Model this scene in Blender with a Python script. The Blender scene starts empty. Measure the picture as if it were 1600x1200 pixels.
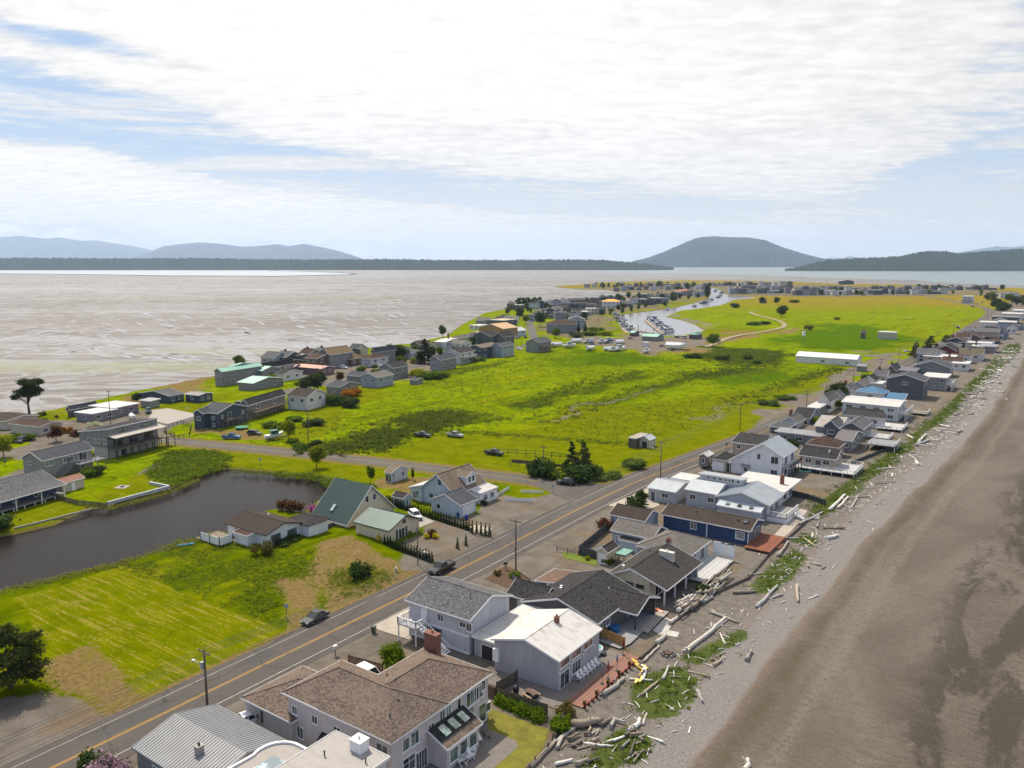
import bpy, math, random
import numpy as np
from mathutils import Vector, Matrix
R = math.radians
PI = math.pi
C = bpy.context.scene.collection
rnd = random.Random(7)
# ------------------------------------------------------------ camera, sky, sun, exposure
HEAD = R(35.15)                     # the camera looks 35 degrees to the left of the shore road (+Y)
PITCH = math.atan((600 - 411) / 1250)
CAMH = 55.0
cd = bpy.data.cameras.new('camera'); cam = bpy.data.objects.new('camera', cd); C.objects.link(cam)
cam.location = (0, 0, CAMH); cam.rotation_euler = (PI / 2 - PITCH, 0, HEAD)
cd.sensor_width = 36; cd.lens = 36 * 1250 / 1600; cd.clip_start = .5; cd.clip_end = 90000
sc = bpy.context.scene; sc.camera = cam
SUN_AZ = -R(35.15 + 27); SUN_EL = R(55)      # azimuth measured from +Y towards +X
sdir = Vector((math.sin(SUN_AZ) * math.cos(SUN_EL), math.cos(SUN_AZ) * math.cos(SUN_EL), math.sin(SUN_EL)))
sl = bpy.data.lights.new('sun', 'SUN'); sl.energy = 5.4; sl.angle = R(.8); sl.color = (1, .91, .76)
so = bpy.data.objects.new('sun', sl); C.objects.link(so); so.rotation_euler = (-sdir).to_track_quat('-Z', 'Y').to_euler()
sc.view_settings.view_transform = 'Standard'; sc.view_settings.look = 'None'
sc.view_settings.exposure = 0.0; sc.view_settings.gamma = 1
sc.cycles.max_bounces = 6; sc.cycles.transparent_max_bounces = 8; sc.cycles.volume_bounces = 2
sc.cycles.sample_clamp_indirect = 4
def G(px, py, z=0.0):
 """survey: the map position of a point seen at (px, py) that stands z above the ground"""
 x = (px - 800) / 1250; y = (600 - py) / 1250
 Y = math.cos(PITCH) + y * math.sin(PITCH); Z = -math.sin(PITCH) + y * math.cos(PITCH)
 t = (z - CAMH) / Z; X = x * t; Y = Y * t
 return (X * math.cos(HEAD) - Y * math.sin(HEAD), X * math.sin(HEAD) + Y * math.cos(HEAD))
def ray(px, D):
 """map position at forward distance D in the direction of column px"""
 X = (px - 800) / 1250 * D / 1.0; Y = D
 return (X * math.cos(HEAD) - Y * math.sin(HEAD), X * math.sin(HEAD) + Y * math.cos(HEAD))
# ------------------------------------------------------------ node helper
class NT:
 def __init__(s, tree): s.t = tree; s.n = tree.nodes; s.l = tree.links
 def add(s, ty, **kw):
  nd = s.n.new(ty)
  for k, v in kw.items(): setattr(nd, k, v)
  return nd
 def put(s, sock, v):
  if hasattr(v, 'links'): s.l.new(v, sock)
  elif isinstance(v, (tuple, list)):
   v = tuple(v); n = len(sock.default_value)
   sock.default_value = v if len(v) == n else (v + (1,))[:n]
  else: sock.default_value = v
 def m(s, op, a, b=0.0, c=0.0):
  nd = s.add('ShaderNodeMath', operation=op)
  for i, v in enumerate((a, b, c)): s.put(nd.inputs[i], v)
  return nd.outputs[0]
 def vm(s, op, a, b=(0, 0, 0)):
  nd = s.add('ShaderNodeVectorMath', operation=op)
  s.put(nd.inputs[0], a); s.put(nd.inputs[1], b); return nd.outputs['Value'] if op in ('DOT_PRODUCT', 'LENGTH') else nd.outputs[0]
 def mix(s, f, a, b, mode='MIX'):
  nd = s.add('ShaderNodeMix', data_type='RGBA', blend_type=mode)
  s.put(nd.inputs[0], f); s.put(nd.inputs[6], a); s.put(nd.inputs[7], b); return nd.outputs[2]
 def noise(s, vec, scale, detail=4, rough=.55, dist=0.0):
  nd = s.add('ShaderNodeTexNoise'); s.put(nd.inputs['Vector'], vec)
  nd.inputs['Scale'].default_value = scale; nd.inputs['Detail'].default_value = detail
  nd.inputs['Roughness'].default_value = rough; nd.inputs['Distortion'].default_value = dist
  return nd.outputs['Fac']
 def ss(s, x, a, b):
  nd = s.add('ShaderNodeMapRange', interpolation_type='SMOOTHSTEP'); s.put(nd.inputs[0], x)
  nd.inputs[1].default_value = a; nd.inputs[2].default_value = b; return nd.outputs[0]
 def lin(s, x, a, b, c=0., d=1.):
  nd = s.add('ShaderNodeMapRange'); s.put(nd.inputs[0], x)
  for i, v in enumerate((a, b, c, d)): nd.inputs[i + 1].default_value = v
  return nd.outputs[0]
 def mapping(s, vec, scale=(1, 1, 1), rot=(0, 0, 0)):
  nd = s.add('ShaderNodeMapping'); s.put(nd.inputs[0], vec); nd.inputs['Scale'].default_value = scale
  nd.inputs['Rotation'].default_value = rot; return nd.outputs[0]
 def bump(s, h, strength=.5, dist=.1):
  nd = s.add('ShaderNodeBump'); s.put(nd.inputs['Height'], h); nd.inputs['Strength'].default_value = strength
  nd.inputs['Distance'].default_value = dist; return nd.outputs[0]
 def sep(s, v):
  nd = s.add('ShaderNodeSeparateXYZ'); s.put(nd.inputs[0], v); return nd.outputs
 def comb(s, x, y, z):
  nd = s.add('ShaderNodeCombineXYZ')
  for i, v in enumerate((x, y, z)): s.put(nd.inputs[i], v)
  return nd.outputs[0]
 def attr(s, name):
  nd = s.add('ShaderNodeAttribute', attribute_name=name); return nd.outputs['Color']
def new_mat(name):
 m = bpy.data.materials.new(name); m.use_nodes = True
 T = NT(m.node_tree); b = T.n['Principled BSDF']
 return m, T, b
def pos(T): return T.add('ShaderNodeNewGeometry').outputs['Position']
def uvc(T): return T.add('ShaderNodeUVMap').outputs[0]
def orand(T): return T.add('ShaderNodeObjectInfo').outputs['Random']
def hx(r, g, b):   # 8-bit look colour to linear
 f = lambda c: (c / 255 / 12.92) if c <= 10 else ((c / 255 + .055) / 1.055) ** 2.4
 return (f(r), f(g), f(b))
def mul(c, k): return tuple(x * k for x in c[:3])
_mc = {}
def flat(col, rough=.7, var=.18, scale=1.5, metal=0.0, bump=0.0, name='paint'):
 k = ('f', col, rough, var, scale, metal, bump)
 if k in _mc: return _mc[k]
 m, T, b = new_mat(name); p = pos(T)
 n = T.noise(p, scale, 5, .65); n2 = T.noise(p, scale * 12, 3)
 f = T.m('ADD', T.m('MULTIPLY', n, .7), T.m('MULTIPLY', n2, .3))
 T.put(b.inputs['Base Color'], T.mix(T.ss(f, .3, .7), mul(col, 1 - var), mul(col, 1 + var * .7)))
 b.inputs['Roughness'].default_value = rough; b.inputs['Metallic'].default_value = metal
 if bump: T.put(b.inputs['Normal'], T.bump(n2, bump, .05))
 _mc[k] = m; return m
def siding(col, step=.18, vert=False, name='siding'):
 k = ('s', col, step, vert)
 if k in _mc: return _mc[k]
 m, T, b = new_mat(name); p = pos(T); u = T.sep(uvc(T))
 c = u[0] if vert else u[1]
 fr = T.m('FRACT', T.m('DIVIDE', c, step))
 line = T.ss(fr, .0, .16)
 n = T.noise(T.mapping(p, (1, 1, .25)), 1.1, 6, .7); n2 = T.noise(p, 9, 3)
 base = T.mix(T.ss(n, .3, .75), mul(col, .84), mul(col, 1.08))
 base = T.mix(T.m('MULTIPLY', n2, .12), base, mul(col, .6))
 T.put(b.inputs['Base Color'], T.mix(line, mul(col, .58), base))
 b.inputs['Roughness'].default_value = .75
 T.put(b.inputs['Normal'], T.bump(T.m('ADD', fr, T.m('MULTIPLY', n2, .2)), .35, .02))
 _mc[k] = m; return m
def shingle(col, var=.35, name='shingle', moss=0.0, old=0.3):
 k = ('r', col, var, moss, old)
 if k in _mc: return _mc[k]
 m, T, b = new_mat(name); p = pos(T); uv = uvc(T)
 br = T.add('ShaderNodeTexBrick'); T.put(br.inputs['Vector'], uv)
 br.inputs['Scale'].default_value = 1; br.inputs['Brick Width'].default_value = .3; br.inputs['Row Height'].default_value = .15
 br.inputs['Mortar Size'].default_value = .012; br.inputs['Mortar Smooth'].default_value = .5
 br.inputs['Color1'].default_value = (0, 0, 0, 1); br.inputs['Color2'].default_value = (1, 1, 1, 1); br.inputs['Mortar'].default_value = (.1, .1, .1, 1)
 f = T.m('ADD', T.m('MULTIPLY', br.outputs[0], .7), T.m('MULTIPLY', T.noise(p, 4.5, 6, .9), .6))
 base = T.mix(T.ss(f, .25, 1.0), mul(col, 1 - var), mul(col, 1 + var))
 st = T.noise(T.mapping(p, (.35, .35, .2)), .9, 5, .6)
 base = T.mix(T.m('MULTIPLY', T.ss(st, .42, .72), old), base, mul(col, 1.55))
 base = T.mix(T.m('MULTIPLY', T.ss(T.noise(p, .45, 4), .5, .7), old * .7), base, mul(col, .62))
 if moss: base = T.mix(T.m('MULTIPLY', T.ss(T.noise(p, .6, 5), .45, .65), moss), base, (.11, .10, .03))
 T.put(b.inputs['Base Color'], base); b.inputs['Roughness'].default_value = .95; b.inputs['Specular IOR Level'].default_value = .12
 T.put(b.inputs['Normal'], T.bump(f, .5, .03))
 _mc[k] = m; return m
def membrane(col, stain=(.25, .2, .14), amt=.5, rough=.6, name='membrane'):
 k = ('mb', col, stain, amt)
 if k in _mc: return _mc[k]
 m, T, b = new_mat(name); p = pos(T)
 n = T.noise(T.mapping(p, (.5, 1.6, 1)), .9, 6, .75, .4)
 base = T.mix(T.m('MULTIPLY', T.ss(n, .46, .68), amt), col, stain)
 base = T.mix(T.m('MULTIPLY', T.noise(p, 3, 5), .25), base, mul(col, .7))
 sx = T.m('FRACT', T.m('DIVIDE', T.sep(uvc(T))[0], 1.9)); base = T.mix(T.ss(sx, .0, .03), mul(col, .72), base)
 T.put(b.inputs['Base Color'], base); b.inputs['Roughness'].default_value = rough
 _mc[k] = m; return m
def brick(col=(.23, .09, .055)):
 k = ('b', col)
 if k in _mc: return _mc[k]
 m, T, b = new_mat('brick'); br = T.add('ShaderNodeTexBrick'); T.put(br.inputs['Vector'], uvc(T))
 br.inputs['Scale'].default_value = 1; br.inputs['Brick Width'].default_value = .24; br.inputs['Row Height'].default_value = .09
 br.inputs['Mortar Size'].default_value = .008
 br.inputs['Color1'].default_value = mul(col, .75) + (1,); br.inputs['Color2'].default_value = mul(col, 1.35) + (1,); br.inputs['Mortar'].default_value = (.2, .17, .15, 1)
 T.put(b.inputs['Base Color'], br.outputs[0]); b.inputs['Roughness'].default_value = .9
 _mc[k] = m; return m
def glass(tint=(.02, .025, .03), name='window_glass'):
 k = ('g', tint)
 if k in _mc: return _mc[k]
 m, T, b = new_mat(name); p = pos(T)
 n = T.noise(p, .55, 3)
 T.put(b.inputs['Base Color'], T.mix(T.m('MULTIPLY', T.ss(n, .45, .62), .8), tint, tuple(x * 3.5 + .05 for x in tint)))  # pale noise patches put varied reflections into the glass colour
 b.inputs['Roughness'].default_value = .06; b.inputs['Specular IOR Level'].default_value = .9
 T.put(b.inputs['Normal'], T.bump(T.noise(p, 1.3, 2), .04, .05))
 _mc[k] = m; return m
def gloss(col, rough=.25, metal=0.0, coat=.6, name='car_paint'):
 k = ('gl', col, rough, metal)
 if k in _mc: return _mc[k]
 m, T, b = new_mat(name); n = T.noise(pos(T), 3, 4)
 T.put(b.inputs['Base Color'], T.mix(n, mul(col, .85), mul(col, 1.1))); b.inputs['Roughness'].default_value = rough; b.inputs['Metallic'].default_value = metal
 b.inputs['Coat Weight'].default_value = coat; b.inputs['Coat Roughness'].default_value = .08
 _mc[k] = m; return m
def leaf(c1, c2, trans=.35, name='foliage'):
 k = ('l', c1, c2)
 if k in _mc: return _mc[k]
 m, T, b = new_mat(name)
 g = T.add('ShaderNodeNewGeometry')
 f = T.m('ADD', T.m('MULTIPLY', g.outputs['Random Per Island'], .6), T.m('MULTIPLY', T.noise(g.outputs['Position'], .8, 3), .5))
 f = T.m('ADD', f, T.m('MULTIPLY', T.m('SUBTRACT', orand(T), .5), .25))
 col = T.mix(T.ss(f, .2, .85), c1, c2)
 T.put(b.inputs['Base Color'], col); b.inputs['Roughness'].default_value = .8; b.inputs['Specular IOR Level'].default_value = .08
 tr = T.add('ShaderNodeBsdfTranslucent'); T.put(tr.inputs[0], T.mix(.35, col, (.25, .35, .02, 1)))
 mx = T.add('ShaderNodeMixShader'); mx.inputs[0].default_value = trans
 T.l.new(b.outputs[0], mx.inputs[1]); T.l.new(tr.outputs[0], mx.inputs[2])
 T.l.new(mx.outputs[0], T.n['Material Output'].inputs[0]); _mc[k] = m; return m
def wood(col, name='weathered_wood', sc_=3.0):
 k = ('w', col, sc_)
 if k in _mc: return _mc[k]
 m, T, b = new_mat(name); p = T.add('ShaderNodeTexCoord').outputs['Object']
 n = T.noise(T.mapping(p, (.25, 1, 1)), sc_ * 2.5, 6, .75)
 f = T.m('ADD', T.m('MULTIPLY', n, .9), T.m('MULTIPLY', T.m('SUBTRACT', orand(T), .5), .5))
 T.put(b.inputs['Base Color'], T.mix(T.ss(f, .2, .8), mul(col, .5), mul(col, 1.35))); b.inputs['Roughness'].default_value = .9
 T.put(b.inputs['Normal'], T.bump(n, .5, .05)); _mc[k] = m; return m
def planks(col, step=.16, name='planks'):
 k = ('pl', col, step)
 if k in _mc: return _mc[k]
 m, T, b = new_mat(name); p = pos(T); u = T.sep(uvc(T))
 q = T.m('DIVIDE', u[0], step); fr = T.m('FRACT', q); idn = T.add('ShaderNodeTexWhiteNoise', noise_dimensions='1D'); T.put(idn.inputs['W'], T.m('FLOOR', q))
 f = T.m('ADD', T.m('MULTIPLY', idn.outputs[0], .6), T.m('MULTIPLY', T.noise(p, 3, 5, .7), .6))
 base = T.mix(T.ss(f, .2, .9), mul(col, .7), mul(col, 1.2))
 T.put(b.inputs['Base Color'], T.mix(T.ss(fr, 0, .12), mul(col, .35), base)); b.inputs['Roughness'].default_value = .85
 _mc[k] = m; return m
# ------------------------------------------------------------ mesh helper
class MB:
 def __init__(s): s.v = []; s.f = []
 def poly(s, pts):
  i = len(s.v); s.v += [tuple(p) for p in pts]; s.f.append(tuple(range(i, i + len(pts)))); return s
 def box(s, x0, y0, z0, x1, y1, z1, M_=None):
  c = [(x0, y0, z0), (x1, y0, z0), (x1, y1, z0), (x0, y1, z0), (x0, y0, z1), (x1, y0, z1), (x1, y1, z1), (x0, y1, z1)]
  if M_: c = [tuple(M_ @ Vector(p)) for p in c]
  i = len(s.v); s.v += c
  s.f += [(i, i + 3, i + 2, i + 1), (i + 4, i + 5, i + 6, i + 7), (i, i + 1, i + 5, i + 4), (i + 1, i + 2, i + 6, i + 5), (i + 2, i + 3, i + 7, i + 6), (i + 3, i, i + 4, i + 7)]
  return s
 def sweep(s, sec, a, b):
  """closed section (list of 3d points) moved by the vector b-a"""
  n = len(sec); i = len(s.v); d = (b[0] - a[0], b[1] - a[1], b[2] - a[2])
  s.v += [tuple(p) for p in sec] + [(p[0] + d[0], p[1] + d[1], p[2] + d[2]) for p in sec]
  s.f.append(tuple(range(i + n - 1, i - 1, -1))); s.f.append(tuple(range(i + n, i + 2 * n)))
  for k in range(n): s.f.append((i + k, i + (k + 1) % n, i + n + (k + 1) % n, i + n + k))
  return s
 def prism(s, xy, z0, z1):
  a = sum(xy[k][0] * xy[(k + 1) % len(xy)][1] - xy[(k + 1) % len(xy)][0] * xy[k][1] for k in range(len(xy)))
  if a < 0: xy = xy[::-1]
  return s.sweep([(x, y, z0) for x, y in xy], (0, 0, z0), (0, 0, z1))
 def tube(s, pts, rad, n=8, cap=True):
  pts = [Vector(p) for p in pts]; rad = rad if isinstance(rad, (list, tuple)) else [rad] * len(pts)
  i = len(s.v)
  for k, p in enumerate(pts):
   d = (pts[min(k + 1, len(pts) - 1)] - pts[max(k - 1, 0)]).normalized()
   a = Vector((0, 0, 1)) if abs(d.z) < .9 else Vector((1, 0, 0)); u = d.cross(a).normalized(); w = d.cross(u)
   for j in range(n):
    t = 2 * PI * j / n; q = p + (u * math.cos(t) + w * math.sin(t)) * rad[k]; s.v.append(tuple(q))
  for k in range(len(pts) - 1):
   for j in range(n):
    a0 = i + k * n + j; a1 = i + k * n + (j + 1) % n; s.f.append((a0, a1, a1 + n, a0 + n))
  if cap: s.f.append(tuple(range(i + n - 1, i - 1, -1))); s.f.append(tuple(range(i + (len(pts) - 1) * n, i + len(pts) * n)))
  return s
 def bar(s, a, b, w, h=None):
  h = h or w; a = Vector(a); b = Vector(b); d = b - a; L = d.length
  if L < 1e-6: return s
  q = d.to_track_quat('X', 'Z').to_matrix().to_4x4(); q.translation = a
  return s.box(0, -w / 2, -h / 2, L, w / 2, h / 2, q)
 def cyl(s, x, y, z0, z1, r, r2=None, n=14): return s.tube([(x, y, z0), (x, y, z1)], [r, r if r2 is None else r2], n)
 def lathe(s, x, y, prof, n=14):
  return s.tube([(x, y, z) for r, z in prof], [max(r, .001) for r, z in prof], n)
 def mesh(s, name, mat, smooth=False):
  me = bpy.data.meshes.new(name); me.from_pydata(s.v, [], s.f)
  mats = mat if isinstance(mat, (list, tuple)) else [mat]
  for m in mats: me.materials.append(m)
  me.update(); auto_uv(me)
  if smooth: me.polygons.foreach_set('use_smooth', [True] * len(me.polygons))
  return me
 def build(s, name, mat, parent=None, loc=None, rz=None, smooth=False):
  o = bpy.data.objects.new(name, s.mesh(name, mat, smooth)); C.objects.link(o)
  if parent: o.parent = parent
  if loc: o.location = loc
  if rz is not None: o.rotation_euler = (0, 0, rz)
  return o
def auto_uv(me):
 n = len(me.loops)
 if not n: return
 uv = me.uv_layers.new(name='UVMap')
 co = np.empty(len(me.vertices) * 3); me.vertices.foreach_get('co', co); co = co.reshape(-1, 3)
 vi = np.empty(n, int); me.loops.foreach_get('vertex_index', vi)
 nf = len(me.polygons); nr = np.empty(nf * 3); me.polygons.foreach_get('normal', nr); nr = nr.reshape(-1, 3)
 lt = np.empty(nf, int); me.polygons.foreach_get('loop_total', lt); fi = np.repeat(np.arange(nf), lt)
 u = np.stack([-nr[:, 1], nr[:, 0], np.zeros(nf)], 1); ln = np.linalg.norm(u, axis=1); fl = ln < .02
 u[fl] = (1, 0, 0); ln[fl] = 1; u /= ln[:, None]; w = np.cross(nr, u)
 P = co[vi]; out = np.stack([(P * u[fi]).sum(1), (P * w[fi]).sum(1)], 1).astype(np.float32)
 uv.data.foreach_set('uv', out.ravel())
def tag(o, label=None, cat=None, group=None, kind=None):
 if label: o['label'] = label
 if cat: o['category'] = cat
 if group: o['group'] = group
 if kind: o['kind'] = kind
 return o
def empty(name, loc=(0, 0, 0), rz=0.0, label=None, cat=None, group=None):
 o = bpy.data.objects.new(name, None); C.objects.link(o); o.location = loc; o.rotation_euler = (0, 0, rz)
 o.empty_display_size = .3
 return tag(o, label, cat, group)
def link(name, me, parent=None, loc=None, rz=None):
 o = bpy.data.objects.new(name, me); C.objects.link(o)
 if parent: o.parent = parent
 if loc: o.location = loc
 if rz is not None: o.rotation_euler = (0, 0, rz)
 return o
KIDS = {}
def copy_thing(root, loc, rz=0.0, scale=1.0, label=None, group=None):
 def cp(o, par):
  c = o.copy(); C.objects.link(c)
  if par: c.parent = par
  for ch in o.children: cp(ch, c)
  return c
 r = cp(root, None); r.location = loc; r.rotation_euler = (0, 0, rz)
 r.scale = scale if isinstance(scale, tuple) else (scale,) * 3
 if label: r['label'] = label
 if group: r['group'] = group
 return r
def nth(n):
 w = ['', 'first', 'second', 'third', 'fourth', 'fifth', 'sixth', 'seventh', 'eighth', 'ninth', 'tenth', 'eleventh', 'twelfth']
 if n < len(w): return w[n]
 return '%d%s' % (n, 'th' if 10 <= n % 100 <= 20 else {1: 'st', 2: 'nd', 3: 'rd'}.get(n % 10, 'th'))
# ------------------------------------------------------------ sky
w = bpy.data.worlds.new('World'); sc.world = w; w.use_nodes = True
T = NT(w.node_tree); bg = T.n['Background']
sky = T.add('ShaderNodeTexSky', sky_type='NISHITA'); sky.sun_disc = False; sky.sun_elevation = SUN_EL; sky.sun_rotation = SUN_AZ
sky.air_density = 1.0; sky.dust_density = .6; sky.ozone_density = 1.2
d = T.add('ShaderNodeTexCoord').outputs['Generated']
ds = T.vm('NORMALIZE', d); X_, Y_, Z_ = T.sep(ds)[:3]
zc = T.m('MAXIMUM', Z_, .0)
k_ = T.m('DIVIDE', 1.0, T.m('ADD', zc, .10))
pl = T.comb(T.m('MULTIPLY', X_, k_), T.m('MULTIPLY', Y_, k_), 0.0)
pl = T.mapping(pl, (1, 1, 1), (0, 0, -HEAD + .0))          # x: to the right of the heading, y: along it
pw = T.mapping(pl, (.75, 1.5, 1), (0, 0, R(24)))
n1 = T.noise(pw, 1.3, 9, .58, .5); n2 = T.noise(T.mapping(pl, (1.1, 2.4, 1), (0, 0, R(30))), 4.5, 7, .6, .3)
n3 = T.noise(pl, 11, 5, .55)
# azimuth right of the heading and elevation, in degrees
fx = T.m('ADD', T.m('MULTIPLY', X_, math.cos(HEAD)), T.m('MULTIPLY', Y_, math.sin(HEAD)))
fy = T.m('SUBTRACT', T.m('MULTIPLY', Y_, math.cos(HEAD)), T.m('MULTIPLY', X_, math.sin(HEAD)))
az = T.m('MULTIPLY', T.m('ARCTAN2', fx, fy), 57.3); el = T.m('MULTIPLY', T.m('ARCSINE', Z_), 57.3)
cov = T.m('ADD', T.m('MULTIPLY', n1, .55), T.m('ADD', T.m('MULTIPLY', n2, .38), T.m('MULTIPLY', n3, .12)))
def hole(a, e, ra, re, tilt, amt):
 da = T.m('SUBTRACT', az, a); de = T.m('SUBTRACT', el, e); c, s = math.cos(R(tilt)), math.sin(R(tilt))
 u = T.m('DIVIDE', T.m('ADD', T.m('MULTIPLY', da, c), T.m('MULTIPLY', de, s)), ra)
 v = T.m('DIVIDE', T.m('SUBTRACT', T.m('MULTIPLY', de, c), T.m('MULTIPLY', da, s)), re)
 q = T.m('EXPONENT', T.m('MULTIPLY', T.m('ADD', T.m('MULTIPLY', u, u), T.m('MULTIPLY', v, v)), -1.0))
 return T.m('MULTIPLY', q, amt)
HOLES = []   # filled from the sky table below
def pe(px, py):
 x = (px - 800) / 1250; y = (411 - py) / 1250
 return math.degrees(math.atan(x)), math.degrees(math.atan(y / math.hypot(1, x) * .985))
for (px, py, ra, re, tl, am) in [(215, 92, 5.5, .8, -9, .34), (150, 178, 8, 1.9, -10, .40), (330, 232, 9, 1.6, -9, .32), (470, 262, 9, 1.2, -6, .30),
  (30, 208, 3.5, 1.0, 0, .26), (700, 208, 9, 1.6, -5, .13), (640, 285, 12, 1.2, -5, .28), (850, 310, 15, 1.1, -3, .27), (1100, 330, 10, .9, 0, .18),
  (1560, 290, 7.5, 2.3, 3, .48), (1480, 262, 3.2, .7, 8, .25), (1600, 120, 7, 6.0, 20, .15), (1130, 220, 3, .7, -8, .16), (10, 45, 4, .6, -8, .2),
  (800, 60, 22, 6.5, 0, -.22), (350, 140, 14, 2.0, -10, -.12), (900, 180, 16, 3.5, 0, -.14), (300, 20, 20, 3.5, -5, -.18), (120, 262, 14, 1.0, -8, -.14)]:
 a_, e_ = pe(px, py); cov = T.m('SUBTRACT', cov, hole(a_, e_, ra, re, tl, am * (1.0 if am > 0 else .85)))
# thinner towards the back of the sky dome
cov = T.m('SUBTRACT', cov, T.m('MULTIPLY', T.ss(fy, .3, -.5), .22))
cov = T.m('ADD', cov, T.m('MULTIPLY', T.ss(el, 13.0, 3.0), .10)); cl = T.ss(cov, .25, .50)
veil = T.m('MULTIPLY', T.ss(T.m('ADD', el, T.m('MULTIPLY', T.m('SUBTRACT', n2, .5), 9)), 8.5, 1.0), .93)                # milky band low over the horizon
cl = T.m('MAXIMUM', cl, veil)
sq = T.mapping(T.comb(az, el, 0.0), (.035, .62, 1), (0, 0, R(3)))
stk = T.m('MULTIPLY', T.ss(T.m('ADD', T.noise(sq, 1.0, 7, .62, .5), T.m('MULTIPLY', T.m('SUBTRACT', n3, .5), .12)), .44, .62), T.m('MULTIPLY', T.ss(el, 14, 8), .95))
cl = T.m('MAXIMUM', cl, stk)
# cumulus bank over the left hills
cz = T.noise(T.comb(T.m('MULTIPLY', az, .16), T.m('MULTIPLY', el, .42), 3.0), 1.7, 7, .62)
def cum(a0, a1, top, h):
 return T.m('MULTIPLY', T.m('MULTIPLY', T.ss(az, a0 - 3, a0 + 2), T.ss(az, a1 + 2, a1 - 3)), T.ss(T.m('ADD', T.m('MULTIPLY', T.m('SUBTRACT', cz, .5), h), T.m('SUBTRACT', top, el)), -.05, .22))
cu = T.m('MAXIMUM', cum(-40, -24, 2.7, 4.6), cum(-28, -5, 1.6, 3.8))
skyc = T.mix(T.ss(el, 0.0, 30.0), (.62, .80, 1.0, 1), (.30, .52, 1.0, 1))
skyn = T.mix(.92, sky.outputs[0], T.mix(1.0, skyc, (8.3, 8.3, 8.3, 1), 'MULTIPLY'))
bright = T.m('ADD', T.lin(cov, .38, .74, 8.3, 10.2), T.m('MULTIPLY', T.m('SUBTRACT', T.m('ADD', n2, T.m('MULTIPLY', n3, 1)), 1.0), 3.0))
cc = T.mix(1.0, (1.0, .965, .925, 1), T.comb(bright, bright, bright), 'MULTIPLY')
low = T.m('MULTIPLY', T.ss(el, 9, 0), .3)
col = T.mix(cl, skyn, cc)
col = T.mix(low, col, (9.0, 8.7, 8.6, 1))
cuc = T.mix(T.ss(cz, .42, .66), (7.0, 7.1, 7.7, 1), (10.4, 10.0, 9.8, 1))
col = T.mix(T.m('MULTIPLY', cu, .85), col, cuc)
glow = T.m('MULTIPLY', T.m('POWER', T.m('MAXIMUM', T.vm('DOT_PRODUCT', ds, tuple(sdir)), 0), 5.0), 3.0)
col = T.mix(cl, col, T.vm('ADD', col, T.comb(glow, glow, glow)))
T.put(bg.inputs[0], col); bg.inputs[1].default_value = .1
# ------------------------------------------------------------ terrain
def interp(x, xs, ys): return np.interp(x, xs, ys)
SH_Y = [-500, 165, 200, 256, 346, 561, 665, 1023, 3000]; SH_X = [0, 0, 1.5, 5, 8, 8, 9, 6, 6]
def shift(Y): return np.interp(Y, SH_Y, SH_X)
rs = np.random.RandomState(3)
def vnoise(X, Y, s, seed=0, oct=3):
 out = np.zeros_like(X); amp = 1.; tot = 0
 for o in range(oct):
  g = np.random.RandomState(seed + o * 17).rand(257, 257)
  x = X / s * 2 ** o + 31.3 * o; y = Y / s * 2 ** o + 17.1 * o
  xi = np.floor(x).astype(int); yi = np.floor(y).astype(int); fx_ = x - xi; fy_ = y - yi
  fx_ = fx_ * fx_ * (3 - 2 * fx_); fy_ = fy_ * fy_ * (3 - 2 * fy_)
  a = g[xi % 256, yi % 256]; b_ = g[(xi + 1) % 256, yi % 256]; c = g[xi % 256, (yi + 1) % 256]; d_ = g[(xi + 1) % 256, (yi + 1) % 256]
  out += amp * ((a * (1 - fx_) + b_ * fx_) * (1 - fy_) + (c * (1 - fx_) + d_ * fx_) * fy_); tot += amp; amp *= .5
 return out / tot
def sdf(X, Y, poly):
 """signed distance, negative inside"""
 P = np.array(poly, float); n = len(P); d2 = np.full(X.shape, 1e18); ins = np.zeros(X.shape, bool)
 for i in range(n):
  a = P[i]; b_ = P[(i + 1) % n]; e = b_ - a; wx = X - a[0]; wy = Y - a[1]
  t = np.clip((wx * e[0] + wy * e[1]) / max(e @ e, 1e-9), 0, 1)
  d2 = np.minimum(d2, (wx - e[0] * t) ** 2 + (wy - e[1] * t) ** 2)
  c = ((a[1] > Y) != (b_[1] > Y));
  if a[1] != b_[1]: ins ^= c & (X < (b_[0] - a[0]) * (Y - a[1]) / (b_[1] - a[1]) + a[0])
 return np.where(ins, -1, 1) * np.sqrt(d2)
def GP(l, z=0.0): return [G(x, y, z) for x, y in l]
LAND = GP([(100, 635), (225, 607), (335, 586), (420, 566), (500, 556), (560, 545), (640, 536), (697, 524), (722, 506), (758, 488), (790, 483), (850, 472), (880, 472), (920, 468), (950, 463.5), (985, 459.5),
           (1000, 458.3), (1000, 457.2), (975, 456), (945, 452.5), (915, 451.5), (885, 450), (865, 447.5), (880, 446), (905, 444.5), (935, 441.5), (1000, 439.5), (1080, 438), (1180, 438.8), (1240, 440), (1300, 443), (1400, 444.3), (1500, 447), (1560, 449), (1640, 452)])
LAND = [(-420, -60), (-400, 40), G(-120, 690), G(0, 655)] + LAND + [(260, 1900), (140, 1500), (60, 1200), (0, 900), (-20, 500), (-30, 100), (-30, -60)]
CHAN = GP([(965, 492), (975, 519), (992, 524), (1050, 526), (1067, 524.5), (1101, 517), (1085, 507), (1065, 500), (1040, 495), (1062, 486), (1100, 481), (1125, 477), (1145, 469), (1184, 465.2), (1162, 462.3), (1135, 460.5), (1128, 456), (1118, 450), (1100, 447.5), (1060, 448.2), (1066, 450), (1100, 452.5), (1112, 458), (1108, 466), (1085, 474), (1050, 482), (1010, 486.5)], -.8)
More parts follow.
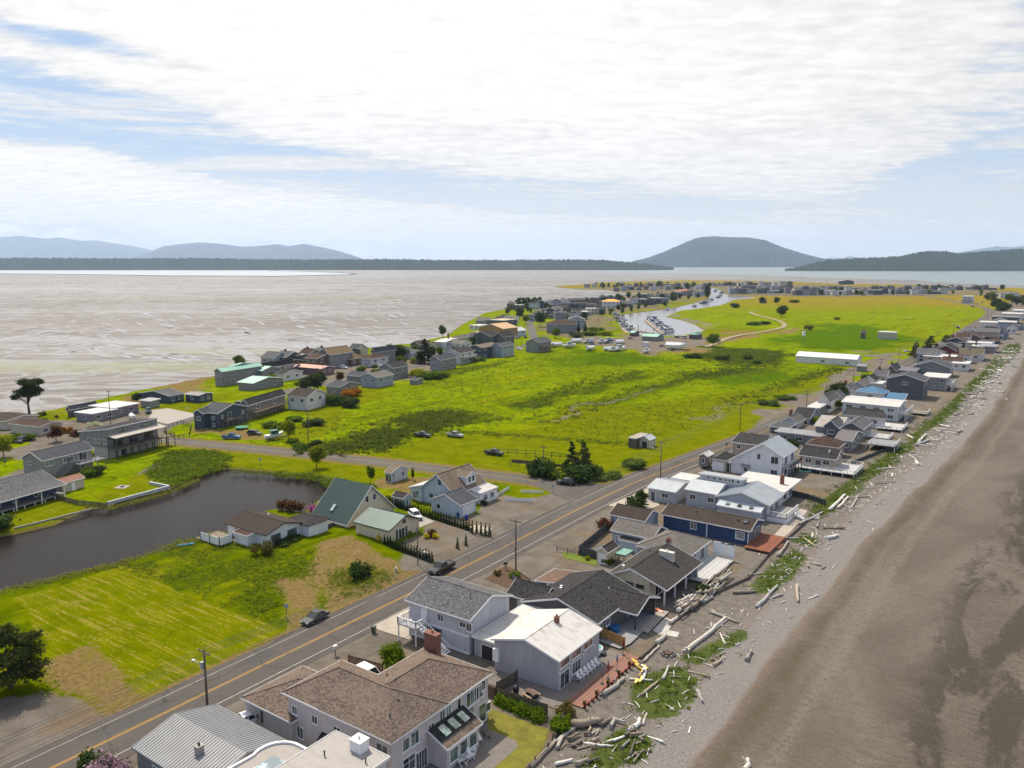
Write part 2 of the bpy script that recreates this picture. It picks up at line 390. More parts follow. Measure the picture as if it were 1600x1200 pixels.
POND = GP([(-60, 960), (0, 926), (60, 912), (150, 885), (200, 878), (300, 847), (350, 832), (395, 803), (430, 795), (470, 800), (500, 775), (520, 752), (480, 745), (430, 741), (370, 735), (340, 735), (310, 748), (280, 760), (262, 770), (200, 788), (165, 795), (140, 798), (90, 822), (20, 838), (-60, 850)], -.6)
def masks(X, Y):
 X0 = X - shift(Y)
 dst = np.hypot(X, Y); am = np.clip(dst * .045 - 4, 1.2, 40)
 XW = X + (vnoise(X, Y, 14, 41, 4) - .5) * am * 2 + (vnoise(X, Y, 70, 43, 3) - .5) * am * 2.5; YW = Y + (vnoise(X, Y, 11, 47, 4) - .5) * am * 3
 SF = max(1.0, float(np.median(dst)) / 110)
 def pg(l, soft=2.0): return np.clip(.5 - sdf(XW, YW, GP(l)) / (soft * SF), 0, 1)
 far = np.clip((Y - 260) / 300, 0, 1)
 gravel = np.zeros_like(X); dry = gravel.copy(); mown = gravel.copy(); weed = gravel.copy(); hay = gravel.copy(); dark = gravel.copy(); mud = gravel.copy()
 # strip between the shore road and the beach: gravel yards, lawns further
 gravel = np.maximum(gravel, np.clip((X0 + 85.0) / 1.5, 0, 1))
 rd = np.abs(X - roadx(Y)); dry = np.maximum(dry, np.clip(1 - np.abs(rd - 5.2) / 1.7, 0, 1) * .8)
 for l in ([(-90, 1210), (-60, 1100), (60, 1083), (110, 1098), (160, 1118), (240, 1110), (300, 1085), (330, 1072), (60, 1215)],
              [(620, 890), (640, 862), (655, 820), (700, 790), (830, 840), (820, 850), (700, 885)],
              [(742, 800), (770, 762), (800, 772), (905, 765), (880, 810), (790, 850), (760, 832)],
              [(0, 650), (110, 655), (240, 640), (255, 672), (180, 700), (100, 690), (0, 712)],
              [(-20, 715), (60, 700), (120, 690), (40, 745), (-20, 770)], [(212, 640), (262, 636), (312, 648), (280, 662), (240, 668)],
              [(195, 745), (240, 708), (282, 712), (230, 735)],
              [(470, 590), (540, 570), (600, 562), (690, 552), (730, 545), (735, 555), (640, 585), (560, 600), (500, 602)], [(400, 586), (440, 585), (440, 596), (410, 600)],
              [(1180, 690), (1320, 600), (1400, 560), (1360, 548), (1190, 650)],
              [(860, 537), (880, 528), (960, 526), (1100, 526), (1125, 530), (1120, 545), (1000, 552), (940, 540)], [(1330, 568), (1400, 552), (1405, 562), (1340, 580)]):
  gravel = np.maximum(gravel, pg(l))
 for pts, hw in ROADS2[:1]:
  dd = np.full(X.shape, 1e9)
  for a, b_ in zip(pts[:-1], pts[1:]):
   e = (b_[0] - a[0], b_[1] - a[1]); q = np.clip(((X - a[0]) * e[0] + (Y - a[1]) * e[1]) / (e[0] ** 2 + e[1] ** 2), 0, 1); dd = np.minimum(dd, np.hypot(X - a[0] - e[0] * q, Y - a[1] - e[1] * q))
  dry = np.maximum(dry, np.clip(1.2 - np.abs(dd - 4.6) / 1.3, 0, 1))
 for l in ([(490, 850), (560, 836), (650, 880), (668, 905), (620, 940), (560, 955), (500, 965), (480, 900)], [(432, 902), (480, 900), (480, 990), (445, 985)], [(470, 985), (520, 950), (640, 905), (650, 915), (560, 965), (440, 1020)],
              [(570, 760), (590, 745), (700, 745), (660, 775), (610, 770)], [(755, 800), (800, 775), (840, 770), (865, 800), (800, 820)], [(60, 1040), (140, 1000), (240, 1110), (150, 1112), (90, 1080)], [(-90, 1140), (60, 1080), (150, 1112), (245, 1112), (100, 1170), (-60, 1200)],
              [(300, 672), (340, 668), (400, 690), (330, 685)],
              [(1040, 545), (1140, 520), (1230, 512), (1232, 516), (1150, 530), (1060, 552)], [(945, 535), (1110, 540), (1100, 552), (980, 552)], [(190, 595), (260, 590), (335, 580), (335, 590), (250, 605)],
              [(100, 640), (190, 618), (260, 605), (330, 590), (330, 595), (200, 640)]):
  dry = np.maximum(dry, pg(l, 3.0))
 for l in ([(560, 712), (640, 690), (700, 675), (800, 668), (985, 688), (1000, 705), (1020, 715), (960, 752), (800, 736), (700, 728)], [(780, 740), (880, 770), (885, 800), (820, 790)],
              [(230, 700), (300, 695), (620, 738), (700, 752), (700, 760), (540, 755), (400, 735), (240, 740)], [(125, 780), (205, 735), (265, 760), (165, 800)], [(0, 860), (0, 795), (70, 775), (150, 795), (20, 850), (0, 845)],
              [(455, 660), (500, 600), (600, 610), (520, 660), (480, 690), (380, 690), (430, 665)], [(800, 660), (860, 640), (1130, 620), (1220, 600), (1240, 640), (1030, 740), (1000, 700)],
              [(240, 635), (300, 615), (340, 610), (330, 640), (290, 650)], [(-20, 650), (100, 638), (140, 650), (60, 660)], [(1130, 650), (1235, 598), (1340, 560), (1420, 530), (1530, 485), (1545, 487), (1440, 535), (1180, 660), (960, 760), (940, 752)],
              [(1090, 515), (1140, 508), (1180, 515), (1120, 530), (1080, 528)], [(320, 720), (560, 745), (560, 755), (330, 740)]):
  mown = np.maximum(mown, pg(l, 3.0))
 for l in ([(540, 694), (575, 676), (620, 668), (640, 680), (590, 702)], [(620, 655), (680, 646), (740, 655), (705, 664), (650, 668)], [(225, 745), (270, 705), (360, 715), (340, 735), (270, 755)], [(360, 735), (560, 750), (560, 765), (520, 750), (400, 742)],
              [(1075, 555), (1130, 540), (1240, 550), (1230, 565), (1120, 570)], [(790, 630), (860, 608), (1000, 580), (1010, 586), (900, 612), (800, 640)], [(820, 655), (1010, 600), (1180, 570), (1180, 578), (1010, 612), (850, 662)],
              [(1130, 625), (1290, 570), (1330, 575), (1220, 605)], [(-40, 905), (20, 890), (60, 905), (0, 925)]):
  weed = np.maximum(weed, pg(l, 9.0))
 hay = pg([(20, 935), (95, 915), (190, 884), (250, 905), (445, 985), (405, 1012), (330, 1050), (200, 1112), (90, 1045)], 2.0)
 for l in ([(1250, 545), (1200, 535), (1240, 520), (1290, 507), (1330, 506), (1400, 520), (1440, 535), (1400, 548), (1350, 550)], [(870, 553), (930, 548), (1035, 562), (1020, 568), (870, 572)], [(1100, 590), (1200, 575), (1240, 590), (1150, 600)]):
  dark = np.maximum(dark, pg(l, 16.0))
 for l in ([(900, 452), (1000, 444), (1240, 444), (1560, 452), (1600, 462), (1500, 462), (1240, 464), (1160, 462), (1112, 464), (1060, 481), (960, 491), (975, 523), (880, 534), (850, 520), (840, 490), (860, 470), (985, 460), (1000, 457)],): gv = pg(l, 2.0); dry = np.maximum(dry, gv * .55); weed = np.maximum(weed, gv * .62); gravel = np.maximum(gravel, gv * .5)
 golden = np.clip((Y - 900) / 500, 0, 1) * (X0 < -90); golden = np.maximum(golden, np.clip((Y - 500) / 300, 0, 1) * .35); golden = np.maximum(golden, pg([(1130, 466), (1300, 464), (1500, 466), (1440, 476), (1250, 482), (1160, 478)], 30))
 for l in ([(824, 657), (1010, 607), (1011, 608.5), (826, 659)], [(1085, 655), (1150, 630), (1152, 632), (1090, 658)], [(470, 740), (515, 748), (520, 756), (440, 746)], [(800, 494), (850, 475), (1000, 461), (1000, 470), (860, 490)], [(1040, 497), (1070, 490), (1105, 512), (1090, 520)]):
  mud = np.maximum(mud, pg(l, 3.0))
 return gravel, dry, mown, weed, hay, dark, golden, mud
RD = [(-300, -88.6), (30, -88.0), (64, -87.8), (114, -87.5), (173, -88.6), (215, -84.5), (255, -80.7), (346, -77.0), (369, -76.2), (561, -73), (665, -72.2), (860, -73.5), (1023, -76), (1150, -90), (1330, -150), (1600, -240)]
def roadx(Y): return np.interp(Y, [a for a, b_ in RD], [b_ for a, b_ in RD])
def height(X, Y, step):
 L = sdf(X, Y, LAND); Cn = sdf(X, Y, CHAN)
 t = max(4.0, step * 1.2)
 z = -np.clip((L + t * .3) / t, 0, 1) * 2.4
 z = np.minimum(z, -np.clip((-Cn + t * .4) / t, 0, 1) * 2.4)
 if step < 3:
  Pn = sdf(X, Y, POND); z = np.minimum(z, -np.clip((-Pn + 1.6) / 2.2, 0, 1) * 1.9)
 z = np.where((z > -.02), z - 0.0, z)
 return z, L, Cn
def grid_mesh(name, xs, ys, mat, sheared=True):
 XX, YY = np.meshgrid(xs, ys);
 if sheared: XX = XX + shift(YY)
 step = xs[1] - xs[0]
 z, L, Cn = height(XX, YY, step)
 g, dr, mo, we, ha, da, go, mu = masks(XX, YY)
 # rough ground where nothing is mown or driven on
 Yr = np.abs(XX - roadx(YY)); rough = np.clip(1 - g - mo * .9 - ha, 0, 1) * np.clip((Yr - 7) / 4, 0, 1) * (XX - shift(YY) < -90)
 hgt = (vnoise(XX, YY, 6, 5, 3) - .45) * .9 + (vnoise(XX, YY, 2.2, 9, 2) - .5) * .35
 for pts, hw in ROADS2:
  dd = np.full(XX.shape, 1e9)
  for a, b_ in zip(pts[:-1], pts[1:]):
   e = (b_[0] - a[0], b_[1] - a[1]); q = np.clip(((XX - a[0]) * e[0] + (YY - a[1]) * e[1]) / (e[0] ** 2 + e[1] ** 2), 0, 1)
   dd = np.minimum(dd, np.hypot(XX - a[0] - e[0] * q, YY - a[1] - e[1] * q))
  rough = rough * np.clip((dd - hw - 2) / 4, 0, 1)
 z = z + np.clip(hgt, -.05, 1.2) * rough * (z > -.3) + we * rough * .5 * (vnoise(XX, YY, 3.0, 21, 2)) * (z > -.2)
 nx, ny = len(xs), len(ys)
 v = np.stack([XX, YY, z], -1).reshape(-1, 3)
 ii = (np.arange(ny - 1)[:, None] * nx + np.arange(nx - 1)[None]).ravel()
 f = np.stack([ii, ii + 1, ii + nx + 1, ii + nx], 1)
 zz = z.ravel(); keep = (zz[f].max(1) > -2.3); f = f[keep]
 me = bpy.data.meshes.new(name); me.from_pydata(v.tolist(), [], f.tolist()); me.materials.append(mat)
 for nm, (a, b_, c) in {'c1': (g, dr, mo), 'c2': (we, ha, da), 'c3': (go, mu, np.clip(1 + L / 30, 0, 1))}.items():
  at = me.attributes.new(nm, 'FLOAT_COLOR', 'POINT')
  at.data.foreach_set('color', np.stack([a, b_, c, np.ones_like(a)], -1).astype(np.float32).ravel())
 me.polygons.foreach_set('use_smooth', [True] * len(me.polygons)); me.update()
 return link(name, me)
# side roads: centre lines and half widths
R2 = GP([(-60, 672), (60, 668), (150, 672), (256, 688), (400, 701.5), (500, 712), (600, 723), (700, 735), (780, 744), (850, 753), (900, 762), (935, 775)])
R3 = GP([(256, 688), (235, 678), (275, 655), (330, 640)]) ; R3 = GP([(215, 683), (262, 664), (300, 652), (380, 630), (455, 608), (560, 592), (650, 572), (720, 556), (790, 545), (838, 538), (832, 520), (827, 505), (833, 494), (838, 489)])
ROADS2 = [(R2, 3.6), (R3, 3.2)]
HAYR = math.degrees(-math.atan2(G(445, 985)[1] - G(190, 884)[1], G(445, 985)[0] - G(190, 884)[0]))
def ground_material():
 m, T, b = new_mat('grass_and_gravel'); p = pos(T)
 c1 = T.sep(T.attr('c1')); c2 = T.sep(T.attr('c2')); c3 = T.sep(T.attr('c3'))
 nA = T.noise(p, .035, 5, .6); nB = T.noise(p, .22, 6, .65); nC = T.noise(p, 1.4, 6, .7); nD = T.noise(p, 7.0, 4, .7)
 st = T.noise(T.mapping(p, (.35, 1.3, 1), (0, 0, -HEAD)), .32, 6, .7, .4)     # wind-leaning tussocks, their shade put into the colour as dark strokes
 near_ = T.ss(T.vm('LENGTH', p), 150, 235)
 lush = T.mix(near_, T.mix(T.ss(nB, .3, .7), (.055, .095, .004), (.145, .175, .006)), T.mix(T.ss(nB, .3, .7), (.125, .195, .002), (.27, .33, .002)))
 lush = T.mix(T.m('MULTIPLY', T.ss(nA, .38, .62), .5), lush, (.17, .21, .004))
 lush = T.mix(T.m('MULTIPLY', T.ss(st, .52, .66), .75), lush, (.060, .105, .005))
 st2 = T.noise(T.mapping(p, (1.6, .14, 1), (0, 0, R(-10))), .11, 7, .7, .5); lush = T.mix(T.m('MULTIPLY', T.m('MULTIPLY', T.ss(st2, .54, .60), T.ss(nB, .38, .55)), .6), lush, (.06, .07, .012))
 lush = T.mix(T.m('MULTIPLY', T.ss(T.noise(T.mapping(p, (1.4, .2, 1), (0, 0, R(-14))), .07, 6, .65, .4), .52, .64), .45), lush, (.30, .30, .004))
 lush = T.mix(T.m('MULTIPLY', T.ss(nC, .52, .75), .6), lush, (.035, .075, .008))
 lush = T.mix(T.m('MULTIPLY', T.ss(T.noise(p, .06, 4, .6), .6, .75), .35), lush, (.15, .13, .03))
 mown = T.mix(T.ss(nB, .3, .7), (.115, .145, .006), (.19, .21, .010)); mown = T.mix(T.m('MULTIPLY', T.ss(nC, .45, .8), .45), mown, (.26, .24, .05))
 mown = T.mix(T.m('MULTIPLY', T.ss(T.noise(T.mapping(p, (.25, 2.2, 1), (0, 0, R(12))), .55, 4, .6), .52, .66), .35), mown, (.30, .28, .08))
 dry = T.mix(T.ss(nC, .3, .7), (.165, .12, .052), (.29, .21, .105)); dry = T.mix(T.m('MULTIPLY', T.ss(nB, .5, .65), .5), dry, (.17, .17, .02))
 grav = T.mix(T.ss(nB, .35, .65), (.19, .165, .135), (.28, .25, .215)); grav = T.mix(T.m('MULTIPLY', nD, .6), grav, (.12, .105, .09)); grav = T.mix(T.m('MULTIPLY', T.ss(T.noise(p, .09, 4), .5, .64), .55), grav, (.24, .17, .10))
 weed = T.mix(T.ss(nC, .3, .68), (.02, .045, .006), (.085, .115, .018)); weed = T.mix(T.m('MULTIPLY', T.ss(nB, .5, .66), .6), weed, (.10, .085, .04))
 darkc = T.mix(T.ss(nC, .3, .7), (.045, .10, .008), (.08, .15, .010))
 gold = T.mix(T.ss(st, .35, .65), (.30, .205, .06), (.20, .19, .02))
 mudc = T.mix(nC, (.16, .13, .10), (.30, .26, .23))
 def thr(x, n, k=.55): return T.ss(T.m('ADD', x, T.m('MULTIPLY', T.m('SUBTRACT', n, .5), k)), .38, .60)
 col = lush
 col = T.mix(thr(c3[0], nB, 1.6), col, gold)
 col = T.mix(T.m('MULTIPLY', thr(c2[2], nB, .6), .85), col, darkc)
 col = T.mix(thr(c2[0], nC, .8), col, weed)
 col = T.mix(thr(c1[2], nC, .25), col, mown)
 # mown hay lying in rows along the lot
 hr = T.noise(T.mapping(p, (.16, 2.0, 1), (0, 0, R(HAYR))), .75, 4, .65, .5); hr2 = T.noise(p, 1.8, 6, .75)
 rows = T.m('MULTIPLY', T.ss(T.m('ADD', T.m('MULTIPLY', hr, .6), T.m('MULTIPLY', hr2, .5)), .545, .655), .8)
 hay = T.mix(T.m('MULTIPLY', rows, .75), T.mix(T.ss(nB, .3, .7), (.115, .145, .004), (.18, .20, .006)), (.40, .31, .11))
 col = T.mix(thr(c2[1], nC, .2), col, hay)
 col = T.mix(thr(c1[1], T.m('ADD', T.m('MULTIPLY', nC, .6), T.m('MULTIPLY', nB, .4)), 1.5), col, dry)
 col = T.mix(thr(c1[0], nC, .7), col, grav)
 col = T.mix(thr(c3[1], nC, .5), col, mudc)
 edge = T.m('MULTIPLY', T.ss(c3[2], .80, .97), .9)
 col = T.mix(T.m('MULTIPLY', edge, T.ss(T.sep(p)[2], .0, -.25)), col, (.17, .14, .10))
 col = T.mix(T.m('MULTIPLY', T.ss(T.sep(p)[2], -.08, -.35), .9), col, T.mix(nC, (.10, .085, .04), (.30, .25, .10)))
 T.put(b.inputs['Base Color'], col); b.inputs['Roughness'].default_value = 1; b.inputs['Specular IOR Level'].default_value = 0
 h = T.m('ADD', T.m('MULTIPLY', nC, .8), T.m('MULTIPLY', nD, .35))
 T.put(b.inputs['Normal'], T.bump(h, .9, .45))
 return m
gm = ground_material()
EDGE = -46.0
g1 = grid_mesh('ground', np.arange(-290, EDGE + .01, .8), np.arange(0, 262.1, .85), gm)
XE = np.arange(-290, EDGE + .01, .8)[-1]
g2 = grid_mesh('ground', np.linspace(-290, XE, 110), np.linspace(np.arange(0, 262.1, .85)[-1], 900, 260), gm)
g3 = grid_mesh('ground', np.linspace(-700, -290, 140), np.linspace(-60, 900, 300), gm)
g4 = grid_mesh('ground', np.linspace(-1500, XE, 230), np.linspace(900, 2750, 240), gm)
g5 = grid_mesh('ground', np.linspace(XE, 420, 50), np.linspace(900, 2750, 150), gm)
for g in (g1, g2, g3, g4, g5): tag(g, kind='structure')
# ---- beach: shingle bank, wrack line, ribbed sand
def beach_material():
 m, T, b = new_mat('beach_shingle_and_sand'); p = pos(T)
 at = T.sep(T.attr('bx')); x = at[0]; gr = at[1]
 nA = T.noise(p, .12, 5, .6); nB = T.noise(p, .9, 6, .7); nC = T.noise(p, 6, 5, .75)
 w = T.m('ADD', x, T.m('MULTIPLY', T.m('SUBTRACT', T.noise(T.mapping(p, (1, .25, 1)), .12, 5, .6), .5), 4.0))
 w2 = T.m('ADD', x, T.m('MULTIPLY', T.m('SUBTRACT', nB, .5), 2.2))
 yard = T.mix(T.ss(nB, .3, .7), (.10, .085, .068), (.185, .158, .132)); yard = T.mix(T.m('MULTIPLY', T.ss(nC, .5, .7), .5), yard, (.34, .31, .27))
 cob = T.mix(T.ss(nC, .35, .65), (.125, .113, .104), (.29, .265, .245)); cob = T.mix(T.m('MULTIPLY', T.ss(nA, .45, .6), .35), cob, (.23, .20, .17))
 vo = T.add('ShaderNodeTexVoronoi'); T.put(vo.inputs['Vector'], p); vo.inputs['Scale'].default_value = 3.2
 cob = T.mix(T.m('MULTIPLY', T.ss(vo.outputs['Distance'], .5, .15), .35), cob, (.36, .33, .31))
 sand = T.mix(T.ss(T.noise(T.mapping(p, (.8, .3, 1)), .08, 6, .6, .6), .38, .62), (.14, .112, .088), (.20, .166, .134))
 wv = T.add('ShaderNodeTexWave', wave_type='BANDS', bands_direction='Y'); T.put(wv.inputs['Vector'], T.mapping(p, (.35, 1, 1), (0, 0, R(18)))); wv.inputs['Scale'].default_value = .55; wv.inputs['Distortion'].default_value = 9; wv.inputs['Detail'].default_value = 3; wv.inputs['Detail Scale'].default_value = 1.2
 rib = T.m('MULTIPLY', wv.outputs['Fac'], T.m('MULTIPLY', T.ss(x, -24, 8), T.ss(T.noise(p, .035, 3), .35, .6)))
 sand = T.mix(T.m('MULTIPLY', rib, .8), sand, (.06, .045, .033)); rp = T.noise(T.mapping(p, (.5, 2.6, 1), (0, 0, R(20))), .9, 5, .7, 1.5); sand = T.mix(T.m('MULTIPLY', T.ss(rp, .42, .62), .45), sand, (.085, .068, .052))
 big = T.noise(T.mapping(p, (1.3, .34, 1), (0, 0, R(8))), .085, 7, .66, .8)
 band = T.m('MULTIPLY', T.ss(T.m('ADD', w, T.m('MULTIPLY', T.m('SUBTRACT', nA, .5), 12)), -17, -9), T.ss(T.m('ADD', big, T.m('MULTIPLY', T.m('SUBTRACT', nB, .5), .22)), .46, .55))
 sand = T.mix(T.m('MULTIPLY', band, .9), sand, (.042, .034, .023))
 sand = T.mix(T.m('MULTIPLY', T.ss(x, -15, 30), .5), sand, T.mix(big, (.075, .058, .040), (.13, .105, .080)))
 sand = T.mix(T.m('MULTIPLY', T.ss(T.noise(p, 2.6, 4, .8), .66, .73), .6), sand, (.34, .31, .26))
 sand = T.mix(T.m('MULTIPLY', T.ss(nC, .42, .58), .65), sand, (.068, .054, .041)); sp = T.noise(p, 5.5, 4, .9); sand = T.mix(T.m('MULTIPLY', T.ss(sp, .55, .66), .6), sand, (.24, .21, .17)); q2 = T.noise(T.mapping(p, (.7, 2.2, 1), (0, 0, -HEAD - .1)), .55, 6, .7, 1.0); sand = T.mix(T.m('MULTIPLY', T.ss(q2, .5, .6), T.m('MULTIPLY', T.ss(x, -26, -5), .4)), sand, (.06, .047, .034))
 weedb = T.mix(nB, (.060, .048, .024), (.11, .085, .05))
 col = yard
 col = T.mix(T.m('MULTIPLY', T.ss(w2, -39.5, -36.2), .9), col, cob)
 col = T.mix(T.m('MULTIPLY', T.ss(T.m('ABSOLUTE', T.m('ADD', w2, 37.2)), 1.6, .2), T.m('MULTIPLY', T.ss(nB, .45, .6), .6)), col, (.16, .10, .075))
 col = T.mix(T.ss(w, -31.8, -30.8), col, sand)
 col = T.mix(T.m('MULTIPLY', T.ss(T.m('ABSOLUTE', T.m('ADD', w, 31.0)), 1.0, .1), T.m('MULTIPLY', T.ss(T.m('ADD', T.m('MULTIPLY', nC, .5), T.m('MULTIPLY', nB, .5)), .46, .58), .75)), col, (.20, .125, .075))
 col = T.mix(T.m('MULTIPLY', T.ss(T.m('ABSOLUTE', T.m('ADD', w, 28.6)), 1.9, .2), T.m('MULTIPLY', T.ss(T.m('ADD', T.m('MULTIPLY', nB, .6), T.m('MULTIPLY', nA, .4)), .36, .56), .8)), col, weedb)
 col = T.mix(T.m('MULTIPLY', T.ss(T.m('ABSOLUTE', T.m('ADD', w, 24.0)), 1.9, .2), T.m('MULTIPLY', T.ss(nB, .4, .55), .55)), col, (.20, .165, .125))
 gg = T.mix(T.ss(nB, .3, .7), (.03, .05, .006), (.085, .11, .012))
 col = T.mix(T.ss(T.m('ADD', gr, T.m('MULTIPLY', T.m('SUBTRACT', nB, .5), 1.3)), .42, .6), col, gg)
 T.put(b.inputs['Base Color'], col); b.inputs['Roughness'].default_value = .9; b.inputs['Specular IOR Level'].default_value = .12
 T.put(b.inputs['Normal'], T.bump(T.m('ADD', T.m('ADD', T.m('MULTIPLY', nC, .5), nB), T.m('MULTIPLY', rib, .4)), .8, .14)); return m
BGRASS = [GP(l) for l in ([(985, 1075), (1010, 1052), (1060, 1040), (1092, 1060), (1085, 1090), (1050, 1120), (1010, 1125), (985, 1100)], [(950, 1150), (985, 1130), (1020, 1150), (1010, 1185), (960, 1200), (900, 1200), (930, 1170)],
   [(1170, 918), (1200, 885), (1240, 858), (1262, 868), (1240, 900), (1210, 925), (1185, 928)], [(1230, 845), (1262, 832), (1282, 845), (1270, 855)], [(1255, 790), (1290, 765), (1335, 745), (1350, 760), (1300, 800), (1270, 802)],
   [(1320, 738), (1365, 712), (1410, 690), (1420, 700), (1370, 740), (1330, 745)], [(1420, 670), (1470, 640), (1500, 612), (1510, 620), (1460, 668), (1420, 690)], [(1500, 610), (1560, 560), (1590, 535), (1597, 545), (1530, 605)], [(1060, 1030), (1160, 980), (1175, 990), (1090, 1040)])]
for Y0 in range(175, 640, 18):
 if Y0 % 5 != 3: BGRASS.append([(float(shift(Y)) + x_, Y) for x_, Y in ((-45, Y0), (-41 - Y0 % 4 * .5, Y0 + 1), (-40.5 - Y0 % 3 * .7, Y0 + 15), (-44.5, Y0 + 19))])
def zbeach(x): return np.interp(x, [-60, -43, -37.5, -31.5, -28, -20, 60, 400], [0, 0, -.05, -.85, -1.05, -1.15, -1.7, -2.6])
def beach_mesh(xs, ys):
 XX, YY = np.meshgrid(xs, ys); b = XX.copy(); XX = XX + shift(YY)
 z = zbeach(b) + (b > XE + .01) * ((vnoise(XX, YY, 5, 2, 3) - .5) * .10 * np.clip((b + 45) / 4, 0, 1))
 gr = np.zeros_like(XX)
 if ys[0] < 700:
  for q in BGRASS: gr = np.maximum(gr, np.clip(.5 - sdf(XX, YY, q) / 3, 0, 1))
 nx, ny = len(xs), len(ys); v = np.stack([XX, YY, z], -1).reshape(-1, 3)
 ii = (np.arange(ny - 1)[:, None] * nx + np.arange(nx - 1)[None]).ravel(); f = np.stack([ii, ii + 1, ii + nx + 1, ii + nx], 1)
 me = bpy.data.meshes.new('beach'); me.from_pydata(v.tolist(), [], f.tolist()); me.materials.append(bm_)
 at = me.attributes.new('bx', 'FLOAT_COLOR', 'POINT'); at.data.foreach_set('color', np.stack([b, gr, gr, gr], -1).astype(np.float32).ravel())
 me.polygons.foreach_set('use_smooth', [True] * len(me.polygons)); me.update(); return tag(link('beach', me), kind='structure')
bm_ = beach_material()
xb = np.concatenate([np.arange(XE, -20, .7), np.arange(-20, 20, 2.), np.arange(20, 420, 12.)])
beach_mesh(xb, np.arange(0, 300, .9)); beach_mesh(xb, np.concatenate([[np.arange(0, 300, .9)[-1]], np.arange(302, 902, 3.0), np.arange(906, 2000, 12)]))
# ---- tide flats of the bay
def flat_material():
 m, T, b = new_mat('wet_tide_flat'); p = pos(T); at = T.sep(T.attr('tf')); alg = at[0]; near = at[1]; wetm = at[2]
 q = T.mapping(p, (1, 1, 1), (0, 0, -HEAD)); s = T.sep(q)
 nA = T.noise(T.mapping(q, (.25, 1, 1), (0, 0, R(-6))), .0075, 7, .62, 1.2); nB = T.noise(T.mapping(q, (.4, 1, 1), (0, 0, R(-10))), .03, 8, .72, 1.6); nC = T.noise(T.mapping(q, (.5, 1, 1)), .22, 5, .7)
 ch = T.noise(T.mapping(q, (.45, 1.0, 1), (0, 0, R(-32))), .015, 5, .6, 3.6)          # drainage rills
 rill = T.m('MULTIPLY', T.ss(T.m('ABSOLUTE', T.m('SUBTRACT', ch, .5)), .05, .01), 1.0)
 wet = T.m('ADD', T.m('ADD', T.m('MULTIPLY', T.ss(nA, .44, .60), .55), T.m('MULTIPLY', T.ss(nB, .42, .66), .55)), T.m('MULTIPLY', rill, 1.25))
 wet = T.m('ADD', wet, wetm); wet = T.ss(T.m('ADD', wet, T.m('MULTIPLY', T.m('SUBTRACT', nC, .5), .9)), .35, 1.35)
 mudc = T.mix(T.ss(nB, .32, .6), (.085, .064, .055), (.185, .15, .135)); mudc = T.mix(T.m('MULTIPLY', T.ss(nA, .5, .35), .5), mudc, (.13, .085, .068))
 col = T.mix(wet, mudc, (.275, .262, .268)); col = T.mix(T.m('MULTIPLY', T.ss(T.noise(T.mapping(q, (.3, 1, 1), (0, 0, R(-8))), .006, 5, .55, 1), .5, .62), .5), col, (.10, .078, .068)); col = T.mix(T.m('MULTIPLY', T.ss(ch, .42, .30), .35), col, (.12, .075, .06))
 ag = T.ss(T.m('ADD', alg, T.m('MULTIPLY', T.m('SUBTRACT', T.m('ADD', T.m('MULTIPLY', nB, .6), T.m('MULTIPLY', nC, .4)), .5), 1.9)), .38, .72)
 col = T.mix(T.m('MULTIPLY', ag, .8), col, T.mix(nC, (.16, .165, .055), (.27, .27, .11)))
 T.put(b.inputs['Base Color'], col); T.put(b.inputs['Roughness'], T.lin(wet, 0, 1, .7, .38)); b.inputs['Specular IOR Level'].default_value = .5
 T.put(b.inputs['Normal'], T.bump(T.m('ADD', nC, nB), .25, .3)); return m
fm = flat_material()
def tide_mesh(D, A):
 """fan of cells that widen with distance"""
 DD, AA = np.meshgrid(D, A); X = DD * np.sin(AA - HEAD); Y = DD * np.cos(AA - HEAD); fwd = DD * np.cos(AA); lat = DD * np.sin(AA)
 alg = np.zeros_like(X)
 def bandm(d0, w, l0, l1, a): return a * np.exp(-((fwd - d0) / w) ** 2) * np.clip((lat - l0) / 120 + .5, 0, 1) * np.clip((l1 - lat) / 120 + .5, 0, 1)
 alg = np.maximum(alg, bandm(432 + .0 * fwd, 30, -480, 60, .85)); alg = np.maximum(alg, bandm(480 + lat * -.15, 30, -260, 20, .7))
 alg = np.maximum(alg, bandm(1350, 110, -800, -150, .62)); alg = np.maximum(alg, bandm(2050, 100, -200, 500, .6)); alg = np.maximum(alg, bandm(1000, 60, -60, 60, .3)); alg = np.maximum(alg, bandm(2900, 220, 100, 1700, .6))
 wv_ = fwd + lat * .12; wet = .4 * np.exp(-((fwd - 1800) / 260) ** 2) - .35 * np.exp(-((fwd - 1150) / 200) ** 2) - .5 * np.exp(-((wv_ - 760) / 130) ** 2) + .5 * np.exp(-((wv_ - 540) / 50) ** 2) + .25 * np.exp(-((fwd - 960) / 60) ** 2) + .35 * np.clip((fwd - 2400) / 1500, 0, 1) - .45 * np.exp(-((fwd - 3400) / 500) ** 2) * (lat < -1200)
 nx, ny = len(D), len(A); v = np.stack([X, Y, np.full_like(X, -1.0)], -1).reshape(-1, 3)
 ii = (np.arange(ny - 1)[:, None] * nx + np.arange(nx - 1)[None]).ravel(); f = np.stack([ii, ii + nx, ii + nx + 1, ii + 1], 1)
 cx_ = v[f][:, :, 0].mean(1); cy_ = v[f][:, :, 1].mean(1); f = f[(cx_ < -150) | (cy_ > 2100)]
 me = bpy.data.meshes.new('tide_flat'); me.from_pydata(v.tolist(), [], f.tolist()); me.materials.append(fm)
 at = me.attributes.new('tf', 'FLOAT_COLOR', 'POINT'); at.data.foreach_set('color', np.stack([alg, alg, wet, wet], -1).astype(np.float32).ravel()); me.update()
 return tag(link('tide_flat', me), kind='structure')
